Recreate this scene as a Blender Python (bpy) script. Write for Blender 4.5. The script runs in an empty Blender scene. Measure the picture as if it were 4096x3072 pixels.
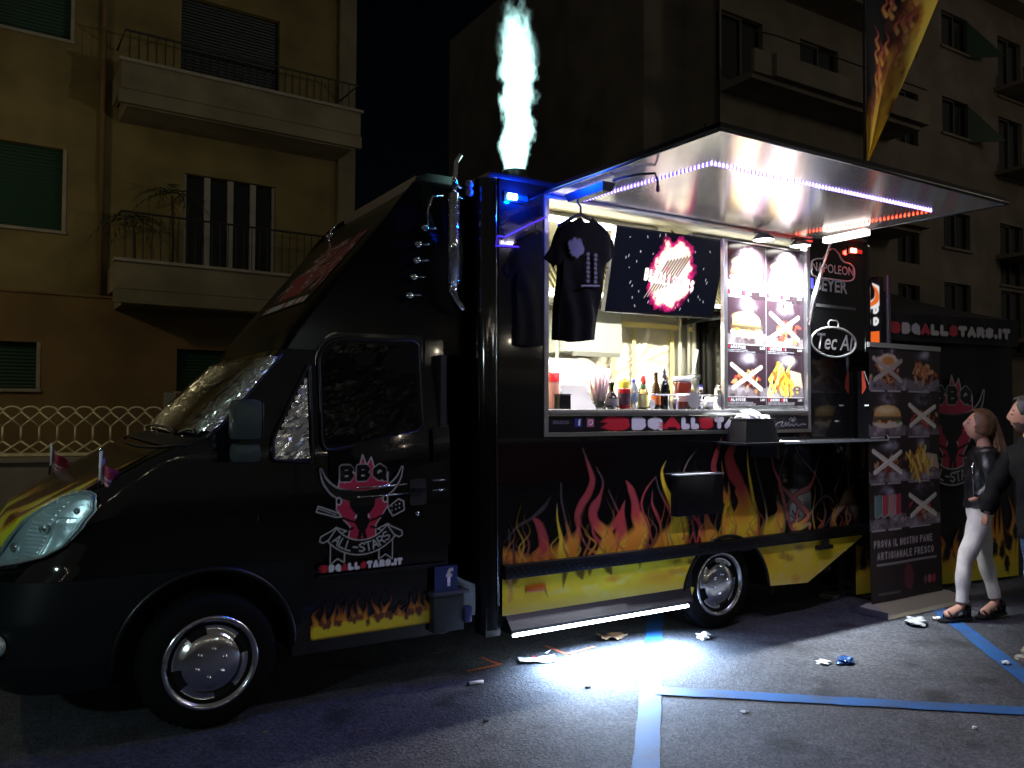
import bpy, bmesh, math, random
import numpy as np
from mathutils import Vector, Matrix
PI = math.pi
random.seed(7)
RNG = np.random.RandomState(11)
S = bpy.context.scene
COL = S.collection
# ------------------------------------------------------------------ camera
cam_d = bpy.data.cameras.new('camera')
cam = bpy.data.objects.new('camera', cam_d)
COL.objects.link(cam)
S.camera = cam
cam_d.sensor_fit = 'HORIZONTAL'
cam_d.sensor_width = 36.0
cam_d.lens = 36.0 * 3195.0 / 4096.0
cam_d.clip_start = 0.05
cam_d.clip_end = 400
YAW, PITCH, ROLL = 1.02032876, 0.0297378940, 0.00425785460
_f = Vector((math.cos(YAW) * math.cos(PITCH), math.sin(YAW) * math.cos(PITCH), math.sin(PITCH)))
_r = Vector((math.sin(YAW), -math.cos(YAW), 0))
_u = _r.cross(_f)
_R = _r * math.cos(ROLL) + _u * math.sin(ROLL)
_U = -_r * math.sin(ROLL) + _u * math.cos(ROLL)
M = Matrix((_R, _U, -_f)).transposed().to_4x4()
M.translation = Vector((-0.8635, -4.3419, 1.6725))
cam.matrix_world = M
# ------------------------------------------------------------------ night sky
W = bpy.data.worlds.new('World')
S.world = W
W.use_nodes = True
wn = W.node_tree.nodes
sky = wn.new('ShaderNodeTexSky')
sky.sky_type = 'NISHITA'
sky.sun_disc = False
sky.sun_elevation = math.radians(25)
sky.sun_rotation = math.radians(250)
wn['Background'].inputs['Strength'].default_value = 0.00025
W.node_tree.links.new(sky.outputs['Color'], wn['Background'].inputs['Color'])
# ------------------------------------------------------------------ soft night fill (town glow), standing in for the sun
sd = bpy.data.lights.new('sun', 'SUN')
sd.energy = 0.12
sd.angle = math.radians(178)
sd.color = (1.0, 0.93, 0.82)
so = bpy.data.objects.new('sun', sd)
COL.objects.link(so)
so.rotation_euler = (math.radians(62), 0, 0)
S.view_settings.view_transform = 'Standard'
S.view_settings.look = 'None'
S.view_settings.exposure = 0
S.view_settings.gamma = 1
S.view_settings.use_curve_mapping = False
S.cycles.max_bounces = 7
S.cycles.transparent_max_bounces = 12
S.cycles.caustics_reflective = False
S.cycles.caustics_refractive = False
S.cycles.sample_clamp_indirect = 25
S.cycles.volume_step_rate = 1.0
try:
    S.cycles.use_denoising = True
except Exception:
    pass

# ------------------------------------------------------------------ helpers
def lin(r, g, b):
    f = lambda c: ((c / 255 + 0.055) / 1.055) ** 2.4 if c / 255 > 0.04045 else c / 255 / 12.92
    return (f(r), f(g), f(b))

MATS = {}
def mat(name, col=(.5, .5, .5), rough=.5, metal=0., emit=None, es=0., spec=.5, alpha=1., trans=0., coat=0.,
        noise=None, bump=None, aniso=0., ior=None):
    if name in MATS:
        return MATS[name]
    m = bpy.data.materials.new(name)
    m.use_nodes = True
    nt = m.node_tree
    b = nt.nodes['Principled BSDF']
    b.inputs['Base Color'].default_value = (*col, 1)
    b.inputs['Roughness'].default_value = rough
    b.inputs['Metallic'].default_value = metal
    b.inputs['Specular IOR Level'].default_value = spec
    b.inputs['Coat Weight'].default_value = coat
    b.inputs['Coat Roughness'].default_value = .03
    b.inputs['Transmission Weight'].default_value = trans
    b.inputs['Anisotropic'].default_value = aniso
    if ior: b.inputs['IOR'].default_value = ior
    if emit:
        b.inputs['Emission Color'].default_value = (*emit, 1)
        b.inputs['Emission Strength'].default_value = es
    tc = None
    if noise or bump:
        tc = nt.nodes.new('ShaderNodeTexCoord')
    if noise:       # (scale, amount, detail)
        n = nt.nodes.new('ShaderNodeTexNoise')
        n.inputs['Scale'].default_value = noise[0]
        n.inputs['Detail'].default_value = noise[2] if len(noise) > 2 else 5
        nt.links.new(tc.outputs['Object'], n.inputs['Vector'])
        r = nt.nodes.new('ShaderNodeMapRange')
        r.inputs[1].default_value = .3; r.inputs[2].default_value = .7
        r.inputs[3].default_value = 1 - noise[1]; r.inputs[4].default_value = 1 + noise[1]
        nt.links.new(n.outputs['Fac'], r.inputs[0])
        x = nt.nodes.new('ShaderNodeVectorMath'); x.operation = 'SCALE'
        x.inputs[0].default_value = col
        nt.links.new(r.outputs[0], x.inputs['Scale'])
        nt.links.new(x.outputs[0], b.inputs['Base Color'])
    if bump:        # (scale, strength, distance)
        n = nt.nodes.new('ShaderNodeTexNoise')
        n.inputs['Scale'].default_value = bump[0]
        n.inputs['Detail'].default_value = 4
        nt.links.new(tc.outputs['Object'], n.inputs['Vector'])
        bp = nt.nodes.new('ShaderNodeBump')
        bp.inputs['Strength'].default_value = bump[1]
        bp.inputs['Distance'].default_value = bump[2]
        nt.links.new(n.outputs['Fac'], bp.inputs['Height'])
        nt.links.new(bp.outputs[0], b.inputs['Normal'])
    MATS[name] = m
    return m

def emis(name, col, s):
    return mat(name, (0, 0, 0), .6, emit=col, es=s)

def print_mat(name, rough=.3, es=0., metal=0.):
    if name in MATS: return MATS[name]
    m = mat(name, (.5, .5, .5), rough, metal)
    nt = m.node_tree
    a = nt.nodes.new('ShaderNodeAttribute'); a.attribute_name = 'Col'
    b = nt.nodes['Principled BSDF']
    nt.links.new(a.outputs['Color'], b.inputs['Base Color'])
    if es:
        b.inputs['Base Color'].default_value = (0, 0, 0, 1)
        nt.links.remove(b.inputs['Base Color'].links[0])
        b.inputs['Base Color'].default_value = (.004, .004, .005, 1)
        nt.links.new(a.outputs['Color'], b.inputs['Emission Color'])
        b.inputs['Emission Strength'].default_value = es
    return m

def glass_mat(name, tint=(1, 1, 1), rough=.02, refl=1.0):
    if name in MATS: return MATS[name]
    m = bpy.data.materials.new(name); m.use_nodes = True
    nt = m.node_tree
    nt.nodes.remove(nt.nodes['Principled BSDF'])
    t = nt.nodes.new('ShaderNodeBsdfTransparent'); t.inputs[0].default_value = (*tint, 1)
    g = nt.nodes.new('ShaderNodeBsdfGlossy'); g.inputs['Roughness'].default_value = rough
    fr = nt.nodes.new('ShaderNodeFresnel'); fr.inputs[0].default_value = 1.45
    mu = nt.nodes.new('ShaderNodeMath'); mu.operation = 'MULTIPLY'; mu.inputs[1].default_value = refl
    nt.links.new(fr.outputs[0], mu.inputs[0])
    x = nt.nodes.new('ShaderNodeMixShader')
    nt.links.new(mu.outputs[0], x.inputs[0])
    nt.links.new(t.outputs[0], x.inputs[1]); nt.links.new(g.outputs[0], x.inputs[2])
    nt.links.new(x.outputs[0], nt.nodes['Material Output'].inputs[0])
    MATS[name] = m
    return m

def tag(o, label=None, cat=None, group=None, kind=None):
    if label: o['label'] = label
    if cat: o['category'] = cat
    if group: o['group'] = group
    if kind: o['kind'] = kind
    return o

def thing(name, label, cat, loc=(0, 0, 0), rz=0, group=None):
    o = bpy.data.objects.new(name, None)
    o.empty_display_size = .1
    COL.objects.link(o)
    o.location = loc; o.rotation_euler = (0, 0, rz)
    return tag(o, label, cat, group)

def link(name, me, m=None, parent=None, smooth=False, loc=None):
    o = bpy.data.objects.new(name, me)
    COL.objects.link(o)
    if m is not None:
        for mm in (m if isinstance(m, (list, tuple)) else [m]):
            me.materials.append(mm)
    if parent is not None: o.parent = parent
    if loc is not None: o.location = loc
    if smooth and len(me.polygons):
        me.polygons.foreach_set('use_smooth', [True] * len(me.polygons))
    return o

class MB:
    """collects simple shapes into one mesh"""
    def __init__(self): self.v = []; self.f = []; self.mi = []
    def add(self, vs, fs, mi=0):
        n = len(self.v)
        self.v += [tuple(p) for p in vs]
        self.f += [tuple(i + n for i in q) for q in fs]
        self.mi += [mi] * len(fs)
        return self
    def box(self, a, b, mi=0, rz=0, c=None, bev=0.):
        x0, y0, z0 = a; x1, y1, z1 = b
        if bev > 0:
            bm = bmesh.new()
            bmesh.ops.create_cube(bm, size=1)
            for v in bm.verts:
                v.co = Vector(((x0 + x1) / 2 + v.co.x * (x1 - x0), (y0 + y1) / 2 + v.co.y * (y1 - y0), (z0 + z1) / 2 + v.co.z * (z1 - z0)))
            bmesh.ops.bevel(bm, geom=bm.edges[:], offset=bev, segments=2, affect='EDGES', profile=.6)
            bm.verts.index_update()
            vs = [v.co.copy() for v in bm.verts]; fs = [[v.index for v in f.verts] for f in bm.faces]
            bm.free()
        else:
            vs = [Vector(p) for p in ((x0, y0, z0), (x1, y0, z0), (x1, y1, z0), (x0, y1, z0), (x0, y0, z1), (x1, y0, z1), (x1, y1, z1), (x0, y1, z1))]
            fs = [(0, 3, 2, 1), (4, 5, 6, 7), (0, 1, 5, 4), (1, 2, 6, 5), (2, 3, 7, 6), (3, 0, 4, 7)]
        if rz:
            c = Vector(c) if c else Vector(((x0 + x1) / 2, (y0 + y1) / 2, 0))
            R = Matrix.Rotation(rz, 3, 'Z')
            vs = [R @ (v - c) + c for v in vs]
        return self.add(vs, fs, mi)
    def tube(self, pts, r, seg=8, mi=0, closed=False, caps=True):
        pts = [Vector(p) for p in pts]
        n = len(pts)
        rs = r if isinstance(r, (list, tuple)) else [r] * n
        vs = []; fs = []
        prev = None
        for i, p in enumerate(pts):
            if closed: d = pts[(i + 1) % n] - pts[i - 1]
            else: d = pts[min(i + 1, n - 1)] - pts[max(i - 1, 0)]
            d.normalize()
            if prev is None:
                up = Vector((0, 0, 1)) if abs(d.z) < .9 else Vector((1, 0, 0))
                a = d.cross(up).normalized()
            else:
                a = (prev - d * prev.dot(d))
                a = a.normalized() if a.length > 1e-6 else d.orthogonal().normalized()
            prev = a
            b = d.cross(a)
            for k in range(seg):
                t = 2 * PI * k / seg
                vs.append(p + (a * math.cos(t) + b * math.sin(t)) * rs[i])
        m = n if closed else n - 1
        for i in range(m):
            for k in range(seg):
                j = (i + 1) % n
                fs.append((i * seg + k, i * seg + (k + 1) % seg, j * seg + (k + 1) % seg, j * seg + k))
        if caps and not closed:
            fs.append(tuple(range(seg))[::-1]); fs.append(tuple((n - 1) * seg + k for k in range(seg)))
        return self.add(vs, fs, mi)
    def lathe(self, prof, seg=20, axis='Z', c=(0, 0, 0), mi=0):
        """prof: (r, h) list along the axis"""
        vs = []; fs = []
        n = len(prof)
        for r, h in prof:
            for k in range(seg):
                t = 2 * PI * k / seg
                p = (r * math.cos(t), r * math.sin(t), h)
                if axis == 'Y': p = (p[0], p[2], p[1])
                if axis == 'X': p = (p[2], p[0], p[1])
                vs.append((p[0] + c[0], p[1] + c[1], p[2] + c[2]))
        flip = axis == 'Y'
        for i in range(n - 1):
            for k in range(seg):
                q = (i * seg + k, i * seg + (k + 1) % seg, (i + 1) * seg + (k + 1) % seg, (i + 1) * seg + k)
                fs.append(q[::-1] if flip else q)
        return self.add(vs, fs, mi)
    def poly(self, pts, h, axis='Y', mi=0):
        """extrude a 2-D outline: pts (a,b) ; axis Y: (x,z) from y=h0 to h1"""
        h0, h1 = h
        n = len(pts)
        def P(p, hh):
            if axis == 'Y': return (p[0], hh, p[1])
            if axis == 'Z': return (p[0], p[1], hh)
            return (hh, p[0], p[1])
        vs = [P(p, h0) for p in pts] + [P(p, h1) for p in pts]
        fs = [tuple(range(n)), tuple(range(2 * n - 1, n - 1, -1))]
        for i in range(n):
            j = (i + 1) % n
            fs.append((i, i + n, j + n, j))
        return self.add(vs, fs, mi)
    def mesh(self, name, fix=True):
        me = bpy.data.meshes.new(name)
        me.from_pydata(self.v, [], self.f)
        if any(self.mi): me.polygons.foreach_set('material_index', self.mi)
        me.update()
        if fix:
            bm = bmesh.new(); bm.from_mesh(me)
            bmesh.ops.recalc_face_normals(bm, faces=bm.faces[:])
            bm.to_mesh(me); bm.free()
        return me
    def build(self, name, m, parent=None, smooth=False, loc=None, auto=None):
        o = link(name, self.mesh(name), m, parent, smooth, loc)
        if auto:
            o.data.polygons.foreach_set('use_smooth', [True] * len(o.data.polygons))
            o.data.set_sharp_from_angle(angle=math.radians(auto))
        return o

def dup(o, parent=None, **kw):
    c = o.copy(); COL.objects.link(c)
    c.parent = parent
    for ch in o.children: dup(ch, c)
    if 'loc' in kw: c.location = kw['loc']
    if 'rot' in kw: c.rotation_euler = kw['rot']
    return c

def light(name, typ, loc, energy, col, aim=None, size=.1, parent=None, spot=None, blend=.5, sy=None, spread=None):
    d = bpy.data.lights.new(name, typ)
    d.energy = energy; d.color = col
    if typ == 'AREA':
        d.shape = 'RECTANGLE' if sy else 'DISK'
        d.size = size
        if sy: d.size_y = sy
        if spread: d.spread = math.radians(spread)
    else:
        d.shadow_soft_size = size
    if typ == 'SPOT':
        d.spot_size = math.radians(spot); d.spot_blend = blend
    o = bpy.data.objects.new(name, d)
    COL.objects.link(o)
    o.location = loc
    if aim is not None:
        o.rotation_euler = (Vector(aim) - Vector(loc)).to_track_quat('-Z', 'Y').to_euler()
    if parent: o.parent = parent
    return o

def snap_edges(me, outline, ax=(0, 2)):
    """pull the open border of a masked grid onto its true outline"""
    o = np.array(outline, float); a = o; b_ = np.roll(o, -1, 0); d = b_ - a; dd = (d ** 2).sum(1) + 1e-12
    bm = bmesh.new(); bm.from_mesh(me)
    for v in bm.verts:
        if not v.is_boundary: continue
        p = np.array((v.co[ax[0]], v.co[ax[1]])); t = np.clip(((p - a) * d).sum(1) / dd, 0, 1); q = a + d * t[:, None]
        k = ((q - p) ** 2).sum(1).argmin()
        if math.dist(q[k], p) < .012: v.co[ax[0]], v.co[ax[1]] = q[k]
    bm.to_mesh(me); bm.free()
_txt = {}
def text_mesh(s, size=.1, bold=0., ext=0., shear=0., space=1., align='CENTER'):
    c = bpy.data.curves.new('t', 'FONT')
    c.body = s; c.size = size; c.offset = bold; c.extrude = ext; c.shear = shear
    c.space_character = space; c.align_x = align; c.align_y = 'CENTER'
    c.resolution_u = 3
    o = bpy.data.objects.new('t', c); COL.objects.link(o)
    dg = bpy.context.evaluated_depsgraph_get()
    me = bpy.data.meshes.new_from_object(o.evaluated_get(dg))
    bpy.data.objects.remove(o); bpy.data.curves.remove(c)
    return me

def text(name, s, size, frame, m, parent=None, **kw):
    """frame: function (x, y) -> world point, text laid in its plane"""
    me = text_mesh(s, size, **kw)
    for v in me.vertices: v.co = frame(v.co.x, v.co.y)
    me.materials.clear()
    return link(name, me, m, parent)

# ------------------------------------------------------------------ painted prints
def vnoise(h, w, cell, seed, octaves=3):
    rs = np.random.RandomState(seed)
    out = np.zeros((h, w)); amp = 1; tot = 0
    for o in range(octaves):
        c = max(cell / 2 ** o, 1.0)
        gh, gw = int(h / c) + 3, int(w / c) + 3
        g = rs.rand(gh, gw)
        yy = np.arange(h) / c; xx = np.arange(w) / c
        y0 = yy.astype(int); x0 = xx.astype(int)
        fy = (yy - y0)[:, None]; fx = (xx - x0)[None, :]
        fy = fy * fy * (3 - 2 * fy); fx = fx * fx * (3 - 2 * fx)
        a = g[y0][:, x0]; b = g[y0][:, x0 + 1]; cc = g[y0 + 1][:, x0]; d = g[y0 + 1][:, x0 + 1]
        out += amp * (a * (1 - fy) * (1 - fx) + b * (1 - fy) * fx + cc * fy * (1 - fx) + d * fy * fx)
        tot += amp; amp *= .5
    return out / tot

def spline(pts, n=14):
    p = np.array(pts, float)
    if len(p) < 3:
        t = np.linspace(0, 1, n)[:, None]
        return p[0] * (1 - t) + p[-1] * t
    q = np.vstack([2 * p[0] - p[1], p, 2 * p[-1] - p[-2]])
    out = []
    for i in range(1, len(q) - 2):
        a, b, c, d = q[i - 1], q[i], q[i + 1], q[i + 2]
        for k in range(n):
            t = k / n
            out.append(.5 * ((2 * b) + (-a + c) * t + (2 * a - 5 * b + 4 * c - d) * t * t + (-a + 3 * b - 3 * c + d) * t ** 3))
    out.append(q[-2])
    return np.array(out)

class Canvas:
    """raster print: x to the right in [x0,x1], y up in [y0,y1], metres"""
    def __init__(self, x0, x1, y0, y1, res, bg=(.004, .004, .005)):
        self.x0, self.x1, self.y0, self.y1, self.res = x0, x1, y0, y1, res
        self.w = max(2, int(round((x1 - x0) / res)) + 1); self.h = max(2, int(round((y1 - y0) / res)) + 1)
        self.c = np.zeros((self.h, self.w, 3)) + np.array(bg)
        self.a = np.zeros((self.h, self.w))
        self.X, self.Y = np.meshgrid(np.linspace(x0, x1, self.w), np.linspace(y0, y1, self.h))
    def blend(self, al, col):
        al = np.clip(al, 0, 1)
        col = np.asarray(col, float)
        self.c = self.c * (1 - al[..., None]) + col * al[..., None]
        self.a = np.maximum(self.a, al)
    def stroke(self, pts, ws, cols, op=1., soft=.35, fade=None, raw=False):
        p = np.array(pts, float) if raw else spline(pts)
        if not raw:
            sg = np.concatenate([[0], np.cumsum(np.hypot(*np.diff(p, axis=0).T))])
            m_ = max(8, int(sg[-1] / (self.res * .9)))
            kk_ = np.linspace(0, sg[-1], m_)
            p = np.stack([np.interp(kk_, sg, p[:, 0]), np.interp(kk_, sg, p[:, 1])], 1)
        n = len(p)
        k = np.linspace(0, 1, n)
        if not hasattr(ws, '__len__'): ws = [ws, ws]
        w = np.interp(k, np.linspace(0, 1, len(ws)), ws) / 2
        cols = np.array(cols, float)
        if cols.ndim == 1: cols = np.vstack([cols, cols])
        cc = np.stack([np.interp(k, np.linspace(0, 1, len(cols)), cols[:, i]) for i in range(3)], 1)
        opk = np.interp(k, np.linspace(0, 1, len(op)), op) if hasattr(op, '__len__') else np.full(n, op)
        al = np.zeros((self.h, self.w)); cl = np.zeros((self.h, self.w, 3))
        # densify
        for i in range(n):
            r = max(w[i], self.res * .55)
            m = r * (1 + soft) + self.res
            i0 = max(int((p[i, 1] - m - self.y0) / self.res), 0); i1 = min(int((p[i, 1] + m - self.y0) / self.res) + 2, self.h)
            j0 = max(int((p[i, 0] - m - self.x0) / self.res), 0); j1 = min(int((p[i, 0] + m - self.x0) / self.res) + 2, self.w)
            if i0 >= i1 or j0 >= j1: continue
            d = np.hypot(self.X[i0:i1, j0:j1] - p[i, 0], self.Y[i0:i1, j0:j1] - p[i, 1])
            s = max(r * soft, self.res * .7)
            v = np.clip((r + s * .5 - d) / s, 0, 1) * opk[i]
            sub = al[i0:i1, j0:j1]
            up = v > sub
            sub[up] = v[up]
            cl[i0:i1, j0:j1][up] = cc[i]
        self.c = self.c * (1 - al[..., None]) + cl * al[..., None]
        self.a = np.maximum(self.a, al)
    def ell(self, cx, cy, rx, ry, col, rot=0, soft=.12, op=1., seed=None, rag=0.):
        c, s = math.cos(rot), math.sin(rot)
        dx, dy = self.X - cx, self.Y - cy
        u = (dx * c + dy * s) / rx; v = (-dx * s + dy * c) / ry
        d = np.hypot(u, v)
        if rag: d = d + (vnoise(self.h, self.w, max(rx, ry) / self.res * .35, seed or 1) - .5) * rag
        self.blend(np.clip((1 - d) / soft + .5, 0, 1) * op, col)
    def poly(self, pts, col, op=1.):
        pts = np.array(pts, float)
        ins = np.zeros((self.h, self.w), bool)
        n = len(pts); j = n - 1
        for i in range(n):
            xi, yi = pts[i]; xj, yj = pts[j]
            if yi != yj:
                c = ((yi > self.Y) != (yj > self.Y)) & (self.X < (xj - xi) * (self.Y - yi) / (yj - yi) + xi)
                ins ^= c
            j = i
        self.blend(ins.astype(float) * op, col)
    def grid(self, name, fmap, m, parent=None, cut=None, mask=None):
        """fmap(X, Y) -> xyz arrays ; cut: drop faces whose ink is below it"""
        x, y, z = fmap(self.X, self.Y)
        co = np.stack([x, y, z], -1).reshape(-1, 3)
        ii = np.arange(self.h * self.w).reshape(self.h, self.w)
        q = np.stack([ii[:-1, :-1], ii[:-1, 1:], ii[1:, 1:], ii[1:, :-1]], -1)
        keep = np.ones(q.shape[:2], bool)
        if cut is not None:
            a = self.a
            keep &= np.maximum.reduce([a[:-1, :-1], a[:-1, 1:], a[1:, 1:], a[1:, :-1]]) > cut
        if mask is not None:
            keep &= (mask[:-1, :-1] & mask[1:, 1:] & mask[:-1, 1:] & mask[1:, :-1])
        q = q[keep]
        used = np.unique(q)
        rm = np.full(self.h * self.w, -1); rm[used] = np.arange(len(used))
        q = rm[q]; co = co[used]; cl = self.c.reshape(-1, 3)[used]
        me = bpy.data.meshes.new(name)
        me.vertices.add(len(co)); me.vertices.foreach_set('co', co.ravel())
        me.loops.add(q.size); me.loops.foreach_set('vertex_index', q.ravel())
        me.polygons.add(len(q)); me.polygons.foreach_set('loop_start', np.arange(0, q.size, 4))
        me.polygons.foreach_set('loop_total', np.full(len(q), 4))
        me.update(calc_edges=True)
        at = me.color_attributes.new('Col', 'FLOAT_COLOR', 'POINT')
        at.data.foreach_set('color', np.hstack([cl, np.ones((len(cl), 1))]).ravel())
        me.polygons.foreach_set('use_smooth', [True] * len(q))
        return link(name, me, m, parent)

GLY = {  # strokes in a unit box
 'A': [[(0, 0), (.5, 1), (1, 0)], [(.2, .35), (.8, .35)]],
 'B': [[(.05, 0), (.05, 1), (.7, 1), (.9, .8), (.7, .53), (.05, .53)], [(.7, .53), (.95, .28), (.7, 0), (.05, 0)]],
 'C': [[(1, .85), (.5, 1), (.05, .7), (.05, .3), (.5, 0), (1, .15)]],
 'D': [[(.05, 0), (.05, 1), (.6, 1), (.97, .7), (.97, .3), (.6, 0), (.05, 0)]],
 'E': [[(1, 1), (.05, 1), (.05, 0), (1, 0)], [(.05, .52), (.8, .52)]],
 'F': [[(1, 1), (.05, 1), (.05, 0)], [(.05, .52), (.8, .52)]],
 'G': [[(1, .85), (.5, 1), (.05, .7), (.05, .3), (.5, 0), (1, .2), (1, .48), (.6, .48)]],
 'I': [[(.5, 0), (.5, 1)]],
 'L': [[(.05, 1), (.05, 0), (.95, 0)]],
 'N': [[(.03, 0), (.03, 1), (.97, 0), (.97, 1)]],
 'O': [[(.5, 1), (.05, .7), (.05, .3), (.5, 0), (.95, .3), (.95, .7), (.5, 1)]],
 'P': [[(.05, 0), (.05, 1), (.7, 1), (.95, .76), (.7, .48), (.05, .48)]],
 'Q': [[(.5, 1), (.05, .7), (.05, .3), (.5, 0), (.95, .3), (.95, .7), (.5, 1)], [(.6, .3), (1, -.08)]],
 'R': [[(.05, 0), (.05, 1), (.7, 1), (.95, .76), (.7, .5), (.05, .5)], [(.55, .5), (1, 0)]],
 'S': [[(.95, .85), (.5, 1), (.05, .78), (.3, .55), (.7, .47), (.95, .22), (.5, 0), (.03, .15)]],
 'T': [[(0, 1), (1, 1)], [(.5, 1), (.5, 0)]],
 'U': [[(.05, 1), (.05, .25), (.5, 0), (.95, .25), (.95, 1)]],
 'V': [[(0, 1), (.5, 0), (1, 1)]],
 '.': [[(.3, 0), (.5, 0)]], '-': [[(.1, .5), (.9, .5)]],
}
def dense(pts, step):
    out = []
    for a, b in zip(pts[:-1], pts[1:]):
        d = math.hypot(b[0] - a[0], b[1] - a[1]); n = max(1, int(d / step))
        out += [(a[0] + (b[0] - a[0]) * k / n, a[1] + (b[1] - a[1]) * k / n) for k in range(n)]
    out.append(pts[-1])
    return out
def letters(cv, s, x, y, h, wd, th, col, gap=.25, shear=0., cols=None, slope=0.):
    """stroke lettering from (x,y) baseline-left; wd letter width"""
    for i, ch in enumerate(s):
        if ch == ' ':
            x += wd * .6; continue
        w = wd * (.45 if ch in 'I.' else 1)
        cc = cols[i] if cols else col
        for st in GLY.get(ch, GLY['I']):
            pts = [(x + th / 2 + px * (w - th) + shear * py * h, y + slope * x + th / 2 + py * (h - th)) for px, py in st]
            cv.stroke(dense(pts, cv.res * .8), th, cc, soft=.2, raw=True)
        x += w + wd * gap
    return x
RED = (.50, .025, .04); WHT = (.72, .70, .74)
def allstars(cv, x, y, h, wd, tail='.IT', white=WHT, red=RED):
    """the blobby word mark: letters nearly closed"""
    cols = [red, white, white, red, white, white, red] + [white] * 10
    th = h * .42
    letters(cv, 'BBQALLSTARS' + tail, x, y, h, wd, th, white, gap=.06, cols=cols)
    for k in range(5):          # little flames licking off the first letter
        yy = y + h * (.12 + .19 * k)
        cv.stroke([(x + wd * .3, yy), (x - wd * .1, yy + h * .05), (x - wd * (.35 + .2 * (k % 2)), yy + h * .02)], [h * .2, h * .12, h * .02], red)
# ------------------------------------------------------------------ materials used everywhere
BLK = mat('black_gloss_paint', (.0035, .0035, .004), .09, coat=.6)
BLKM = mat('black_matt', (.006, .006, .007), .5)
BLKP = mat('black_plastic', (.005, .005, .006), .35, spec=.35)
RUB = mat('rubber', (.003, .003, .003), .85, spec=.15, bump=(60, .2, .004))
CHR = mat('chrome', (.75, .76, .78), .07, 1.)
ALU = mat('aluminium', (.52, .52, .54), .32, 1., noise=(9, .1))
STEEL = mat('brushed_steel', (.55, .55, .55), .28, 1., noise=(4, .15))
WHITE = mat('white_paint', (.72, .72, .70), .5)
GLASS = glass_mat('window_glass', (.9, .93, .92))
PRINT = print_mat('gloss_print', .22)
MPRINT = print_mat('matt_print', .6)

def asphalt():
    m = mat('asphalt', (.05, .05, .052), .78)
    nt = m.node_tree; L = nt.links
    b = nt.nodes['Principled BSDF']
    tc = nt.nodes.new('ShaderNodeTexCoord')
    def nz(sc, det=4, kind='ShaderNodeTexNoise'):
        n = nt.nodes.new(kind); n.inputs['Scale'].default_value = sc
        if kind == 'ShaderNodeTexNoise': n.inputs['Detail'].default_value = det
        L.new(tc.outputs['Object'], n.inputs['Vector']); return n
    big = nz(.7, 5); mid = nz(5, 6); st = nz(72, 2, 'ShaderNodeTexVoronoi'); st2 = nz(260, 3)
    stain = nz(2.3, 3)
    def rng(a, b0, b1, c0, c1, out='Fac'):
        r = nt.nodes.new('ShaderNodeMapRange')
        for i, v in zip((1, 2, 3, 4), (b0, b1, c0, c1)): r.inputs[i].default_value = v
        L.new(a.outputs[out], r.inputs[0]); return r
    def mul(a, c):
        x = nt.nodes.new('ShaderNodeMath'); x.operation = 'MULTIPLY'
        L.new(a.outputs[0], x.inputs[0]); L.new(c.outputs[0], x.inputs[1]); return x
    r1 = rng(big, .3, .7, .6, 1.3); r2 = rng(mid, .3, .7, .8, 1.2)
    sep = nt.nodes.new('ShaderNodeSeparateColor'); L.new(st.outputs['Color'], sep.inputs[0])
    r3 = rng(sep, .10, 1., .62, 1.65, 'Red'); r4 = rng(st2, .35, .75, .8, 1.3); r5 = rng(stain, .58, .70, 1., .38)
    f = mul(mul(mul(r1, r2), mul(r3, r4)), r5)
    x = nt.nodes.new('ShaderNodeVectorMath'); x.operation = 'SCALE'; x.inputs[0].default_value = (.060, .064, .076)
    L.new(f.outputs[0], x.inputs['Scale']); L.new(x.outputs[0], b.inputs['Base Color'])
    ad = nt.nodes.new('ShaderNodeMath'); ad.operation = 'ADD'
    L.new(st.outputs['Distance'], ad.inputs[0]); L.new(st2.outputs['Fac'], ad.inputs[1])
    bp = nt.nodes.new('ShaderNodeBump'); bp.inputs['Strength'].default_value = 1.0; bp.inputs['Distance'].default_value = .007
    L.new(ad.outputs[0], bp.inputs['Height']); L.new(bp.outputs[0], b.inputs['Normal'])
    return m
ASP = asphalt()
# ground: one sheet to the horizon, gently uneven
n = 90
xs = np.concatenate([np.linspace(-150, -6, 12), np.linspace(-5, 9, n), np.linspace(10, 200, 14)])
ys = np.concatenate([np.linspace(-120, -6, 10), np.linspace(-5, 4, n), np.linspace(5, 180, 14)])
gx, gy = np.meshgrid(xs, ys)
vs = np.stack([gx, gy, np.zeros_like(gx)], -1).reshape(-1, 3)
ii = np.arange(gx.size).reshape(gx.shape)
fs = np.stack([ii[:-1, :-1], ii[:-1, 1:], ii[1:, 1:], ii[1:, :-1]], -1).reshape(-1, 4)
me = bpy.data.meshes.new('road'); me.from_pydata(vs.tolist(), [], fs.tolist())
tag(link('road', me, ASP), kind='structure')

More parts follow.
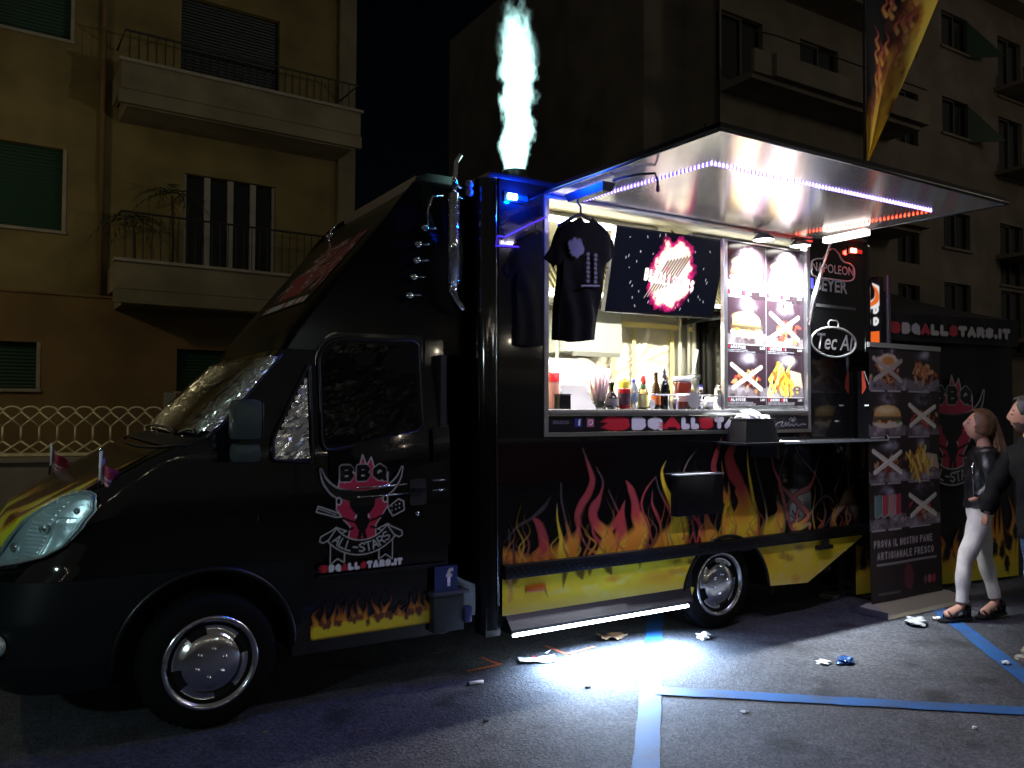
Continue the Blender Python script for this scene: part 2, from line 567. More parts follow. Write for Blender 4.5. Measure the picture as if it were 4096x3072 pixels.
def worn(name, col, edge=.42, amount=1.):
    m = mat(name, col, .62)
    nt = m.node_tree; L = nt.links; b = nt.nodes['Principled BSDF']
    tc = nt.nodes.new('ShaderNodeTexCoord')
    v = nt.nodes.new('ShaderNodeTexNoise'); v.inputs['Scale'].default_value = 120; v.inputs['Detail'].default_value = 3
    v2 = nt.nodes.new('ShaderNodeTexNoise'); v2.inputs['Scale'].default_value = 4; v2.inputs['Detail'].default_value = 5
    L.new(tc.outputs['Object'], v.inputs['Vector']); L.new(tc.outputs['Object'], v2.inputs['Vector'])
    ad = nt.nodes.new('ShaderNodeMath'); ad.operation = 'ADD'
    L.new(v.outputs['Fac'], ad.inputs[0]); L.new(v2.outputs['Fac'], ad.inputs[1])
    r = nt.nodes.new('ShaderNodeMapRange'); r.inputs[1].default_value = edge * 2 - .12; r.inputs[2].default_value = edge * 2 + .1
    r.inputs[3].default_value = 1 - amount; r.inputs[4].default_value = 1
    L.new(ad.outputs[0], r.inputs[0])
    x = nt.nodes.new('ShaderNodeMix'); x.data_type = 'RGBA'
    x.inputs[6].default_value = (.05, .05, .055, 1); x.inputs[7].default_value = (*col, 1)
    L.new(r.outputs[0], x.inputs[0]); L.new(x.outputs[2], b.inputs['Base Color'])
    bp = nt.nodes.new('ShaderNodeBump'); bp.inputs['Strength'].default_value = .5; bp.inputs['Distance'].default_value = .003
    L.new(v.outputs['Fac'], bp.inputs['Height']); L.new(bp.outputs[0], b.inputs['Normal'])
    return m
BLUE = worn('blue_road_paint', (.013, .10, .31), .46, .8)
ORNG = worn('orange_ground_paint', (.55, .13, .05), .43, .8)
def ribbon(name, pts, w, m, z=.004):
    v = []; f = []
    for i, p in enumerate(pts):
        a = np.array(pts[max(i - 1, 0)]); b = np.array(pts[min(i + 1, len(pts) - 1)])
        d = (b - a) / np.linalg.norm(b - a); nn = np.array((-d[1], d[0]))
        jl = RNG.uniform(-.004, .004, 2)
        v += [(*(np.array(p) + nn * (w / 2 + jl[0])), z), (*(np.array(p) - nn * (w / 2 + jl[1])), z)]
    for i in range(len(pts) - 1): f.append((2 * i, 2 * i + 1, 2 * i + 3, 2 * i + 2))
    me = bpy.data.meshes.new(name); me.from_pydata(v, [], f)
    return tag(link(name, me, m), kind='structure')
seg = lambda a, b, n: [(a[0] + (b[0] - a[0]) * k / n, a[1] + (b[1] - a[1]) * k / n) for k in range(n + 1)]
ribbon('blue_bay_line', seg((4.6, 1.75), (.55, -2.65), 60), .125, BLUE)
ribbon('blue_bay_line', seg((2.36, -.724), (5.4, -3.28), 50), .125, BLUE, .008)
ribbon('blue_bay_line', seg((6.3, .16), (3.6, -2.70), 50), .13, BLUE)
ribbon('orange_ground_mark', [(1.793, .365), (1.80, .27), (1.828, .162)], .03, ORNG)
ribbon('orange_ground_mark', [(1.828, .162), (1.70, .15), (1.57, .145)], .03, ORNG, .008)
ribbon('orange_ground_mark', [(2.301, .356), (2.31, .24), (2.321, .113)], .025, ORNG)
ribbon('orange_ground_mark', [(2.321, .113), (2.45, .13), (2.585, .153)], .025, ORNG, .008)

# ------------------------------------------------------------------ street lamps (outside the picture, they light the houses and the truck's nose)
def street_lamp(label, x, y, h, rz, en, col, size=.12, aim=None):
    t = thing('street_lamp', label, 'street lamp', (x, y, 0), rz)
    m = MB(); m.lathe([(.09, 0), (.09, .5), (.06, .6), (.045, h)], 12); m.tube([(0, 0, h - .05), (.3, 0, h + .15), (.8, 0, h + .2)], .03, 8)
    m.build('pole', mat('lamp_pole_grey', (.12, .12, .12), .5), t, True)
    m = MB(); m.box((.7, -.12, h + .14), (1.25, .12, h + .26), bev=.03); m.build('lamp_head', BLKP, t)
    m = MB(); m.box((.78, -.09, h + .12), (1.2, .09, h + .138)); m.build('lens', emis('lamp_lens_%d' % int(x * 10), col, 25), t)
    light('lamp_light', 'POINT', (.98, 0, h + .04), en, col, None, size, t)
    return t
street_lamp('tall grey street lamp with a warm sodium head near the yellow house', -4.93, 6.3, 5.0, 0, 110, (1, .82, .52))
street_lamp('tall grey street lamp with a warm head near the far apartment block', 24.0, -6.0, 11.0, math.radians(90), 330, (1, .80, .58), 1.6)
# unseen flood light on a stand: gives the cold sheen on the nose
def flood(label, x, y, h, aim, en, col, cone=62):
    t = thing('unseen_floodlight', label, 'floodlight', (x, y, 0))
    m = MB()
    for k in range(3):
        a = k * 2 * PI / 3 + .3
        m.tube([(0, 0, .6), (.45 * math.cos(a), .45 * math.sin(a), .012)], .012, 6)
    m.build('leg', BLKM, t); m = MB(); m.tube([(0, 0, .55), (0, 0, h)], .016, 8); m.build('pole', BLKM, t)
    d = Vector(aim) - Vector((x, y, h)); a = math.atan2(d.y, d.x)
    m = MB(); m.box((-.05, -.13, -.09), (.0, .13, .09), bev=.01)
    o = m.build('lamp_head', BLKP, t, loc=(0, 0, h)); o.rotation_euler = (0, 0, a)
    m = MB(); m.box((.002, -.11, -.07), (.01, .11, .07)); o = m.build('lens', emis('flood_lens', col, 30), t, loc=(0, 0, h)); o.rotation_euler = (0, 0, a)
    l = light('flood_light', 'SPOT', (d.normalized() * .03 + Vector((0, 0, h))), en, col, None, .09, t, cone, .95)
    l.rotation_euler = d.to_track_quat('-Z', 'Y').to_euler()
flood('unseen black floodlight on a tripod in front of the truck nose', -3.6, -2.6, 2.3, (-.80, .35, 1.12), 150, (.70, .94, 1.0))
flood('unseen black floodlight added as fill on a tripod behind the photographer', 2.6, -7.2, 2.7, (3.0, 0, .6), 9, (1, .93, .85))  # unseen lamp, added as weak fill on the truck side

flood('unseen black floodlight on a tripod, added on the right to light the feather flag', 9.6, -4.6, 3.0, (6.4, .3, 5.3), 430, (1, .94, .82), 46)  # unseen lamp, added only to brighten the feather flag
# stall opposite, behind the photographer: white awning, red and white front, string of bulbs (it mirrors in the black paint)
ST = thing('market_stall', 'white market stall with a red and white counter across the street', 'stall', (8.4, -9.8, 0))
b = MB(); b.add([(-2.2, .4, 2.45), (2.2, .4, 2.45), (2.2, -2.2, 2.9), (-2.2, -2.2, 2.9)], [(0, 1, 2, 3)]); b.add([(-2.2, .4, 2.45), (2.2, .4, 2.45), (2.2, .42, 2.15), (-2.2, .42, 2.15)], [(0, 1, 2, 3)]); b.build('awning', mat('awning_white', (.45, .44, .42), .8), ST)
b = MB(); b.box((-2.1, .1, .1), (2.1, .15, .95)); b.build('counter_front', mat('counter_red', (.45, .05, .06), .5), ST)
b = MB(); b.box((-2.15, -.5, .955), (2.15, .2, 1.0)); b.build('counter_top', WHITE, ST)
b = MB(); b.box((-2.1, -2.0, .0), (2.1, -1.95, 2.4)); b.build('back_sheet', mat('sheet_cream', (.14, .13, .12), .8), ST)
for x in (-2.15, 2.15):
    for y in (.3, -2.0):
        b = MB(); b.tube([(x, y, 0), (x, y, 2.5)], .025, 8); b.build('leg', mat('lamp_pole_grey'), ST)
for x in (-1.2, 1.2):
    b = MB(); b.box((x - .3, -.9, 2.30), (x + .3, -.8, 2.36)); b.build('tube_lamp', emis('stall_tube', (.95, 1, 1), 14), ST)
FSN = thing('festoon_string', 'string of small warm bulbs hung over the market stall across the street', 'string lights', (0, -8.6, 0))
pts = [(-7 + .5 * k + .12 * math.sin(k * 2.1), .25 * math.sin(k * .35), 3.3 - .35 * abs(math.sin(k * .262))) for k in range(33)]
b = MB(); b.tube(pts, .008, 5); b.build('cable', BLKM, FSN)
bl = MB(); bl.lathe([(0, -.09), (.03, -.075), (.036, -.05), (.018, -.01), (0, -.005)], 8); bl = bl.mesh('bulb'); bl.materials.append(emis('bulb_glow', (1, .88, .66), 60))
for p in [q for i, q in enumerate(pts[1:-1]) if i % 5 not in (1, 3)]: link('bulb', bl, None, FSN, True, p)
for x in (-7, 9):
    b = MB(); b.tube([(x, .25 * math.sin((0 if x < 0 else 32) * .35), 0), (x, .25 * math.sin((0 if x < 0 else 32) * .35), 3.4)], .03, 8); b.build('pole', mat('lamp_pole_grey'), FSN)

# ------------------------------------------------------------------ houses
YEL = mat('yellow_plaster', (.21, .165, .06), .9, noise=(1.2, .34, 9), bump=(30, .35, .012))
CRM = mat('cream_plaster', (.23, .195, .12), .9, noise=(1.5, .28, 9), bump=(30, .3, .012))
OCH = mat('ochre_plinth', (.20, .13, .05), .9, noise=(1.1, .25, 8), bump=(25, .3, .01))
GRN = mat('green_shutter', (.012, .05, .025), .5)
DRK = mat('dark_window', (.004, .006, .006), .15)
IRON = mat('dark_iron', (.02, .018, .016), .5)
CONC = mat('concrete', (.26, .24, .20), .9, noise=(2.5, .2, 8), bump=(20, .3, .01))
SILL = mat('stone_sill', (.32, .29, .22), .8, noise=(4, .15))

def wall_holes(name, x0, x1, z0, z1, holes, th, m, parent, ysurf=0.):
    """wall in the local XZ plane (front at y=ysurf, thickness th towards +y) with openings"""
    xs = sorted({x0, x1} | {v for h in holes for v in h[:2] if x0 < v < x1})
    zs = sorted({z0, z1} | {v for h in holes for v in h[2:4] if z0 < v < z1})
    b = MB()
    for i in range(len(xs) - 1):
        zz = None
        for j in range(len(zs) - 1):
            cx, cz = (xs[i] + xs[i + 1]) / 2, (zs[j] + zs[j + 1]) / 2
            inside = any(h[0] < cx < h[1] and h[2] < cz < h[3] for h in holes)
            if not inside:
                b.add([(xs[i], ysurf, zs[j]), (xs[i + 1], ysurf, zs[j]), (xs[i + 1], ysurf, zs[j + 1]), (xs[i], ysurf, zs[j + 1])], [(0, 1, 2, 3)])
    for h in holes:
        a, c, d, e = h[:4]
        y1 = ysurf + th
        b.add([(a, ysurf, d), (c, ysurf, d), (c, ysurf, e), (a, ysurf, e), (a, y1, d), (c, y1, d), (c, y1, e), (a, y1, e)],
              [(0, 4, 5, 1), (1, 5, 6, 2), (2, 6, 7, 3), (3, 7, 4, 0)])
    return b.build(name, m, parent)

def shutter_window(parent, a, c, d, e, y=.0, th=.16, mt=None, sill=True, frame=True):
    """roller shutter with real slats, stone sill and reveal trim"""
    b = MB(); n = max(4, int((e - d) / .055)); h = (e - d) / n
    for k in range(n):
        z = d + k * h
        b.add([(a, y + th, z), (c, y + th, z), (c, y + th - .012, z + h * .5), (a, y + th - .012, z + h * .5), (c, y + th, z + h), (a, y + th, z + h)], [(0, 1, 2, 3), (3, 2, 4, 5)])
    w = b.build('window', mt or GRN, parent)
    if sill:
        s = MB(); s.box((a - .06, y - .05, d - .05), (c + .06, y + th - .02, d - .002)); s.build('sill', SILL, w)
    if frame:
        s = MB(); s.box((c - .002, y - .015, d), (c + .05, y + .04, e)); s.build('frame', SILL, w)
    return w

A0 = math.radians(2.36)
LB = thing('apartment_building', 'yellow plastered apartment house with green shutters and two balconies on the left', 'building', (4.6, 10.5, 0), A0)
holes = [(-6.6, -4.97, 4.47, 5.80), (-6.6, -4.9, 7.58, 8.95), (-6.6, -5.28, 1.94, 2.67), (-3.21, -1.7, 1.93, 2.66),
         (-3.13, -1.53, 4.0, 5.73), (-3.22, -1.5, 7.12, 8.85), (-3.0, -1.5, 10.3, 12.0), (-6.6, -4.95, 10.6, 12.0)]
wall_holes('wall', -14, 0, 3.48, 14, [h for h in holes if h[2] > 3.4], .2, YEL, LB)
wall_holes('ground_floor_wall', -14, 0, 0, 3.44, [h for h in holes if h[2] < 3.4], .2, OCH, LB, -.03)
b = MB(); b.box((-14.02, -.06, 3.44), (-.0, .0, 3.48)); b.build('string_course', OCH, LB)
b = MB(); b.box((-14, .21, 0), (0, 9, 14)); b.build('building_core', CRM, LB)
for h in holes[:3] + [holes[3]] + holes[7:]: shutter_window(LB, *h[:4], y=(-.03 if h[2] < 3.4 else 0), th=.14, sill=True)
shutter_window(LB, *holes[5], th=.12, mt=mat('dark_shutter', (.008, .016, .014), .5), sill=False, frame=False)
shutter_window(LB, *holes[6], th=.12, mt=mat('dark_shutter', (.008, .016, .014), .5), sill=False, frame=False)
# four-leaf balcony door
w = MB(); w.box((-3.13, .15, 4.0), (-1.53, .17, 5.73)); dr = w.build('balcony_door', DRK, LB)
for k in range(5):
    x = -3.13 + k * .4
    b = MB(); b.box((x - .05, .06, 4.0), (x + .05, .148, 5.72)); b.build('door_stile', mat('white_joinery', (.34, .32, .27), .5), dr)
for k in range(4):
    b = MB(); b.box((-3.08 + k * .4, .12, 4.02), (-2.78 + k * .4, .147, 5.70)); b.build('pane', DRK, dr)
# pilaster strip and drain pipe beside the balconies
b = MB(); b.box((-.36, -.10, 3.5), (-.02, -.001, 13.9)); b.build('corner_pilaster', CRM, LB)
b = MB(); b.tube([(-4.42, -.07, 3.5), (-4.42, -.07, 13.9)], .045, 8); b.build('drain_pipe', OCH, LB, True)
def balcony(z0, z1, x0, x1, rail):
    b = MB(); b.box((x0, -1.0, z1 - .42), (x1, -.93, z1)); b.box((x0, -.93, z1 - .42), (x0 + .07, -.002, z1)); b.box((x1 - .07, -.93, z1 - .42), (x1, -.002, z1))
    p = b.build('balcony', CRM, LB)
    b = MB(); b.box((x0 - .04, -1.05, z1 + .002), (x1 + .04, -.88, z1 + .05)); b.build('coping', SILL, p)
    b = MB(); b.box((x0 + .1, -.9, z0), (x1 - .1, -.004, z1 - .30)); b.box((x0 - .03, -.99, z0 + .02), (x1 + .03, -.901, z1 - .425)); b.build('slab', CRM, p)
    b = MB(); b.tube([(x0 + .05, -.1, rail), (x0 + .05, -.97, rail), (x1 - .05, -.97, rail), (x1 - .05, -.1, rail)], .018, 6); b.build('handrail', IRON, p)
    b = MB()
    for x in np.arange(x0 + .12, x1, .13): b.tube([(x, -.97, z1 + .03), (x, -.97, rail)], .008, 5, caps=False)
    tag(b.build('balusters', IRON, p), kind='stuff')
    return p
balcony(3.26, 3.92, -4.30, -.70, 4.71)
balcony(6.40, 7.06, -4.28, -.30, 7.57)
balcony(9.55, 10.2, -4.28, -.30, 10.7)
# potted palms on the lower balcony
def palm(label, wx, wz, h, seed, n=17, L=.62):
    rs = np.random.RandomState(seed)
    base = LB.matrix_world
    c = Matrix.Translation((4.6, 10.5, 0)) @ Matrix.Rotation(A0, 4, 'Z') @ Vector((wx, -.55, wz))
    t = thing('potted_palm', label, 'plant', c, 0, 'palms on the lower balcony')
    m = MB(); m.lathe([(0, 0), (.13, 0), (.17, .28), (.15, .28), (.0, .24)], 12); m.build('pot', mat('terracotta', (.18, .08, .04), .8), t, True)
    m = MB(); m.tube([(0, 0, .2), (.02, .01, h * .5), (0, .03, h)], [.03, .024, .02], 7); m.build('trunk', mat('bark', (.05, .035, .02), .9), t, True)
    m = MB()
    for k in range(n):
        a = k * 2.399 + rs.uniform(-.2, .2); up = rs.uniform(.0, 1.2); l = L * rs.uniform(.75, 1.1)
        rib = [Vector((math.cos(a) * l * s * math.cos(up * (1 - .5 * s)), math.sin(a) * l * s * math.cos(up * (1 - .5 * s)), h + l * (math.sin(up) * s * .9 - .75 * s * s))) for s in np.linspace(0, 1, 7)]
        side = Vector((-math.sin(a), math.cos(a), 0))
        for i in range(1, 7):
            for sg in (-1, 1):
                p = rib[i]; d = (rib[i] - rib[i - 1]).normalized(); q = p + side * sg * .16 * (1.1 - i / 7) + d * .14 - Vector((0, 0, .05))
                wv = d * .02
                m.add([p - wv, p + wv, q], [(0, 1, 2)])
    tag(m.build('crown', mat('palm_leaf', (.035, .06, .02), .6), t), kind='stuff')
palm('potted palm nearest the left end of the lower balcony', -4.0, 3.62, 1.05, 3)
palm('taller potted palm beside the balcony door', -3.42, 3.62, 1.55, 5)

# low wall and honeycomb fence in front of the yellow house
d0 = np.array((.963, -.268)); d0 /= np.linalg.norm(d0)
FA = math.atan2(d0[1], d0[0])
FW = thing('garden_wall', 'low plastered wall under the honeycomb fence', 'wall', (-1.1, 8.13, 0), FA)
b = MB(); b.box((-6, .0, 0), (9, .22, .92)); b.build('wall', CONC, FW)
b = MB(); b.box((-6, -.04, .922), (9, .26, .98)); b.build('coping', CONC, FW)
FN = thing('honeycomb_fence', 'pale yellow lattice fence of bars crossing into honeycombs on the low wall', 'fence', (-1.1, 8.13, 0), FA)
FEN = mat('fence_paint', (.80, .74, .46), .6, noise=(6, .25))
P_ = .217
u = MB()
z0, z1 = 1.03, 1.66
u.tube([(0, .11, z0 + .17), (0, .11, z0 + .36)], .014, 6)
for sg in (-1, 1):
    u.tube([(0, .11, z0 + .36), (sg * P_, .11 + .012 * sg, z0 + .56)], .013, 6)
    u.tube([(0, .11, z0 + .17), (sg * P_, .11 + .012 * sg, z0 + .01)], .013, 6)
u.tube([(-P_ * .5 + P_ * .5 * (1 + math.cos(t)) - P_ * .5, .11, z0 + .56 + .07 * math.sin(t)) for t in np.linspace(0, PI, 9)], .014, 6)
ume = u.mesh('fence_unit')
for k in range(-24, 40):
    o = link('fence_bar', ume, None, FN, True, (k * P_, 0, 0))
ume.materials.append(FEN)
b = MB(); b.box((-5.6, .085, z0 - .03), (8.6, .135, z0 + .01)); b.build('bottom_rail', FEN, FN)
b = MB(); b.box((1.98, .02, .982), (2.14, .2, 1.86), bev=.01); b.build('post', CONC, FN)
# teal bin standing by the wall, left of the nose
BN = thing('rubbish_bin', 'teal wheeled rubbish bin behind the truck nose', 'bin', (-1.42, 3.55, 0), FA)
b = MB(); b.add([(-.24, -.24, .08), (.24, -.24, .08), (.24, .24, .08), (-.24, .24, .08), (-.29, -.3, .86), (.29, -.3, .86), (.29, .3, .86), (-.29, .3, .86)], [(0, 3, 2, 1), (4, 5, 6, 7), (0, 1, 5, 4), (1, 2, 6, 5), (2, 3, 7, 6), (3, 0, 4, 7)])
BT = mat('teal_plastic', (.05, .16, .15), .5)
b.build('body', BT, BN); b = MB(); b.box((-.31, -.32, .862), (.31, .33, .92), bev=.02); b.build('lid', BT, BN)
for sx in (-.2, .2):
    b = MB(); b.lathe([(0, -.03), (.09, -.03), (.09, .03), (0, .03)], 16, 'X', (sx, .3, .09)); b.build('wheel', RUB, BN)

# far apartment block on the right
RB = thing('apartment_building', 'dim cream apartment block behind the canopy with a corner balcony', 'building', (14.5, 9.7, 0), 0)
RW = mat('beige_plaster', (.22, .195, .155), .9, noise=(.9, .26, 9), bump=(20, .2, .01))
rh = []
for zz in (4.5, 6.75, 10.35, 13.1):
    rh += [(9.0, 10.5, zz, zz + 1.15), (12.3, 13.8, zz - .9, zz + 1.15), (15.8, 17.2, zz, zz + 1.15), (18.6, 20, zz, zz + 1.15)]
    rh += [(6.6, 7.7, zz - .7, zz + .9)]
bal = [(-.66, .84), (2.2, 3.9)]
rh += [(-.66, .84, zz - .0, zz + 1.7) for zz in (4.0, 7.0, 9.95, 13.0)] + [(2.3, 3.9, zz - .0, zz + 1.7) for zz in (4.0, 7.0, 9.95, 13.0)]
wall_holes('wall', -.72, 24, 0, 15.2, rh, .2, RW, RB)
b = MB(); b.box((-.72, .21, 0), (24, 12, 15.2)); b.build('building_core', RW, RB)
b = MB(); b.box((-2.15, 1.2, 0), (-.721, 12, 15.2)); b.build('side_wing', RW, RB)
b = MB(); b.box((-1.2, -.6, 15.202), (24.5, 12.2, 15.5)); b.build('eaves', RW, RB)
for h in rh:
    w = MB(); w.box((h[0], .14, h[2]), (h[1], .18, h[3])); w = w.build('window', mat('night_glass', (.006, .008, .008), .2), RB)
    xm = h[0] + (h[1] - h[0]) * .52
    b = MB(); b.box((xm - .03, .08, h[2]), (xm + .03, .138, h[3])); b.box((h[0], .08, h[2]), (h[0] + .06, .138, h[3])); b.box((h[0] + .002, .082, h[3] - .06), (xm + .028, .136, h[3] - .002)); b.build('frame', mat('pale_frame', (.10, .095, .085), .5), w)
    if h[0] > 8:
        b = MB(); b.box((h[0] - .1, -.08, h[2] - .08), (h[1] + .1, .05, h[2] - .002)); b.build('sill', RW, w)
# half-open awning shutters on two windows
for zz in (10.35, 13.1):
    b = MB(); b.add([(10.45, -.02, zz + 1.1), (11.3, -.75, zz - .1), (11.25, -.75, zz - .1), (10.4, -.02, zz + 1.1), (10.45, -.02, zz - .1), (10.4, -.02, zz - .1)], [(0, 1, 2, 3), (0, 4, 1), (3, 2, 5)])
    b.build('shutter', GRN, RB)
for zz in (6.75, 9.68, 12.62):
    b = MB(); b.box((-.05, -1.2, zz), (6.3, -1.1, zz + .56)); b.box((-.72, -1.1, zz), (-.05, -1.0, zz + .56)); b.box((6.2, -1.1, zz), (6.3, -.002, zz + .56))
    p = b.build('balcony', RW, RB)
    b = MB(); b.box((-.7, -1.0, zz - .12), (6.2, -.004, zz + .06)); b.build('slab', RW, p)
    b = MB(); b.tube([(-.7, -1.05, zz + 1.0), (0, -1.15, zz + 1.0), (6.25, -1.15, zz + 1.0)], .02, 6); b.build('handrail', IRON, p)
for zz in (4.6, 7.4, 10.2, 13.0):
    b = MB(); b.box((12.0, -1.0, zz - .75), (16.0, -.9, zz - .25)); b.box((12.0, -.9, zz - .75), (16.0, -.002, zz - .62)); p = b.build('balcony', RW, RB)
YM=1.06
# z: x_front(centre), x_corner_start, y_near, exponent
LV=np.array([
 (.26,-1.00,-.50,.17,3.0),
 (.40,-1.07,-.58,.13,3.0),
 (.62,-1.09,-.60,.11,2.9),
 (.82,-1.07,-.56,.10,2.7),
 (.88,-1.02,-.52,.10,2.5),
 (1.00,-.985,-.46,.10,2.5),
 (1.10,-.92,-.42,.10,2.9),
 (1.20,-.76,-.36,.105,3.6),
 (1.30,-.57,-.26,.11,4.2),
 (1.40,-.38,-.14,.115,4.4),
 (1.47,-.22,-.05,.125,4.4),
 (1.50,-.115,.0,.135,4.4),
 (1.60,-.02,.11,.148,4.6),
 (1.80,.175,.27,.175,4.6),
 (1.95,.325,.39,.20,4.6),
 (2.00,.36,.43,.205,4.2),
 (2.12,.42,.50,.205,3.6),
 (2.52,.747,.80,.21,3.2),
 (2.95,1.12,1.10,.23,3.0),
 (3.10,1.27,1.22,.26,3.0),
 (3.19,1.42,1.34,.32,3.0)])
def lv(z):
    return [np.interp(z,LV[:,0],LV[:,k]) for k in range(1,5)]
def surf(t,z,off=0.):
    """t in [0,1]: near corner start -> far corner start round the front"""
    xf,xc,yn,n=lv(z)
    a=np.asarray(t)*np.pi
    c=np.cos(a); s=np.sin(a)
    x=xc+(xf-xc)*np.abs(s)**(2/n); y=YM-(YM-yn)*np.sign(c)*np.abs(c)**(2/n)
    return x,y,z+0*x
def sidey(z): return lv(z)[2]
# ------------------------------------------------------------------ the food truck
TK = thing('food_truck', 'black food truck with flame graphics, open serving hatch and lit step', 'food truck', (0, 0, 0))
def patch(name, t0, t1, z0, z1, nt_, nz, m, off=0., parent=TK, keep=None, smooth=True, bumpf=None, col=None):
    """piece of the cab skin; keep(t,z) boolean masks it; off pushes it outward"""
    T = np.linspace(t0, t1, nt_); Z = np.linspace(z0, z1, nz)
    e = 1e-3
    tt, zz = np.meshgrid(T, Z)
    X = np.zeros_like(tt); Y = np.zeros_like(tt); N = np.zeros(tt.shape + (3,))
    for i, z in enumerate(Z):
        X[i], Y[i], _ = surf(T, z)
        a = np.stack(surf(np.clip(T + 4e-3, 0, 1), z), -1) - np.stack(surf(np.clip(T - 4e-3, 0, 1), z), -1)
        b = np.stack(surf(T, z + .01), -1) - np.stack(surf(T, z - .01), -1)
        nn = np.cross(b, a); nn /= np.linalg.norm(nn, axis=1)[:, None] + 1e-9
        N[i] = nn
    o = off if bumpf is None else off + bumpf(tt, zz)
    if not np.isscalar(o): o = o[..., None]
    co = np.stack([X, Y, zz], -1) + N * o
    ii = np.arange(tt.size).reshape(tt.shape)
    q = np.stack([ii[:-1, :-1], ii[:-1, 1:], ii[1:, 1:], ii[1:, :-1]], -1)
    if keep is not None:
        k = keep(tt, zz)
        q = q[k[:-1, :-1] & k[1:, 1:] & k[:-1, 1:] & k[1:, :-1]]
    q = q.reshape(-1, 4)[:, ::-1]
    used = np.unique(q); rm = np.full(tt.size, -1); rm[used] = np.arange(len(used))
    me = bpy.data.meshes.new(name)
    me.from_pydata(co.reshape(-1, 3)[used].tolist(), [], rm[q].tolist())
    if col is not None:
        at = me.color_attributes.new('Col', 'FLOAT_COLOR', 'POINT')
        c = col(tt, zz).reshape(-1, 3)[used]
        at.data.foreach_set('color', np.hstack([c, np.ones((len(c), 1))]).ravel())
    return link(name, me, m, parent, smooth)
def inpoly(pts):
    pts = np.array(pts)
    def f(x, y):
        r = np.zeros(x.shape, bool); j = len(pts) - 1
        for i in range(len(pts)):
            if pts[i, 1] != pts[j, 1]:
                c = ((pts[i, 1] > y) != (pts[j, 1] > y)) & (x < (pts[j, 0] - pts[i, 0]) * (y - pts[i, 1]) / (pts[j, 1] - pts[i, 1]) + pts[i, 0])
                r ^= c
            j = i
        return r
    return f
def cabskin(name, z0, z1, nz, m, xend, nt_=90):
    """full U of the cab: near side, front, far side, with the front wheel arch cut out"""
    Z = np.linspace(z0, z1, nz); rows = []
    tq = (1 - np.cos(np.linspace(0, PI, nt_))) / 2
    for z in Z:
        xf, xc, yn, n = lv(z)
        s = np.linspace(xend, xc, 46)[:-1]
        X, Y, _ = surf(tq, z)
        rows.append(np.concatenate([np.stack([s, 0 * s + yn, 0 * s + z], 1), np.stack([X, Y, 0 * X + z], 1), np.stack([s[::-1], 0 * s + 2 * YM - yn, 0 * s + z], 1)]))
    V = np.stack(rows); h, w = V.shape[:2]
    ii = np.arange(h * w).reshape(h, w)
    q = np.stack([ii[:-1, :-1], ii[1:, :-1], ii[1:, 1:], ii[:-1, 1:]], -1)
    cx = (V[:-1, :-1] + V[1:, 1:]) / 2
    arch = (np.hypot(cx[..., 0], cx[..., 2] - .36) < .44) & (np.abs(cx[..., 1] - YM) > .6)
    q = q[~arch]
    me = bpy.data.meshes.new(name); me.from_pydata(V.reshape(-1, 3).tolist(), [], q.reshape(-1, 4).tolist())
    return link(name, me, m, TK, True)
cabskin('bumper', .26, .82, 30, mat('bumper_plastic', (.004, .006, .007), .45, spec=.3), .5, 70)
cabskin('cab_body', .822, 2.0, 60, BLK, 1.42)
cabskin('roof_fairing', 2.003, 3.19, 40, mat('fairing_black', (.002, .002, .0025), .2, spec=.10), 1.56)
# sill and lower door zone behind the wheel
b = MB(); b.box((.44, .125, .27), (1.42, .16, .83), bev=.012); b.build('side_sill', BLK, TK)
b = MB(); b.box((1.36, .13, .4), (1.40, 1.99, 2.0)); b.build('cab_rear_wall', BLKM, TK)
b = MB(); b.box((1.30, .40, 2.0), (1.56, 1.75, 3.185)); b.box((1.34, .34, 3.15), (1.56, 1.8, 3.19)); b.build('fairing_core', BLKM, TK)
# arch lip and liner
arc = [(.455 * math.cos(a), .36 + .455 * math.sin(a)) for a in np.linspace(-.15, PI + .15, 30)]
b = MB(); b.tube([(x, sidey(max(z, .3)) - .004, z) for x, z in arc], .018, 8); b.build('wheel_arch_lip', BLKP, TK, True)
b = MB(); v = []
for x, z in arc: v += [(x, .13, z), (x, .55, z)]
b.add(v, [(2 * i, 2 * i + 1, 2 * i + 3, 2 * i + 2) for i in range(len(arc) - 1)]); b.build('wheel_arch_liner', BLKM, TK)
b = MB(); b.box((-.5, .5, .25), (5.2, 1.62, .55)); b.build('chassis', BLKM, TK)

# bonnet flames (vinyl print on the nose)
def bonnet_col(t, z):
    X, Y, _ = surf(t, z) if np.isscalar(z) else (None, None, None)
    return None
_bn = vnoise(80, 200, 26, 5)
def hood_paint(tt, zz):
    n = vnoise(tt.shape[0], tt.shape[1], 40, 21, 3)
    st = np.zeros_like(tt)
    ph = tt * 62 + 4 * vnoise(tt.shape[0], tt.shape[1], 60, 33, 2)
    lick = .5 + .5 * np.sin(ph + 3 * n * PI + (zz - 1) * 9)
    k = np.clip((1.19 + .13 * lick + .30 * (n - .5) - .10 * np.cos((tt - .5) * 5) + .05 - zz) / .16, 0, 1)       # 1 at the tip, 0 up the bonnet
    yel = np.array((.55, .60, .03)); org = np.array((.55, .25, .02)); red = np.array((.10, .035, .01)); blk = np.array((.004, .004, .004))
    k = k[..., None]
    c = np.where(k > .66, org + (yel - org) * ((k - .66) / .34), np.where(k > .33, red + (org - red) * ((k - .33) / .33), blk + (red - blk) * (k / .33)))
    dark = (np.clip((.33 - lick) / .2, 0, 1) * np.clip((zz - 1.04) / .12, 0, 1))[..., None]
    return c * (1 - dark) + np.array((.05, .012, .005)) * dark
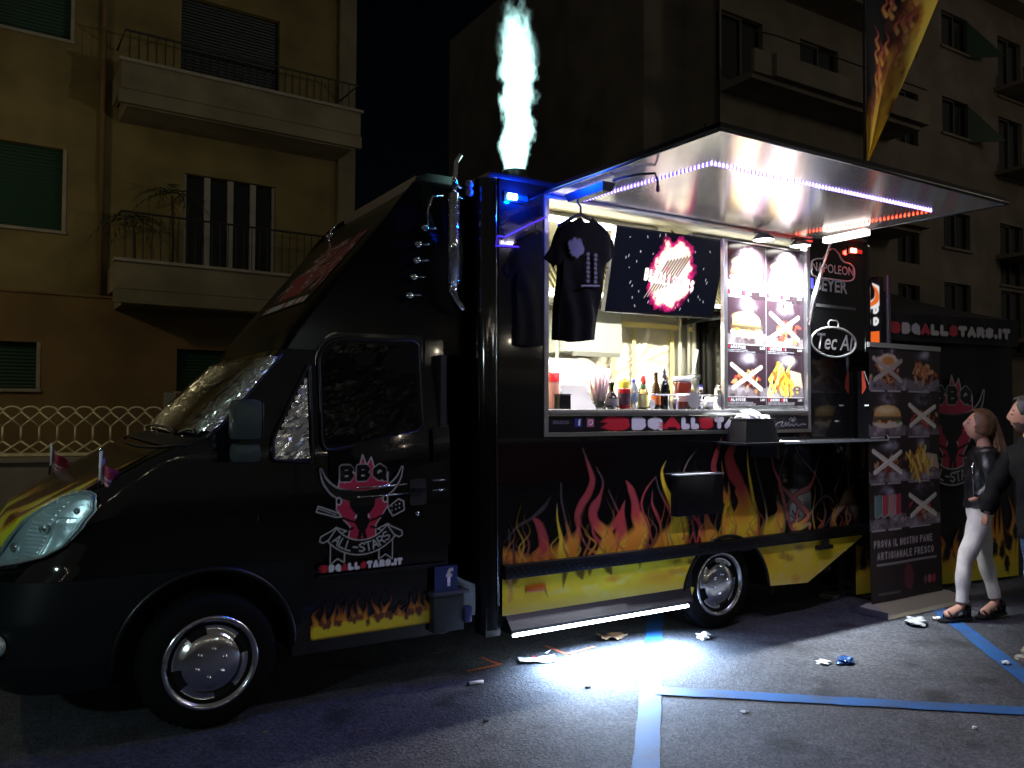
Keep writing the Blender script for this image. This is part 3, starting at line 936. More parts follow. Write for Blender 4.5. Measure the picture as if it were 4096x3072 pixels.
HLP = [(.300, .872), (.296, .90), (.275, 1.0), (.255, 1.09), (.245, 1.16), (.215, 1.215), (.17, 1.235), (.125, 1.235), (.09, 1.225), (.068, 1.20), (.050, 1.158), (.062, 1.075), (.093, .988), (.13, .945), (.20, .912), (.27, .885)]
HL = inpoly(HLP)
patch('bonnet_flames', .2, .8, .93, 1.42, 220, 130, PRINT, .004, keep=lambda t, z: ~inpoly([(p[0], p[1]) for p in HLP])(t, z) & ((t > .255) | (z > 1.24)) & ((t < .745) | (z > 1.24)) & (z > .97 - .04 * np.cos((t - .5) * 6)), col=hood_paint)
# bonnet shut line, cowl and wipers
b = MB(); pts = []
for t in np.linspace(.03, .97, 60):
    z = 1.44 + .03 * abs(t - .5) * 2
    x, y, _ = surf(t, z); pts.append((float(x) - .004, float(y), z + .004))
b.tube(pts, .006, 6); b.build('bonnet_shut_line', BLKM, TK)
patch('cowl', .02, .98, 1.462, 1.503, 90, 6, BLKM, .006)
for tb in (.30, .62):
    pts = []
    for k in range(8):
        t = tb - .24 * k / 7; z = 1.51 + .02 * math.sin(k / 7 * PI)
        x, y, _ = surf(t, z); pts.append((float(x) - .03, float(y), z + .02))
    b = MB(); b.tube(pts, .009, 6); b.build('wiper', BLKM, TK)
# windscreen: crumpled foil sunshade behind glass
def crumple(tt, zz):
    rs = np.random.RandomState(4)
    return rs.uniform(-1, 1, tt.shape) * .0068 + (vnoise(tt.shape[0], tt.shape[1], 7, 3, 2) - .5) * .035
FOIL = mat('crumpled_foil', (.95, .94, .84), .27, 1.)
FOIL2 = mat('crumpled_side_foil', (.90, .92, .90), .22, 1.)
wsk = lambda t, z: (z > 1.515 + .02 * np.clip((.1 - t) / .1, 0, 1)) & (z < 1.955) & (t > .012) & (t < .988)
patch('windscreen', .0, 1, 1.50, 1.98, 90, 26, GLASS, .036, keep=wsk)
patch('foil_sunshade', .0, 1, 1.50, 1.98, 110, 30, FOIL, .018, keep=wsk, bumpf=crumple, smooth=False)
for t in (.012, .988):
    b = MB(); b.tube([tuple(float(v) for v in surf(t, z)) for z in np.linspace(1.50, 1.97, 14)], .014, 6); b.build('windscreen_pillar', BLKM, TK, True)
# ---- headlight
def bowl(tt, zz): return -.022 * np.exp(-((tt - .17) / .05) ** 2 - ((zz - 1.05) / .09) ** 2) - .02 * np.exp(-((tt - .25) / .03) ** 2 - ((zz - .96) / .05) ** 2) + .003 * np.sin(zz * 330) * (np.abs(tt - .19) < .03) - .012 * (np.abs(tt - .12) < .03) * (zz < 1.12)
hp = patch('headlight', .03, .32, .85, 1.26, 170, 190, mat('headlight_reflector', (.74, .84, .84), .34, .75, bump=(14, .3, .02)), .030, keep=HL, bumpf=bowl)
hp.data.polygons.foreach_set('use_smooth', [True] * len(hp.data.polygons))
patch('headlight_lens', .03, .32, .85, 1.26, 150, 170, glass_mat('headlight_lens', (.86, .95, .96), .03, 1.3), .046, keep=HL, parent=hp)
b = MB(); pts = []
for (t0, z0_), (t1, z1_) in zip(HLP, HLP[1:] + HLP[:1]):
    for k in range(4):
        t = t0 + (t1 - t0) * k / 4; z = z0_ + (z1_ - z0_) * k / 4
        x, y, _ = surf(t, z); e = Vector((float(x) - .9 * .0, float(y), z)); nx = Vector((-.75, -.65, .1)).normalized()
        pts.append(e + nx * .036)
b.tube(pts, .010, 6, closed=True); b.build('headlight_rim', mat('rim_grey', (.32, .36, .36), .3, .4), hp, True)
for (t, z, r) in ((.17, 1.07, .030), (.245, .97, .028), (.10, 1.15, .024)):
    x, y, _ = surf(t, z); c = Vector((float(x), float(y), z)) + Vector((-.7, -.7, .1)).normalized() * .022
    b = MB(); b.lathe([(0, -.012), (r * .6, -.010), (r, 0), (r * .7, .004), (0, .006)], 14, 'X'); o = b.build('bulb', CHR, hp, True, loc=c); o.rotation_euler = (0, 0, math.radians(45))
# far headlight
patch('headlight', .68, .97, .85, 1.26, 60, 60, mat('headlight_reflector'), .008, keep=lambda t, z: HL(1 - t, z))
# grille slots and number plate area on the bumper front, fog light
b = MB()
for k in range(3):
    pts = [tuple(float(v) for v in surf(t, .86 + .035 * k)) for t in np.linspace(.36, .64, 12)]
    b.tube([(p[0] - .01, p[1], p[2]) for p in pts], .011, 6)
b.build('grille', BLKP, TK)
x, y, _ = surf(.2, .52)
b = MB(); b.lathe([(0, -.01), (.05, -.01), (.055, .01)], 18, 'X', (0, 0, 0)); o = b.build('fog_light', mat('headlight_reflector'), TK, True, loc=(float(x) - .02, float(y) - .02, .52)); o.rotation_euler = (0, 0, math.radians(50))
# ---- side glazing and door
def side_poly(name, pts, m, off, parent=TK, depth=.004, nsub=1):
    """flat piece following the near cab side, outline in (x,z)"""
    b = MB(); n = len(pts)
    P = [(x, sidey(z) - off, z) for x, z in pts]; Q = [(x, sidey(z) - off + depth, z) for x, z in pts]
    b.add(P + Q, [tuple(range(n))] + [(i, (i + 1) % n, (i + 1) % n + n, i + n) for i in range(n)])
    return b.build(name, m, parent)
def rounded(pts, r=.05, k=5):
    out = []
    n = len(pts)
    for i in range(n):
        p0, p, p1 = (np.array(pts[(i + j) % n], float) for j in (-1, 0, 1))
        d0, d1 = (p0 - p), (p1 - p); l0, l1 = np.linalg.norm(d0), np.linalg.norm(d1)
        rr = min(r, l0 * .45, l1 * .45)
        a, c = p + d0 / l0 * rr, p + d1 / l1 * rr
        for t in np.linspace(0, 1, k): out.append(tuple((1 - t) ** 2 * a + 2 * t * (1 - t) * p + t * t * c))
    return out
DW = rounded([(.60, 1.415), (.60, 1.98), (.68, 2.075), (1.24, 2.085), (1.24, 1.53)], .07)
QW = rounded([(.315, 1.375), (.325, 1.50), (.50, 1.84), (.545, 1.93), (.545, 1.36)], .03)
dr = side_poly('door', rounded([(.57, .30), (.57, 1.40), (.58, 2.00), (.66, 2.11), (1.27, 2.12), (1.27, .30)], .05), BLK, .006)
side_poly('door_window', DW, mat('dark_tinted_glass', (.003, .003, .004), .04), .016, dr)
b = MB(); b.tube([(x, sidey(z) - .016, z) for x, z in DW], .010, 6, closed=True); b.build('window_seal', BLKP, dr, True)
def side_foil(name, outline, m, off, amp, seed, sparse=None):
    pl = np.array(outline); x0, z0_ = pl.min(0); x1, z1_ = pl.max(0)
    nx, nz_ = int((x1 - x0) / .020) + 2, int((z1_ - z0_) / .020) + 2
    X, Z = np.meshgrid(np.linspace(x0, x1, nx), np.linspace(z0_, z1_, nz_))
    rs = np.random.RandomState(seed); o = (vnoise(nz_, nx, 6, seed, 2) - .5) * amp * 2 + rs.uniform(-1, 1, X.shape) * amp * .30
    for k in range(26):
        cx, cz, a = rs.uniform(x0, x1), rs.uniform(z0_, z1_), rs.uniform(.3, 1.6)
        u = (X - cx) * math.cos(a) + (Z - cz) * math.sin(a); v = -(X - cx) * math.sin(a) + (Z - cz) * math.cos(a)
        o += rs.uniform(-1, 1) * amp * np.exp(-(v / .014) ** 2 - (u / .09) ** 2)
    Y = np.vectorize(sidey)(Z) - off - o
    k = inpoly(outline)(X, Z)
    if sparse is not None: k &= sparse(X, Z)
    ii = np.arange(X.size).reshape(X.shape)
    q = np.stack([ii[:-1, :-1], ii[:-1, 1:], ii[1:, 1:], ii[1:, :-1]], -1)[k[:-1, :-1] & k[1:, 1:] & k[:-1, 1:] & k[1:, :-1]].reshape(-1, 4)
    us = np.unique(q); rm = np.full(X.size, -1); rm[us] = np.arange(len(us))
    me = bpy.data.meshes.new(name); me.from_pydata(np.stack([X, Y, Z], -1).reshape(-1, 3)[us].tolist(), [], rm[q].tolist())
    return link(name, me, m, TK, False)
side_foil('quarter_window_foil', QW, FOIL2, .014, .010, 9)
side_foil('door_window_foil', [(p[0] * .96 + .04, p[1] * .97 + .05) for p in DW], mat('dark_foil_behind_tint', (.012, .012, .012), .22, 1.), .020, .004, 12)
b = MB(); b.tube([(x, sidey(z) - .012, z) for x, z in QW], .012, 6, closed=True); b.build('quarter_window_seal', BLKP, TK, True)
# shoulder swage that catches the light below the window, rear pillar, handle, mouldings
def bulge(x, z):
    x = np.asarray(x, float); zc = 1.345 + (x - .62) * .17; op_ = np.clip((x - .72) / .35, 0, 1); v_ = np.clip((zc + .085 - z) / .21, 0, 1)
    return .100 - .017 * op_ * np.sin(np.minimum(1, v_) * PI * .62) ** 1.2 * (1 - .25 * np.maximum(0, v_ - .6))
for nm, xa, xb, par in (('waist_crease', .64, 1.262, dr), ('waist_crease', 1.29, 1.405, TK)):
    b = MB(); cols_ = 14; rows_ = 9
    for i in range(cols_):
        x = xa + (xb - xa) * i / (cols_ - 1); zc = 1.345 + (x - .62) * .17; pass
        for j in range(rows_):
            v_ = j / (rows_ - 1); b.v.append((x, float(bulge(x, zc + .085 - .21 * v_)), zc + .085 - .21 * v_))
    b.f = [(i * rows_ + j, i * rows_ + j + 1, (i + 1) * rows_ + j + 1, (i + 1) * rows_ + j) for i in range(cols_ - 1) for j in range(rows_ - 1)]; b.mi = [0] * len(b.f)
    b.build(nm, BLK, par, True)
side_poly('rear_pillar', rounded([(1.285, .30), (1.285, 2.1), (1.41, 2.1), (1.41, .30)], .02), BLK, .004)
side_poly('handle_recess', rounded([(1.14, 1.08), (1.14, 1.24), (1.25, 1.24), (1.25, 1.08)], .02), BLKM, .010, dr)
b = MB(); b.box((1.15, .070, 1.16), (1.24, .088, 1.19), bev=.006); b.build('handle', BLKP, dr)
b = MB(); b.lathe([(0, -.006), (.014, -.006), (.016, .004)], 14, 'Y', (1.19, .09, 1.03)); b.build('lock', CHR, dr, True)
for z, x0, x1 in ((1.205, .80, 1.12), (1.150, .80, 1.13)):
    b = MB(); b.tube([(x0, .088, z), (x1, .088, z + .006)], .005, 6); b.build('chrome_strip', CHR, dr, True)
for z in (1.225, 1.165):
    b = MB(); b.tube([(1.29, .092, z), (1.40, .092, z + .004)], .007, 6); b.build('chrome_strip', CHR, TK, True)
b = MB(); b.box((.575, .085, .70), (1.40, .105, .72), bev=.005); b.build('side_moulding', BLKP, TK)
# mirror
mr = MB(); mr.box((.05, -.21, 1.50), (.19, -.03, 1.71), bev=.035); o = mr.build('wing_mirror', mat('mirror_shell', (.035, .05, .052), .36), TK, auto=40)
b = MB(); b.box((.055, -.20, 1.385), (.185, -.04, 1.485), bev=.03); b.build('lower_mirror', mat('mirror_shell'), o, auto=40)
b = MB(); b.tube([(.12, -.04, 1.45), (.16, .06, 1.42), (.2, .14, 1.40)], .022, 8); b.build('mirror_arm', BLKP, o, True)
b = MB(); b.box((.191, -.19, 1.52), (.195, -.05, 1.69)); b.build('mirror_glass', CHR, o)
# side blinker
b = MB(); b.box((.24, .085, 1.05), (.245, .10, 1.09)); b.build('side_blinker', CHR, TK)
# fender flags
def fender_flag(x, y, z0_, lean, seed):
    f = MB(); f.tube([(x, y, z0_), (x + .008, y, z0_ + .17)], .006, 8); fo = f.build('flag_staff', BLKP, TK, True)
    f = MB(); f.tube([(x + .008, y, z0_ + .10), (x + .012, y, z0_ + .245)], .008, 8); f.build('staff_sleeve', WHITE, fo, True)
    f = MB(); f.lathe([(0, -.008), (.009, 0), (0, .012)], 10, c=(x + .012, y, z0_ + .252)); f.build('finial', CHR, fo, True)
    cv = Canvas(0, .14, 0, .17, .004, bg=(.35, .03, .05))
    for k in range(4): cv.poly([(0, .012 + .026 * k), (.14, .012 + .026 * k), (.14, .024 + .026 * k), (0, .024 + .026 * k)], (.45, .40, .40))
    cv.poly([(0, .10), (.055, .10), (.055, .17), (0, .17)], (.03, .04, .16))
    cv.stroke([(.012, .012), (.012, .16)], .012, (.6, .6, .6))
    n = vnoise(cv.h, cv.w, 12, seed)
    def fm(X, Y): return x + .012 + X * .62 + .02 * np.sin(X * 40 + 2) * (X > .01), y + .02 * np.sin(X * 60) + .03 * (n - .5), z0_ + .055 + Y * .95 - X * .5 * (1 + .5 * n)
    cv.grid('flag', fm, MPRINT, fo)
fender_flag(-.53, .16, 1.20, 0, 3)
fender_flag(-.70, 1.75, 1.18, 0, 8)

# ---- chrome stack, marker lights, horn, rails on the fairing flank
def stack(y, full=True):
    b = MB(); b.tube([(1.40, y, 2.42), (1.40, y, 3.0)], .036, 22); s = b.build('exhaust_stack', CHR, TK, True)
    b = MB(); b.tube([(1.405, y, 3.0), (1.41, y, 3.12), (1.415, y, 3.20), (1.445, y, 3.25)], .017, 14); b.build('stack_tip', CHR, s, True)
    b = MB(); b.tube([(1.40, y, 2.43), (1.40, y, 2.39), (1.42, y + .005, 2.345), (1.47, y + .02, 2.30), (1.53, y + .04, 2.28)], [.035, .028, .022, .020, .020], 14); b.build('stack_elbow', CHR, s, True)
    b = MB()        # perforated heat shield: rows of round studs
    for i in range(34):
        for k in range(9):
            a = -2.9 + k * .33 + (.16 if i % 2 else 0); z = 2.44 + i * .0162
            c = Vector((1.40 + .036 * math.cos(a), y + .036 * math.sin(a), z)); r = .0048
            d = Vector((math.cos(a), math.sin(a), 0)); sd_ = Vector((-math.sin(a), math.cos(a), 0))
            b.add([c + sd_ * r, c + Vector((0, 0, r)), c - sd_ * r, c - Vector((0, 0, r)), c + d * .0045], [(0, 1, 4), (1, 2, 4), (2, 3, 4), (3, 0, 4)])
    tag(b.build('heat_shield_studs', CHR, s, False), kind='stuff')
    b = MB(); b.tube([(1.41, y, 2.985), (1.53, y + .06, 2.99)], .009, 6); b.tube([(1.40, y, 3.05), (1.49, y + .02, 3.045)], .007, 6); b.build('stack_bracket', CHR, s, True)
    return s
stack(.05); stack(2.07)
for (x, z) in ((1.262, 2.79), (1.215, 2.682), (1.205, 2.580), (1.182, 2.474), (1.155, 2.358)):
    y = sidey(z) - .055
    b = MB(); b.lathe([(0, -.028), (.013, -.026), (.021, -.012), (.021, .018), (.008, .03), (0, .03)], 16, 'X', (x, y, z)); l = b.build('marker_light', CHR, TK, True)
    b = MB(); b.tube([(x, y, z), (x + .01, y + .06, z)], .008, 6); b.build('stem', CHR, l, True)
    b = MB(); b.tube([(x + .05, sidey(z) - .012, z + .012), (x + .12, sidey(z) - .012, z + .018)], .007, 8); b.build('bright_strip', CHR, l, True)
b = MB(); b.tube([(1.27, .14, 2.80), (1.265, .135, 2.90), (1.30, .14, 2.99), (1.37, .14, 3.0)], .008, 8); b.build('grab_rail', CHR, TK, True)
for z in (3.07, 3.02):
    b = MB(); b.lathe([(0, -.02), (.022, -.014), (.028, 0), (.022, .014), (0, .02)], 14, 'Y', (1.50, .03, z)); b.build('round_marker', mat('frosted_lamp', (.25, .25, .25), .3), TK, True)
# horn on the ridge of the fairing
hx, hz = .93, 2.79
b = MB(); b.tube([(hx, 1.0, hz - .02), (hx, 1.0, hz + .05), (hx + .01, 1.0, hz + .10), (hx + .05, 1.0, hz + .15)], [.010, .011, .011, .006], 10); o = b.build('roof_horn', CHR, TK, True)
for s in (-1, 1):
    b = MB(); b.lathe([(0, -.02), (.018, -.01), (.016, .012), (0, .02)], 12, 'X', (hx, 1.0 + .035 * s, hz + .065)); b.build('horn_bell', CHR, o, True)

# red and white print on the slope of the fairing
def fair_paint(tt, zz):
    n = vnoise(tt.shape[0], tt.shape[1], 14, 5, 3)
    c = np.zeros(tt.shape + (3,)) + np.array((.004, .004, .005))
    a = np.clip((.16 - np.abs(tt - .40 + (zz - 2.55) * .12) + (n - .5) * .12) / .02, 0, 1) * (zz > 2.40) * np.clip((n - .3) * 6, 0, 1)
    c = c * (1 - a[..., None]) + np.array((.30, .03, .05)) * a[..., None]
    w = (np.abs(n - .5) < .035) & (a > .1)
    c[w] = (.35, .32, .30)
    st_ = (zz > 2.315) & (zz < 2.355) & (tt > .30) & (tt < .56)
    c[st_] = (.50, .48, .46)
    st_ &= ((tt * 60).astype(int) % 4 == 0); c[st_] = (.42, .05, .07)
    return c
patch('fairing_print', .26, .60, 2.30, 2.80, 120, 130, PRINT, .004, col=fair_paint)
# ------------------------------------------------------------------ box body
CREAM = mat('cream_panel', (.62, .58, .40), .55, noise=(2, .06))
ox = lambda name, a, c, m, parent=TK, bev=0.: (lambda b: (b.box(a, c, bev=bev), b.build(name, m, parent, auto=40 if bev else None))[1])(MB())
XW0, XW1, ZW0, ZW1 = 2.042, 4.69, 1.483, 3.075
ox('side_panel', (1.70, 0, .60), (5.42, .04, ZW0), BLK)
ox('side_panel', (1.70, 0, ZW0 + .0), (XW0, .04, 3.13), BLK)
ox('side_panel', (XW1, 0, ZW0 + .0), (5.42, .04, 3.13), BLK)
ox('top_rail', (XW0 + .002, .002, ZW1), (XW1 - .002, .04, 3.13), BLK)
ox('roof', (1.62, -.012, 3.132), (5.44, 2.14, 3.165), BLKM, bev=.008)
ox('front_wall', (1.62, .10, .55), (1.66, 2.12, 3.13), BLK)
ox('rear_wall', (5.38, .041, .60), (5.42, 2.12, 3.13), BLK)
ox('far_wall', (1.66, 2.08, .60), (5.38, 2.12, 3.13), mat('wall_steel', (.66, .64, .54), .35, .25, noise=(1.5, .15), bump=(3, .12, .02)))
ox('floor', (1.66, .04, .56), (5.38, 2.08, .60), BLKM)
ox('inner_lining', (1.662, .06, .61), (1.69, 2.075, 3.10), CREAM)
ox('ceiling', (1.70, .06, 3.095), (5.37, 2.07, 3.12), CREAM)
ox('rear_corner_post', (5.421, .004, .60), (5.535, .30, 3.13), BLK, bev=.02)
# rounded front corner post with bright edge trim
b = MB()
for z0_, z1_ in ((.28, 3.13),):
    pr = [(.10 * math.cos(a), .10 * math.sin(a)) for a in np.linspace(PI, 1.5 * PI, 9)]
    V = []
    for z in (z0_, z1_): V += [(1.70 + p[0] - (.03 if z > 1 else 0) * 1, .10 + p[1], z) for p in pr]
    n = len(pr); b.add(V, [(i, i + 1, n + i + 1, n + i) for i in range(n - 1)])
b.build('corner_post', BLK, TK, True)
for x, y, r in ((1.645, .045, .007), (1.70, -.006, .006)):
    b = MB(); b.tube([(x - .03 * ((z - .28) / 2.85), y, z) for z in np.linspace(.4, 3.1, 6)], r, 8); b.build('edge_trim', mat('dark_chrome', (.25, .25, .26), .15, 1.), TK, True)
ox('corner_foot', (1.63, .02, .24), (1.735, .16, .42), BLKM)
# ---- skirt print : yellow with scorched licks
def skirt_mask(X, Z):
    low = np.where(X < 3.35, .363, np.where(X < 4.16, 9., np.where(X < 4.65, .277 - (X - 4.164) * .05, .253 + (X - 4.647) * .44)))
    arch = np.hypot(X - 3.72, Z - .25) > .455
    low2 = np.where((X >= 3.35) & (X < 4.16), .30, low)
    return (Z >= low2 - 1e-6) & arch & (Z < .602) & (X < 5.36)
cv = Canvas(1.735, 5.37, .25, .606, .009, bg=(.80, .60, .03))
nz1 = vnoise(cv.h, cv.w, 30, 3); nz2 = vnoise(cv.h, cv.w, 9, 8)
cv.blend(np.clip((nz1 - .52) * 3.2, 0, .75) * np.clip((cv.Y - .30) / .1, 0, 1), (.70, .33, .03))
cv.blend(np.clip((nz2 - .62) * 3, 0, .5), (.78, .66, .20))
cv.blend(np.clip((.36 - cv.Y) / .12, 0, 1) * .45, (.74, .62, .25))
for x, z, w_, h_, l in ((2.22, .60, .05, .16, -.02), (2.33, .60, .10, .11, .03), (2.42, .60, .05, .08, .0), (2.56, .60, .09, .10, .05), (1.80, .60, .14, .07, .0), (2.86, .60, .03, .07, .0), (2.05, .47, .02, .10, .03)):
    cv.stroke([(x, z + .02), (x + l * .5, z - h_ * .5), (x + l, z - h_)], [w_, w_ * .7, .008], (.10, .03, .008), .85, .6)
for x, z in ((2.60, .455), (2.64, .46), (3.18, .44), (3.26, .44), (4.50, .29)): cv.ell(x, z, .045, .035, (.62, .24, .02), rag=.8, seed=int(x * 100), soft=.9, op=.55)
for x, z in ((3.35, .53), (3.2, .55), (4.35, .50), (4.42, .47), (4.55, .55)): cv.ell(x, z, .05, .03, (.25, .14, .02), rag=1.2, seed=int(x * 90), soft=.9, op=.7)
cv.stroke([(1.79, .58), (1.80, .45), (1.79, .38)], .03, (.65, .32, .1), op=.8)
def skirt_low(X): return np.where(X < 3.5, .363, np.where(X < 4.2, .282, np.where(X < 4.65, .277 - (X - 4.164) * .05, .253 + (X - 4.647) * .44)))
cv.grid('skirt_flames', lambda X, Y: (X, 0 * X - .003, skirt_low(X) + (Y - .25) / .356 * (.604 - skirt_low(X))), PRINT, TK, mask=(np.hypot(cv.X - 3.72, skirt_low(cv.X) + (cv.Y - .25) / .356 * (.604 - skirt_low(cv.X)) - .25) > .455) & ((cv.X < 3.36) | (cv.X > 4.17) | (cv.Y > .3)))
b = MB(); b.poly([(1.735, .366), (3.36, .366), (3.36, .60), (1.735, .60)], (-.001, .03)); b.build('skirt', BLK, TK)
b = MB(); b.poly([(4.17, .282), (4.64, .258), (5.30, .545), (5.30, .60), (4.17, .60)], (-.001, .03)); b.build('skirt', BLK, TK)
# rear wheel arch
arc2 = [(3.72 + .456 * math.cos(a), .25 + .456 * math.sin(a)) for a in np.linspace(.05, PI - .15, 30)]
b = MB(); v = []
for x, z in arc2: v += [(x, -.012, z), (x, .5, z)]
b.add(v, [(2 * i, 2 * i + 1, 2 * i + 3, 2 * i + 2) for i in range(len(arc2) - 1)]); b.build('rear_arch', BLKP, TK); b = MB(); b.tube([(x, -.008, z) for x, z in arc2], .013, 8); b.build('rear_arch_lip', BLKP, TK, True)
b = MB(); b.tube([(3.36, -.006, .36), (3.33, -.012, .30), (3.325, -.014, .25)], [.014, .014, .018], 6); b.build('mudguard_edge', mat('yellow_edge', (.6, .58, .04), .4), TK, True)
# rub bar with tread studs
ox('rub_bar', (1.737, -.035, .592), (5.42, .0, .681), BLKP, bev=.008)
b = MB()
for i in range(150):
    x = 1.76 + i * .0243
    for k, zz in enumerate((.612, .636, .66)):
        s = 1 if (i + k) % 2 else -1
        b.add([(x - .009, -.0352, zz - .005 * s), (x + .009, -.0352, zz + .005 * s), (x + .006, -.0352, zz + .008 * s), (x, -.041, zz)], [(0, 1, 3), (1, 2, 3), (2, 0, 3)])
tag(b.build('rub_bar_studs', BLKP, TK), kind='stuff')
# amber side lamps
ox('side_lamp', (1.905, -.016, .49), (2.05, -.0035, .532), mat('amber_lens', (.55, .12, .01), .15, spec=.8), bev=.004)
ox('hinge_bracket', (4.74, -.045, .515), (4.92, -.004, .545), BLKM); ox('hinge_bracket', (4.80, -.05, .545), (4.86, -.036, .60), BLKM)
# step with LED tube
b = MB(); b.add([(1.76, -.004, .362), (3.34, -.004, .362), (3.30, -.075, .285), (1.76, -.075, .285), (1.76, -.075, .262), (3.30, -.075, .262), (3.30, .06, .262), (1.76, .06, .262)], [(0, 1, 2, 3), (3, 2, 5, 4), (4, 5, 6, 7), (0, 3, 4, 7), (1, 6, 5, 2)])
stp = b.build('step', mat('tread_plate', (.012, .012, .016), .45, .4, bump=(80, .25, .006)), TK)
b = MB(); b.tube([(1.775, -.072, .255), (3.25, -.072, .255)], .012, 10); b.build('step_light', emis('led_white', (.80, .92, 1.0), 22), stp, True)
l = light('step_led', 'AREA', (2.62, -.072, .236), 150, (.50, .70, 1.0), (2.62, -.155, 0), 1.0, TK, sy=.025, spread=150); 
l.rotation_euler = (math.radians(-18), 0, 0)
# black drop-down shelf box and long ledge
ox('fold_table', (3.15, -.07, .895), (3.615, -.002, 1.185), mat('table_black', (.0025, .0025, .003), .45, spec=.25), bev=.006)
ox('table_edge', (3.15, -.076, 1.187), (3.615, -.004, 1.196), mat('grey_edge', (.3, .3, .31), .3))
ox('ledge', (3.60, -.30, 1.404), (5.30, -.002, 1.422), BLKP)
ox('ledge_edge', (4.02, -.304, 1.410), (5.30, -.3005, 1.426), mat('pale_edge', (.30, .36, .34), .3))
ox('ledge_bracket', (3.98, -.26, 1.30), (4.01, -.004, 1.403), BLKM)
b = MB(); b.poly([(-.30, 1.424), (-.02, 1.424), (-.02, 2.00), (-.08, 2.00)], (5.296, 5.302), 'X'); b.build('ledge_cheek', BLK, TK)
b = MB(); b.add([(5.303, -.302, 1.424), (5.303, -.275, 1.424), (5.303, -.085, 1.84), (5.303, -.10, 1.84)], [(0, 1, 2, 3)]); b.add([(5.294, -.304, 1.424), (5.304, -.304, 1.424), (5.304, -.082, 2.0), (5.294, -.082, 2.0)], [(0, 1, 2, 3)]); b.build('white_edge', WHITE, TK)
for z in (1.56, 1.70): ox('white_tick', (5.27, -.24 + (z - 1.424) * .35, z), (5.2955, -.20 + (z - 1.424) * .35, z + .012), WHITE)
b = MB(); b.add([(5.2945, -.105, 1.86), (5.2945, -.065, 1.80), (5.2945, -.06, 2.0), (5.2945, -.08, 2.0)], [(0, 1, 2, 3)]); b.build('red_panel', mat('orange_red', (.34, .035, .012), .5), TK)
# ---- flame print on the side panel (traced in panel coordinates)
PIX = np.array
_r0, _u0, _f0 = np.array(_R), np.array(_U), np.array(_f)
_c0 = np.array(cam.matrix_world.translation)
def onpanel(pts, base, sc):
    """photo tracing -> panel (x, z) on the plane y = 0"""
    o = []
    for px, py in pts:
        qx, qy = base[0] + px / sc, base[1] + py / sc
        d = _r0 * (qx - 2048) / 3195. - _u0 * (qy - 1536) / 3195. + _f0
        t = -_c0[1] / d[1]; p = _c0 + t * d
        o.append((p[0], p[2]))
    return o
FA_ = lambda *p: onpanel(p, (1950, 1700), 1.843)
FB_ = lambda *p: onpanel(p, (2750, 1700), 2.074)
cv = Canvas(1.737, 5.40, .682, 1.478, .0058)
PK = (.34, .05, .055); RD = (.45, .05, .05); OR = (.66, .24, .03); YE = (.74, .50, .03); GY = (.07, .05, .055); BK = (.004, .004, .005); DR = (.14, .04, .02); BG_ = (.36, .25, .12)
u = .00042 * 5.2      # zoom pixel to metres, roughly
def st(p, w, c, op=1., soft=.5): cv.stroke(p, [x * u * .60 for x in w], c, op, soft)
lt = vnoise(cv.h, cv.w, 60, 4)
st(FA_((120, 965), (300, 990), (450, 965), (560, 930), (640, 860)), [60, 40, 40, 70, 30], [OR, OR, DR, OR, YE], .9, 1.2)
st(FA_((560, 1000), (590, 900), (650, 780)), [60, 60, 6], [YE, OR, DR], .8, 1.3)
st(FA_((700, 170), (740, 290), (772, 400), (745, 500), (690, 590), (660, 680), (668, 760)), [5, 14, 30, 40, 44, 40, 20], [GY, PK, PK, PK, PK, PK, DR])
st(FA_((668, 700), (680, 790), (735, 900), (815, 950)), [26, 12, 12, 20], [PK, PK, GY, OR])
st(FA_((668, 740), (655, 850), (630, 960)), [12, 40, 60], [PK, OR, OR], .9, .9)
st(FA_((700, 180), (770, 330), (790, 380)), [6, 8, 3], [GY, GY, BK])
st(FA_((800, 310), (850, 420), (825, 530), (775, 640), (800, 730), (870, 800), (910, 880), (935, 960)), [6, 12, 16, 55, 50, 60, 80, 110], [GY, GY, PK, PK, RD, OR, OR, YE])
st(FA_((770, 700), (780, 800), (830, 870)), [8, 16, 22], [PK, PK, RD])
st(FA_((890, 480), (930, 570), (968, 650)), [8, 10, 10], [GY, GY, PK]); st(FA_((975, 660), (930, 740), (890, 800)), [30, 34, 20], [RD, RD, OR])
st(FA_((1010, 560), (990, 640), (985, 740), (985, 850), (990, 960)), [6, 36, 70, 90, 110], [PK, RD, RD, OR, OR])
st(FA_((1020, 410), (1055, 475), (1085, 570), (1095, 660), (1130, 730), (1130, 800), (1080, 890), (1050, 950)), [6, 40, 44, 60, 90, 110, 150, 170], [PK, PK, PK, RD, OR, OR, OR, YE])
st(FA_((1150, 720), (1158, 790), (1140, 870), (1110, 930)), [6, 12, 14, 14], [GY, YE, YE, YE])
st(FA_((830, 960), (850, 870), (875, 790), (890, 740)), [60, 34, 20, 6], [YE, OR, OR, GY], .95)
st(FA_((1240, 380), (1170, 470), (1135, 570), (1150, 660), (1190, 770), (1222, 900)), [6, 12, 14, 14, 14, 10], [GY, PK, PK, PK, PK, DR])
st(FA_((1215, 480), (1213, 580), (1250, 670), (1280, 760), (1290, 860)), [5, 14, 22, 14, 10], [GY, PK, PK, DR, DR])
st(FA_((1240, 390), (1265, 480), (1320, 590), (1360, 680), (1360, 760), (1300, 840), (1235, 915)), [8, 10, 14, 20, 40, 60, 40], [GY, GY, PK, PK, OR, YE, YE])
st(FA_((1315, 260), (1285, 340), (1297, 430), (1335, 520), (1385, 620), (1415, 720), (1390, 830), (1330, 900)), [6, 18, 26, 40, 70, 110, 160, 180], [GY, YE, YE, YE, YE, YE, YE, OR])
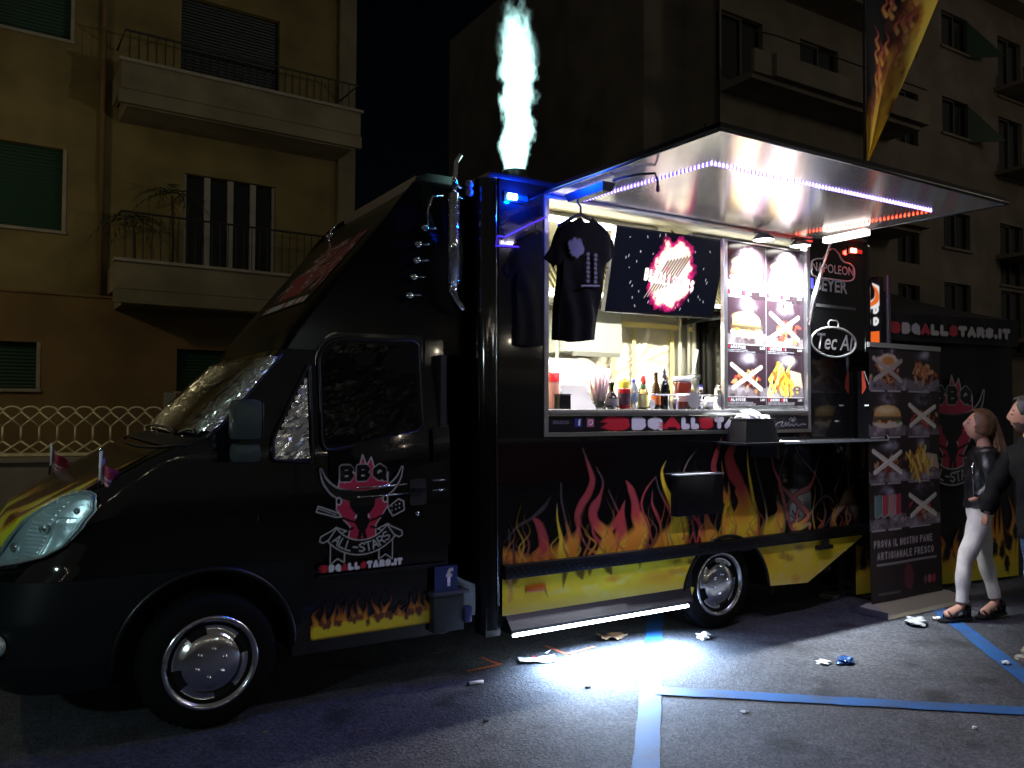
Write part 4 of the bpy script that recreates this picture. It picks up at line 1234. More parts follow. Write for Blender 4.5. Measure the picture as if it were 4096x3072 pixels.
st(FA_((1440, 840), (1450, 800), (1420, 660)), [14, 8, 5], [PK, RD, DR])
st(FA_((1540, 180), (1475, 270), (1440, 360), (1436, 420)), [6, 10, 10, 8], [BK, GY, GY, GY])
st(FA_((330, 680), (380, 740), (408, 830), (415, 900), (395, 985)), [8, 40, 50, 60, 90], [PK, PK, PK, RD, OR])
st(FA_((480, 500), (420, 600), (320, 690), (220, 750), (110, 880)), [3, 20, 14, 12, 10], [BK, GY, GY, GY, BK], .9, 1.)
st(FA_((510, 580), (515, 700), (540, 830), (560, 980)), [6, 10, 24, 80], [GY, YE, YE, YE])
st(FA_((540, 430), (545, 560), (580, 720), (610, 850), (630, 960)), [8, 12, 14, 24, 40], [GY, GY, GY, OR, OR])
st(FA_((155, 770), (160, 860), (140, 990)), [6, 10, 8], [GY, GY, DR]); st(FA_((190, 860), (195, 1010)), [6, 20], [GY, DR])
st(FA_((1490, 650), (1520, 760), (1530, 890)), [8, 10, 10], [GY, GY, GY]); st(FA_((1500, 650), (1570, 750), (1595, 880)), [10, 30, 40], [RD, RD, OR])
st(FA_((1550, 640), (1560, 760), (1545, 880)), [10, 14, 20], [PK, RD, RD]); st(FA_((1605, 640), (1625, 740), (1660, 860)), [20, 60, 110], [RD, OR, YE])
st(FA_((1670, 630), (1640, 720)), [6, 5], [GY, BK])
# rear half
st(FB_((385, 165), (345, 260), (372, 380), (430, 490), (450, 600), (450, 720), (450, 900)), [40, 70, 90, 70, 140, 240, 270], [PK, RD, RD, RD, OR, YE, YE], 1., .45)
st(FB_((320, 760), (330, 860)), [60, 90], [OR, YE], .9, .8)
st(FB_((280, 110), (230, 270), (215, 360), (245, 460)), [8, 34, 40, 30], [DR, PK, PK, OR]); st(FB_((250, 460), (275, 560), (320, 620), (330, 650)), [34, 60, 60, 40], [OR, OR, OR, YE])
st(FB_((280, 300), (290, 420), (262, 520)), [8, 14, 14], [GY, OR, OR])
st(FB_((338, 470), (340, 590), (310, 710), (300, 840), (300, 960)), [8, 22, 26, 24, 30], [GY, OR, YE, OR, OR])
cv.ell(*FB_((378, 640))[0], .022, .06, BK, soft=.5)
st(FB_((380, 560), (398, 640), (385, 710)), [20, 44, 12], [BK, BK, BK])
st(FB_((495, 190), (500, 340), (520, 480), (545, 620), (568, 740), (580, 890)), [8, 12, 20, 22, 22, 18], [GY, YE, YE, YE, YE, OR])
st(FB_((545, 640), (575, 760), (590, 900)), [6, 10, 14], [PK, PK, PK])
st(FB_((540, 170), (570, 360), (610, 520), (640, 650), (656, 770), (640, 900)), [8, 12, 12, 12, 14, 16], [GY, GY, GY, GY, BG_, OR])
st(FB_((740, 640), (768, 720), (745, 830), (700, 905)), [10, 50, 110, 170], [RD, OR, YE, YE], .95, .7)
st(FB_((690, 230), (715, 360), (765, 480), (790, 600), (822, 720), (850, 840)), [8, 12, 22, 26, 26, 20], [GY, PK, PK, PK, PK, DR])
st(FB_((800, 270), (765, 400), (757, 500), (785, 600)), [8, 10, 12, 8], [GY, GY, PK, DR])
st(FB_((890, 170), (930, 260), (1040, 390), (1090, 470), (1112, 570), (1060, 680)), [6, 12, 12, 12, 12, 8], [GY] * 6)
st(FB_((1105, 220), (1070, 330), (1045, 440), (1000, 520), (900, 575), (835, 660)), [8, 12, 14, 34, 26, 14], [GY, GY, PK, PK, PK, DR])
st(FB_((780, 510), (850, 580), (930, 660), (1000, 745), (950, 810), (880, 835)), [14, 30, 34, 30, 30, 24], [DR, PK, PK, RD, OR, YE])
st(FB_((870, 860), (940, 850), (1010, 820), (1010, 870)), [24, 30, 24, 18], [OR, YE, BG_, OR], .9, .8)
st(FB_((1000, 760), (1060, 670), (1130, 592), (1190, 612), (1220, 690), (1185, 760), (1140, 840)), [10, 14, 16, 16, 16, 14, 12], [BG_, GY, GY, GY, GY, GY, GY])
st(FB_((900, 800), (920, 700), (970, 640)), [20, 14, 6], [RD, PK, GY])
st(FB_((1130, 600), (1135, 720), (1120, 830)), [6, 8, 10], [GY, GY, DR])
st(FB_((1250, 180), (1297, 290), (1272, 420), (1222, 530), (1232, 640)), [5, 12, 12, 12, 8], [BK, GY, GY, GY, GY])
st(FB_((1375, 500), (1320, 600), (1260, 690), (1205, 780), (1190, 850)), [14, 80, 50, 34, 40], [DR, BG_, BG_, BG_, DR], .95, .8)
st(FB_((1340, 600), (1385, 690), (1405, 800)), [60, 70, 40], [BG_, BG_, DR], .8, .9)
for k in range(70):
    x = 1.78 + RNG.uniform(0, 3.4); h_ = RNG.uniform(.10, .55) * (1 - .3 * abs(math.sin(x * 2.1))); j = RNG.uniform(.02, .06) * RNG.choice((-1, 1))
    c_ = ((.55, .16, .03), (.60, .36, .04), (.40, .07, .05), (.30, .10, .06))[k % 4]
    cv.stroke([(x, .69), (x + j, .69 + h_ * .3), (x - j * .6, .69 + h_ * .62), (x + j * .5, .69 + h_)], [.020, .012, .007, .002], [c_, c_, tuple(v * .6 for v in c_), tuple(v * .2 for v in c_)], [.75, .6, .5, .2], .9)
fade = np.clip((5.36 - cv.X) / .35, 0, 1)[..., None]
cv.c = cv.c * fade + np.array(BK) * (1 - fade)
cv.a *= np.clip(fade[..., 0] * 3, 0, 1)
cv.grid('side_flames', lambda X, Y: (X, 0 * X - .0025, Y), PRINT, TK, cut=.05)
# ---- cab door prints: bull emblem, web address, flames, f sign
def emblem(cv, x0, y0, s, sh=0.):
    """bull's head in flames with ribbon, unit box 1 wide x 1.22 high, sheared like the photo's plane needs none"""
    T = lambda pts: [(x0 + p[0] * s, y0 + p[1] * s) for p in pts]
    W_ = (.50, .48, .46); R_ = (.46, .03, .07); K = (.006, .006, .006)
    th = .012 * s
    # flame-shaped red ground
    red = [(.20, .62), (.22, .85), (.25, .98), (.30, .90), (.36, 1.04), (.44, .98), (.50, 1.20), (.55, 1.08), (.60, 1.17), (.66, .98), (.74, 1.02), (.76, .92), (.80, 1.0), (.80, .80), (.80, .62), (.72, .50), (.66, .42), (.66, .30), (.58, .25), (.42, .25), (.34, .30), (.36, .42), (.28, .50)]
    cv.poly(T(red), R_)
    cv.stroke(T(dense(red + red[:1], .005)), th, W_, raw=True)
    # lettering block BBQ
    letters(cv, 'BBQ', x0 + .23 * s, y0 + .90 * s, .20 * s, .185 * s, .075 * s, W_, gap=.02)
    letters(cv, 'BBQ', x0 + .237 * s, y0 + .907 * s, .186 * s, .176 * s, .056 * s, K, gap=.07)
    # horns
    hl = [(.03, 1.05), (.08, .92), (.20, .80), (.38, .755), (.5, .75), (.62, .755), (.80, .80), (.92, .92), (.97, 1.05)]
    cv.stroke(T(hl), [.03 * s, .075 * s, .11 * s, .12 * s, .11 * s, .12 * s, .11 * s, .075 * s, .03 * s], W_)
    cv.stroke(T(hl), [.012 * s, .05 * s, .088 * s, .13 * s, .12 * s, .13 * s, .088 * s, .05 * s, .012 * s], K)
    # skull
    sk = [(.34, .74), (.66, .74), (.64, .62), (.58, .55), (.58, .44), (.54, .36), (.56, .27), (.52, .25), (.50, .34), (.48, .25), (.44, .27), (.46, .36), (.42, .44), (.42, .55), (.36, .62)]
    cv.poly(T(sk), K)
    for sx in (-1, 1):
        cv.ell(x0 + (.5 + .075 * sx) * s, y0 + .52 * s, .010 * s, .026 * s, W_, rot=.3 * sx)
        cv.ell(x0 + (.5 + .27 * sx) * s, y0 + .70 * s, .035 * s, .045 * s, W_); cv.ell(x0 + (.5 + .27 * sx) * s, y0 + .70 * s, .022 * s, .032 * s, K)
    # fork and spatula crossed behind
    for a, c in (((-.02, .62), (.42, .46)), ((.98, .60), (.58, .46)), ((.40, .40), (.12, .32)), ((.60, .40), (.90, .32))):
        cv.stroke(T([a, c]), .024 * s, K)
    fk = [(.0, .66), (.22, .575), (.26, .53), (.20, .53), (-.02, .60)]
    cv.poly(T(fk), K); cv.stroke(T(dense(fk + fk[:1], .005)), th, W_, raw=True); cv.stroke(T([(-.0, .635), (.20, .555)]), th * .7, W_)
    sp = [(.80, .60), (.93, .69), (.99, .66), (1.0, .56), (.86, .50)]
    cv.poly(T(sp), K); cv.stroke(T(dense(sp + sp[:1], .005)), th, W_, raw=True)
    for i in range(6): cv.ell(x0 + (.85 + .045 * (i % 3)) * s, y0 + (.565 + .045 * (i // 3) + .012 * (i % 3)) * s, .008 * s, .008 * s, W_)
    for sg in (-1, 1):
        hd = [(.5 + sg * a, c) for a, c in ((.18, .37), (.30, .42), (.34, .39), (.47, .33), (.48, .28), (.44, .26), (.30, .33))]
        cv.poly(T(hd), K); cv.stroke(T(dense(hd + hd[:1], .005)), th, W_, raw=True)
        rb = [(.5 + sg * a, c) for a, c in ((.36, .30), (.36, .02), (.28, .08), (.20, .03), (.20, .14))]
        cv.stroke(T(dense(rb, .005)), th, W_, raw=True)
    arcp = lambda r, a0, a1, n=24: [(.5 + r * math.sin(a), .62 - r * math.cos(a)) for a in np.linspace(a0, a1, n)]
    ribp = arcp(.36, -.95, .95) + arcp(.52, .85, -.85)
    cv.poly(T(ribp), K); cv.stroke(T(dense(ribp + ribp[:1], .005)), th, W_, raw=True)
    txt = 'ALL-STARS'
    for i, ch in enumerate(txt):
        a = -.70 + 1.40 * i / (len(txt) - 1)
        ca, sa = math.cos(a), math.sin(a)
        for stn in GLY[ch]:
            pts = []
            for px, py in stn:
                lx, ly = (px - .5) * .068, (py - .5) * .095
                pts.append((.5 + .44 * sa + lx * ca - ly * sa, .62 - .44 * ca + lx * sa + ly * ca))
            cv.stroke(T(dense(pts, .008)), .014 * s, W_, raw=True)
cv = Canvas(.555, 1.125, .74, 1.42, .0045)
emblem(cv, .575, .765, .525)
cv.grid('door_emblem', lambda X, Y: (X, np.minimum(np.interp(Y, LV[:, 0], LV[:, 3]) - .0135, bulge(X, Y) - .003), Y), PRINT, dr, cut=.1)
cv = Canvas(.55, 1.16, .685, .80, .004)
allstars(cv, .60, .735, .042, .036)
cv.grid('door_lettering', lambda X, Y: (X, 0 * X + .085, Y), PRINT, dr, cut=.15)
cv = Canvas(.55, 1.30, .30, .60, .005)
for k in range(30):
    x = .57 + k * .0245; hh = RNG.uniform(.05, .15) * (1.1 - .3 * abs(k - 16) / 16)
    cv.stroke([(x, .385 + .0 * k), (x + RNG.uniform(-.02, .02), .39 + hh * .5), (x + RNG.uniform(-.03, .03), .39 + hh), (x + RNG.uniform(-.02, .03), .40 + hh * 1.3)], [.05, .03, .014, .003], [YE, OR, DR, BK], .95, .7)
nn = vnoise(cv.h, cv.w, 10, 6)
cv.blend(np.clip((.018 + .03 * nn - np.abs(cv.Y - .392 - .01 * nn)) / .01, 0, 1) * ((cv.X > .565) & (cv.X < 1.285)), (.72, .58, .03))
for k in range(26): cv.ell(RNG.uniform(.58, 1.27), RNG.uniform(.41, .45), .014, .02, DR, rag=1, seed=k, soft=.6)
cv.grid('door_flames', lambda X, Y: (X, 0 * X + .119 - .0 * Y, Y), PRINT, TK, cut=.08)
ox('battery_box', (1.29, .06, .30), (1.50, .30, .52), mat('grey_box', (.02, .025, .03), .5), bev=.01)
ox('box_lid', (1.28, .05, .522), (1.53, .32, .545), mat('grey_lid', (.05, .05, .065), .5), bev=.005)
sg = ox('social_sign', (1.30, .070, .548), (1.455, .079, .70), mat('sign_blue', (.02, .03, .12), .35))
text('lettering', 'f', .15, lambda x, y: (1.395 + x, .0675, .625 + y), mat('sign_white', (.5, .5, .52), .4), sg, bold=.004)
ox('blue_cap', (1.49, .04, .34), (1.55, .10, .44), mat('violet_cap', (.03, .03, .12), .4), bev=.02)
# sponsor logos on the rear panel
LG = mat('logo_grey', (.42, .41, .40), .5)
def ring(pts, r, name, m, parent=TK):
    b = MB(); b.tube([(x, -.003, z) for x, z in pts], r, 6, closed=True); return b.build(name, m, parent, True)
nap = rounded([(4.715, 2.79), (4.715, 2.905), (4.80, 2.935), (4.87, 2.935), (4.93, 3.01), (5.0, 3.045), (5.07, 3.01), (5.13, 2.935), (5.22, 2.935), (5.29, 2.905), (5.29, 2.80), (5.2, 2.775), (4.8, 2.775)], .06)
o = ring(nap, .007, 'sponsor_logo', LG)
text('lettering', 'NAPOLEON', .105, lambda x, y: (5.0 + x, -.004, 2.86 + y), LG, o, bold=.001)
b = MB(); b.box((4.70, -.004, 2.675), (4.745, -.002, 2.765)); o = b.build('sponsor_logo', mat('logo_blue', (.03, .03, .28), .4), TK)
text('lettering', 'BEYER', .15, lambda x, y: (4.97 + x * 1.02, -.004, 2.715 + y), mat('logo_silver', (.5, .5, .52), .25, .6), o, bold=.004)
ell = [(5.005 + .295 * math.cos(a), 2.24 + .125 * math.sin(a)) for a in np.linspace(0, 2 * PI, 40, endpoint=False)]
o = ring(ell, .010, 'sponsor_logo', LG)
text('lettering', 'Tec Al', .19, lambda x, y: (5.0 + x * .95, -.004, 2.235 + y), LG, o, shear=.25, bold=.002)
hat = [(4.95, 2.36), (4.93, 2.40), (4.96, 2.43), (5.0, 2.42), (5.04, 2.43), (5.07, 2.395), (5.05, 2.36)]
ring(rounded(hat, .02), .005, 'chef_hat', LG, o)
b = MB(); b.box((4.715, -.004, 2.53), (5.30, -.002, 2.555)); b.build('faint_stripe', mat('stripe_grey', (.05, .05, .05), .3), TK)
# ------------------------------------------------------------------ serving window
FR = thing_frame = MB()
FR.box((XW0, -.012, ZW0), (XW0 + .034, .05, ZW1)); FR.box((XW0 + .034, -.012, ZW0), (XW1, .05, ZW0 + .026)); FR.box((XW1 - .036, -.012, ZW0 + .026), (XW1, .05, ZW1)); FR.box((XW0 + .034, -.008, ZW1 - .022), (XW1 - .036, .05, ZW1))
wf = FR.build('window_frame', ALU, TK)
ox('counter_edge', (XW0 + .036, -.026, 1.622), (XW1 - .04, -.008, 1.662), ALU, wf, .004)
ox('counter_top', (XW0 + .036, -.007, 1.640), (XW1 - .04, .55, 1.664), STEEL, wf)
ox('sign_board', (XW0 + .036, -.004, ZW0 + .028), (4.20, .01, 1.620), mat('sign_black', (.006, .006, .009), .3), wf)
ox('sign_board', (4.205, -.006, ZW0 + .028), (XW1 - .04, .01, 1.620), mat('sign_dark', (.02, .02, .024), .3), wf)
cv = Canvas(2.42, 4.19, 1.512, 1.618, .0028)
cols = [RED, WHT, WHT, RED, WHT, WHT, RED, WHT, WHT, WHT, WHT]
xs_ = [2.60, 2.778, 2.925, 3.08, 3.25, 3.345, 3.437, 3.588, 3.695, 3.85, 4.0, 4.15]
for i, ch in enumerate('BBQALLSTARS'):
    w_ = xs_[i + 1] - xs_[i] - .006
    letters(cv, ch, xs_[i], 1.519, .094, w_, .042, cols[i])
for k in range(9):
    z = 1.525 + .0105 * k; L_ = .05 + .05 * ((k * 7) % 4) / 3
    cv.stroke([(2.63, z), (2.60, z + .004), (2.60 - L_, z + .001)], [.018, .014, .002], RED)
for k in range(4):
    cv.stroke([(3.075, 1.53 + .012 * k), (3.045, 1.532 + .012 * k), (3.03 - .01 * (k % 2), 1.534 + .012 * k)], [.010, .007, .002], RED)
    cv.stroke([(3.45, 1.57 + .012 * k), (3.42, 1.574 + .012 * k)], [.010, .003], RED)
cv.grid('sign_lettering', lambda X, Y: (X, 0 * X - .0065, Y), PRINT, wf, cut=.2)
text('sign_text', 'SEGUICI SU', .030, lambda x, y: (2.178 + x * .85, -.0065, 1.576 + y), mat('dim_grey', (.16, .15, .19), .4), wf, bold=.001)
o = ox('social_icon', (2.290, -.008, 1.545), (2.350, -.0045, 1.606), mat('icon_blue', (.03, .04, .22), .3), wf)
text('lettering', 'f', .06, lambda x, y: (2.325 + x, -.0095, 1.573 + y), WHITE, o, bold=.002)
o = ox('social_icon', (2.392, -.008, 1.545), (2.450, -.0045, 1.606), mat('icon_pink', (.42, .13, .20), .3), wf)
b = MB(); b.tube([(2.421 + .016 * math.cos(a), -.009, 1.575 + .016 * math.sin(a)) for a in np.linspace(0, 2 * PI, 16, endpoint=False)], .003, 5, closed=True); b.build('ring', WHITE, o)
cv = Canvas(4.21, 4.64, 1.515, 1.618, .003)
SG = (.34, .35, .38)
cv.stroke([(4.25, 1.530), (4.29, 1.560), (4.35, 1.568), (4.33, 1.54), (4.36, 1.535), (4.385, 1.566), (4.39, 1.535), (4.42, 1.565), (4.425, 1.535), (4.46, 1.55), (4.48, 1.535), (4.51, 1.552), (4.54, 1.536), (4.58, 1.55), (4.63, 1.545)], .009, SG)
cv.stroke([(4.43, 1.585), (4.45, 1.605), (4.47, 1.585), (4.49, 1.606), (4.505, 1.585)], .010, SG)
cv.ell(4.47, 1.578, .025, .010, SG)
cv.grid('signature', lambda X, Y: (X, 0 * X - .0085, Y), PRINT, wf, cut=.25)
# ---- hatch (raised flap)
hz0, hz1 = 3.078, 3.045
HY = -1.545
zz = lambda y: hz0 + (hz1 - hz0) * y / HY
BRUSH = mat('brushed_hatch', (.88, .86, .84), .17, .72, aniso=.85, noise=(3, .08))
nt = BRUSH.node_tree; tg = nt.nodes.new('ShaderNodeTangent'); tg.direction_type = 'RADIAL'; tg.axis = 'X'
nt.links.new(tg.outputs[0], nt.nodes['Principled BSDF'].inputs['Tangent'])
b = MB(); b.add([(x, y, zz(y)) for y in np.linspace(-.012, HY, 12) for x in np.linspace(2.055, 4.72, 12)], [(i * 12 + j, i * 12 + j + 1, i * 12 + j + 13, i * 12 + j + 12) for i in range(11) for j in range(11)])
ht = b.build('hatch_lining', BRUSH, TK, True)
b = MB(); b.add([(2.05, -.012, zz(0) + .003), (4.725, -.012, zz(0) + .003), (4.725, HY - .005, zz(HY) + .003), (2.05, HY - .005, zz(HY) + .003), (2.05, -.012, zz(0) + .045), (4.725, -.012, zz(0) + .045), (4.725, HY - .005, zz(HY) + .045), (2.05, HY - .005, zz(HY) + .045)], [(0, 3, 2, 1), (4, 5, 6, 7), (0, 1, 5, 4), (1, 2, 6, 5), (2, 3, 7, 6), (3, 0, 4, 7)])
hp_ = b.build('hatch', BLK, TK)
for a, c in (((2.045, -.01), (2.045, HY)), ((4.73, -.01), (4.73, HY)), ((2.045, HY - .012), (4.73, HY - .012))):
    b = MB(); b.tube([(a[0], a[1], zz(a[1]) + .006), (c[0], c[1], zz(c[1]) + .006)], .011, 6); b.build('hatch_edge', mat('dark_alu', (.16, .16, .17), .35, 1.), hp_, True)
b = MB(); b.tube([(2.06, -.02, zz(0) - .014), (4.70, -.02, zz(0) - .014)], .012, 8); b.build('hinge', ALU, hp_, True)
# LED rope of single diodes round the hatch
def led_rope(name, pts, m, parent, r=.010, step=.030, bead=True):
    P_s = []
    for a, c in zip(pts[:-1], pts[1:]):
        a, c = Vector(a), Vector(c); n = max(1, int((c - a).length / step))
        P_s += [a + (c - a) * k / n for k in range(n)]
    b = MB()
    for p in P_s:
        b.add([p + Vector(d) * r for d in ((1, 0, 0), (-1, 0, 0), (0, 1, 0), (0, -1, 0), (0, 0, 1), (0, 0, -1))], [(0, 2, 4), (2, 1, 4), (1, 3, 4), (3, 0, 4), (2, 0, 5), (1, 2, 5), (3, 1, 5), (0, 3, 5)])
    return b.build(name, m, parent, True)
VIO = emis('led_violet', (.46, .34, 1.0), 11); REDL = emis('led_red', (1.0, .05, .015), 7); VIO2 = emis('led_violet_dim', (.20, .04, 1.0), 1.6)
hz = lambda x, y: (x, y, zz(y) - .005)
led_rope('led_strip', [hz(2.35, -.03), hz(2.42, -1.128), hz(4.51, -1.174)], VIO, ht, .0085)
led_rope('led_strip', [hz(4.50, -1.16), hz(4.40, -.08)], REDL, ht, .008)
b = MB(); b.tube([hz(2.35, -.03), hz(2.42, -1.12), hz(4.50, -1.165)], .006, 5); b.build('led_tape', mat('led_tape', (.2, .18, .5), .4, emit=(.25, .15, 1), es=1.2), ht)
light('led_glow', 'AREA', (3.4, -1.15, zz(-1.1) - .05), 30, (.74, .68, 1.0), (3.4, -.4, 0), 2.0, TK, sy=.03)
led_rope('corner_led', [(1.68, -.012, 2.757), (1.735, -.018, 2.756), (1.80, -.018, 2.79), (1.90, -.018, 2.85), (2.05, -.02, 2.925)], VIO2, TK, .006, .022)
led_rope('corner_led', [(1.68, -.012, 2.757), (1.672, -.012, 2.693), (1.74, -.018, 2.70), (1.84, -.018, 2.705)], VIO2, TK, .006, .016)
b = MB(); b.tube([(1.68, -.012, 2.757), (1.735, -.014, 2.756), (1.90, -.014, 2.85), (2.05, -.014, 2.925)], .006, 6); b.tube([(1.68, -.012, 2.757), (1.672, -.012, 2.693), (1.74, -.014, 2.70), (1.84, -.014, 2.705)], .007, 6); b.build('corner_led_tape', emis('violet_tape', (.10, .03, 1.0), .55), TK)
# work lamps above the menu
for x in (4.03, 4.46):
    t = MB(); t.tube([(x, -.02, 3.05), (x, -.06, 3.045), (x, -.085, 3.02)], .016, 8); t.lathe([(0, .05), (.035, .045), (.075, .01), (.085, -.008), (.08, -.012)], 20, c=(x, -.10, 2.995)); wl = t.build('work_lamp', BLKM, TK, True)
    t = MB(); t.lathe([(.078, -.006), (0, -.006)], 20, c=(x, -.10, 2.992)); t.build('lamp_disc', emis('lamp_disc', (1, .95, .86), 16), wl)
    light('work_light', 'SPOT', (x, -.10, 2.975), 700, (.90, .96, 1.0), (x, .34, 2.0), .05, TK, 112, .8)
# blue and red marker lamps
def marker(name, x, z, col, es, en):
    b = MB(); b.box((x - .07, -.010, z - .03), (x + .11, -.002, z + .035), bev=.004); o = b.build(name, BLKP, TK)
    b = MB(); b.box((x - .05, -.032, z - .018), (x + .02, -.011, z + .022), bev=.008); b.build('lens', emis(name + '_core', (.35 * (1 - col[0]) + col[0], .75 if col[2] > .5 else .25, col[2] + .12), es), o)
    b = MB(); b.box((x + .022, -.028, z - .016), (x + .10, -.011, z + .016), bev=.006); b.build('lens', emis(name + '_dim', col, es * .08), o)
    light(name + '_glow', 'POINT', (x, -.07, z), en, col, None, .02, TK)
marker('blue_marker', 1.80, 3.02, (.0, .04, 1.0), 16, 60)
marker('red_marker', 5.27, 3.045, (1.0, .03, .02), 9, 2.5)
# tubes and fixtures under the hatch, gas strut, dangling wire
b = MB(); b.add([(2.10, -.15, 3.05), (2.20, -.15, 3.05), (2.20, -.55, 3.045), (2.10, -.55, 3.045), (2.115, -.17, 3.0), (2.185, -.17, 3.0), (2.185, -.53, 2.995), (2.115, -.53, 2.995)], [(0, 1, 2, 3), (7, 6, 5, 4), (0, 4, 5, 1), (1, 5, 6, 2), (2, 6, 7, 3), (3, 7, 4, 0)]); b.build('hatch_lamp', BLKP, TK)
b = MB(); b.box((4.575, -.60, 3.0), (4.645, -.22, 3.05), bev=.008); o = b.build('hatch_lamp', mat('lamp_housing', (.8, .8, .76), .4, emit=(1, .95, .85), es=2.2), TK)
b = MB(); b.tube([(4.72, -.20, 3.05), (4.66, -.06, 2.60), (4.655, -.025, 2.363)], .010, 8); b.tube([(4.69, -.13, 2.83), (4.655, -.025, 2.363)], .016, 8); b.build('gas_strut', ALU, TK, True)
b = MB(); b.tube([(2.14, -.60, 3.04), (2.16, -.80, 3.03), (2.24, -.86, 3.035), (2.26, -.86, 2.99), (2.262, -.86, 2.96)], .008, 6); b.build('hatch_wire', BLKM, TK, True)
b = MB(); b.lathe([(0, -.02), (.012, -.01), (.01, .02), (0, .025)], 10, c=(2.262, -.86, 2.945)); b.build('wire_plug', mat('dark_red', (.10, .01, .02), .4), TK, True)
# roof nozzle
b = MB(); b.lathe([(.085, 0), (.085, .115), (.07, .115), (.07, .02), (0, .02)], 20, c=(1.975, .25, 3.166)); b.build('smoke_nozzle', mat('galvanised', (.08, .08, .09), .4, .8), TK, True)
ox('roof_vent', (1.75, .10, 3.166), (2.3, .60, 3.185), BLKM)
# tail frame below the rear
b = MB(); b.tube([(4.78, .45, .26), (4.74, .45, .06), (4.90, .45, .06), (4.87, .45, .26)], .012, 6); b.build('tail_stand', mat('stand_grey', (.06, .06, .06), .5), TK)
ox('rear_bumper', (5.42, .0, .48), (5.47, 2.1, .66), BLKM)
# ---- wheels
def wheel(x, y0, rear):
    w = MB(); w.lathe([(.19, .0), (.235, -.020), (.31, -.018), (.335, .0), (.345, .05), (.345, .17), (.33, .21), (.25, .23)], 56, 'Y', (x, y0, .345)); w = w.build('wheel', RUB, TK, True)
    b = MB()
    for k in range(56):
        a = 2 * PI * k / 56
        for yy in (.04, .12):
            c = Vector((x + .344 * math.cos(a), y0 + yy, .345 + .344 * math.sin(a))); t = Vector((-math.sin(a), 0, math.cos(a))); nn = Vector((math.cos(a), 0, math.sin(a)))
            b.add([c - t * .012, c + t * .012, c + t * .012 + Vector((0, .06, 0)), c - t * .012 + Vector((0, .06, 0)), c - t * .010 + nn * .007, c + t * .010 + nn * .007, c + t * .010 + Vector((0, .06, 0)) + nn * .007, c - t * .010 + Vector((0, .06, 0)) + nn * .007], [(4, 5, 6, 7), (0, 1, 5, 4), (2, 3, 7, 6), (1, 2, 6, 5), (3, 0, 4, 7)])
    tag(b.build('tread', RUB, w), kind='stuff')
    # cover: outer flange, dish with four openings, dome, bolts
    prof = [(.243, -.006), (.240, -.022), (.228, -.028), (.218, -.020), (.208, -.006), (.196, .006), (.178, .010), (.160, .004), (.146, -.010), (.135, -.018), (.105, -.022), (.08, -.026), (.04, -.030), (.0, -.031)]
    sg_, V, Fc = 96, [], []
    for r, h in prof:
        for k in range(sg_):
            a = 2 * PI * k / sg_; V.append((x + r * math.cos(a), y0 + h, .345 + r * math.sin(a)))
    for i in range(len(prof) - 1):
        for k in range(sg_):
            a = 2 * PI * (k + .5) / sg_; rm_ = (prof[i][0] + prof[i + 1][0]) / 2
            hole = .146 < rm_ < .20 and abs(((a - .4 + PI / 4) % (PI / 2)) - PI / 4) < .30
            if not hole: Fc.append((i * sg_ + k, (i + 1) * sg_ + k, (i + 1) * sg_ + (k + 1) % sg_, i * sg_ + (k + 1) % sg_))
    b = MB(); b.add(V, Fc); hc = b.build('hub_cover', mat('chrome_cover', (.78, .79, .81), .17, 1., bump=(10, .06, .01)), w, True)
    b = MB(); b.lathe([(.21, .012), (.0, .025)], 32, 'Y', (x, y0, .345)); b.build('brake_disc', BLKM, w)
    for k in range(6):
        a = k * PI / 3 + .35; c = (x + .072 * math.cos(a), y0 - .026, .345 + .072 * math.sin(a))
        b = MB(); b.lathe([(0, -.018), (.008, -.015), (.012, -.006), (.013, .004)], 10, 'Y', c); b.build('bolt', CHR, hc, True)
    return w
wheel(0, .05, False); wheel(3.68, .05, True)
for x in (0, 3.68):
    b = MB(); b.lathe([(0, .0), (.24, .0), (.33, .02), (.345, .06), (.345, .2), (.33, .23), (0, .24)], 40, 'Y', (x, 1.85, .345)); b.build('wheel', RUB, TK, True)
# ------------------------------------------------------------------ kitchen
KW = mat('kitchen_white', (.74, .73, .66), .3)
YT = mat('yellow_tape', (.78, .66, .26), .5)
# ceiling tubes (lit) - they light the kitchen
for i, (x, y) in enumerate(((2.75, .42), (4.35, .42))):
    t = thing('ceiling_light', ('left' if i == 0 else 'right') + ' fluorescent tube under the kitchen ceiling', 'ceiling light', (x, y, 3.06), 0, 'tubes under the kitchen ceiling')
    b = MB(); b.box((-.62, -.05, .0), (.62, .05, .03), bev=.006); b.build('housing', KW, t)
    b = MB(); b.tube([(-.58, 0, -.02), (.58, 0, -.02)], .014, 10); b.build('tube', emis('tube_glow', (1, .96, .84), 30), t, True)
    light('tube_light', 'AREA', (0, 0, -.045), 190, (1, .98, .88), None, 1.15, t, sy=.05)
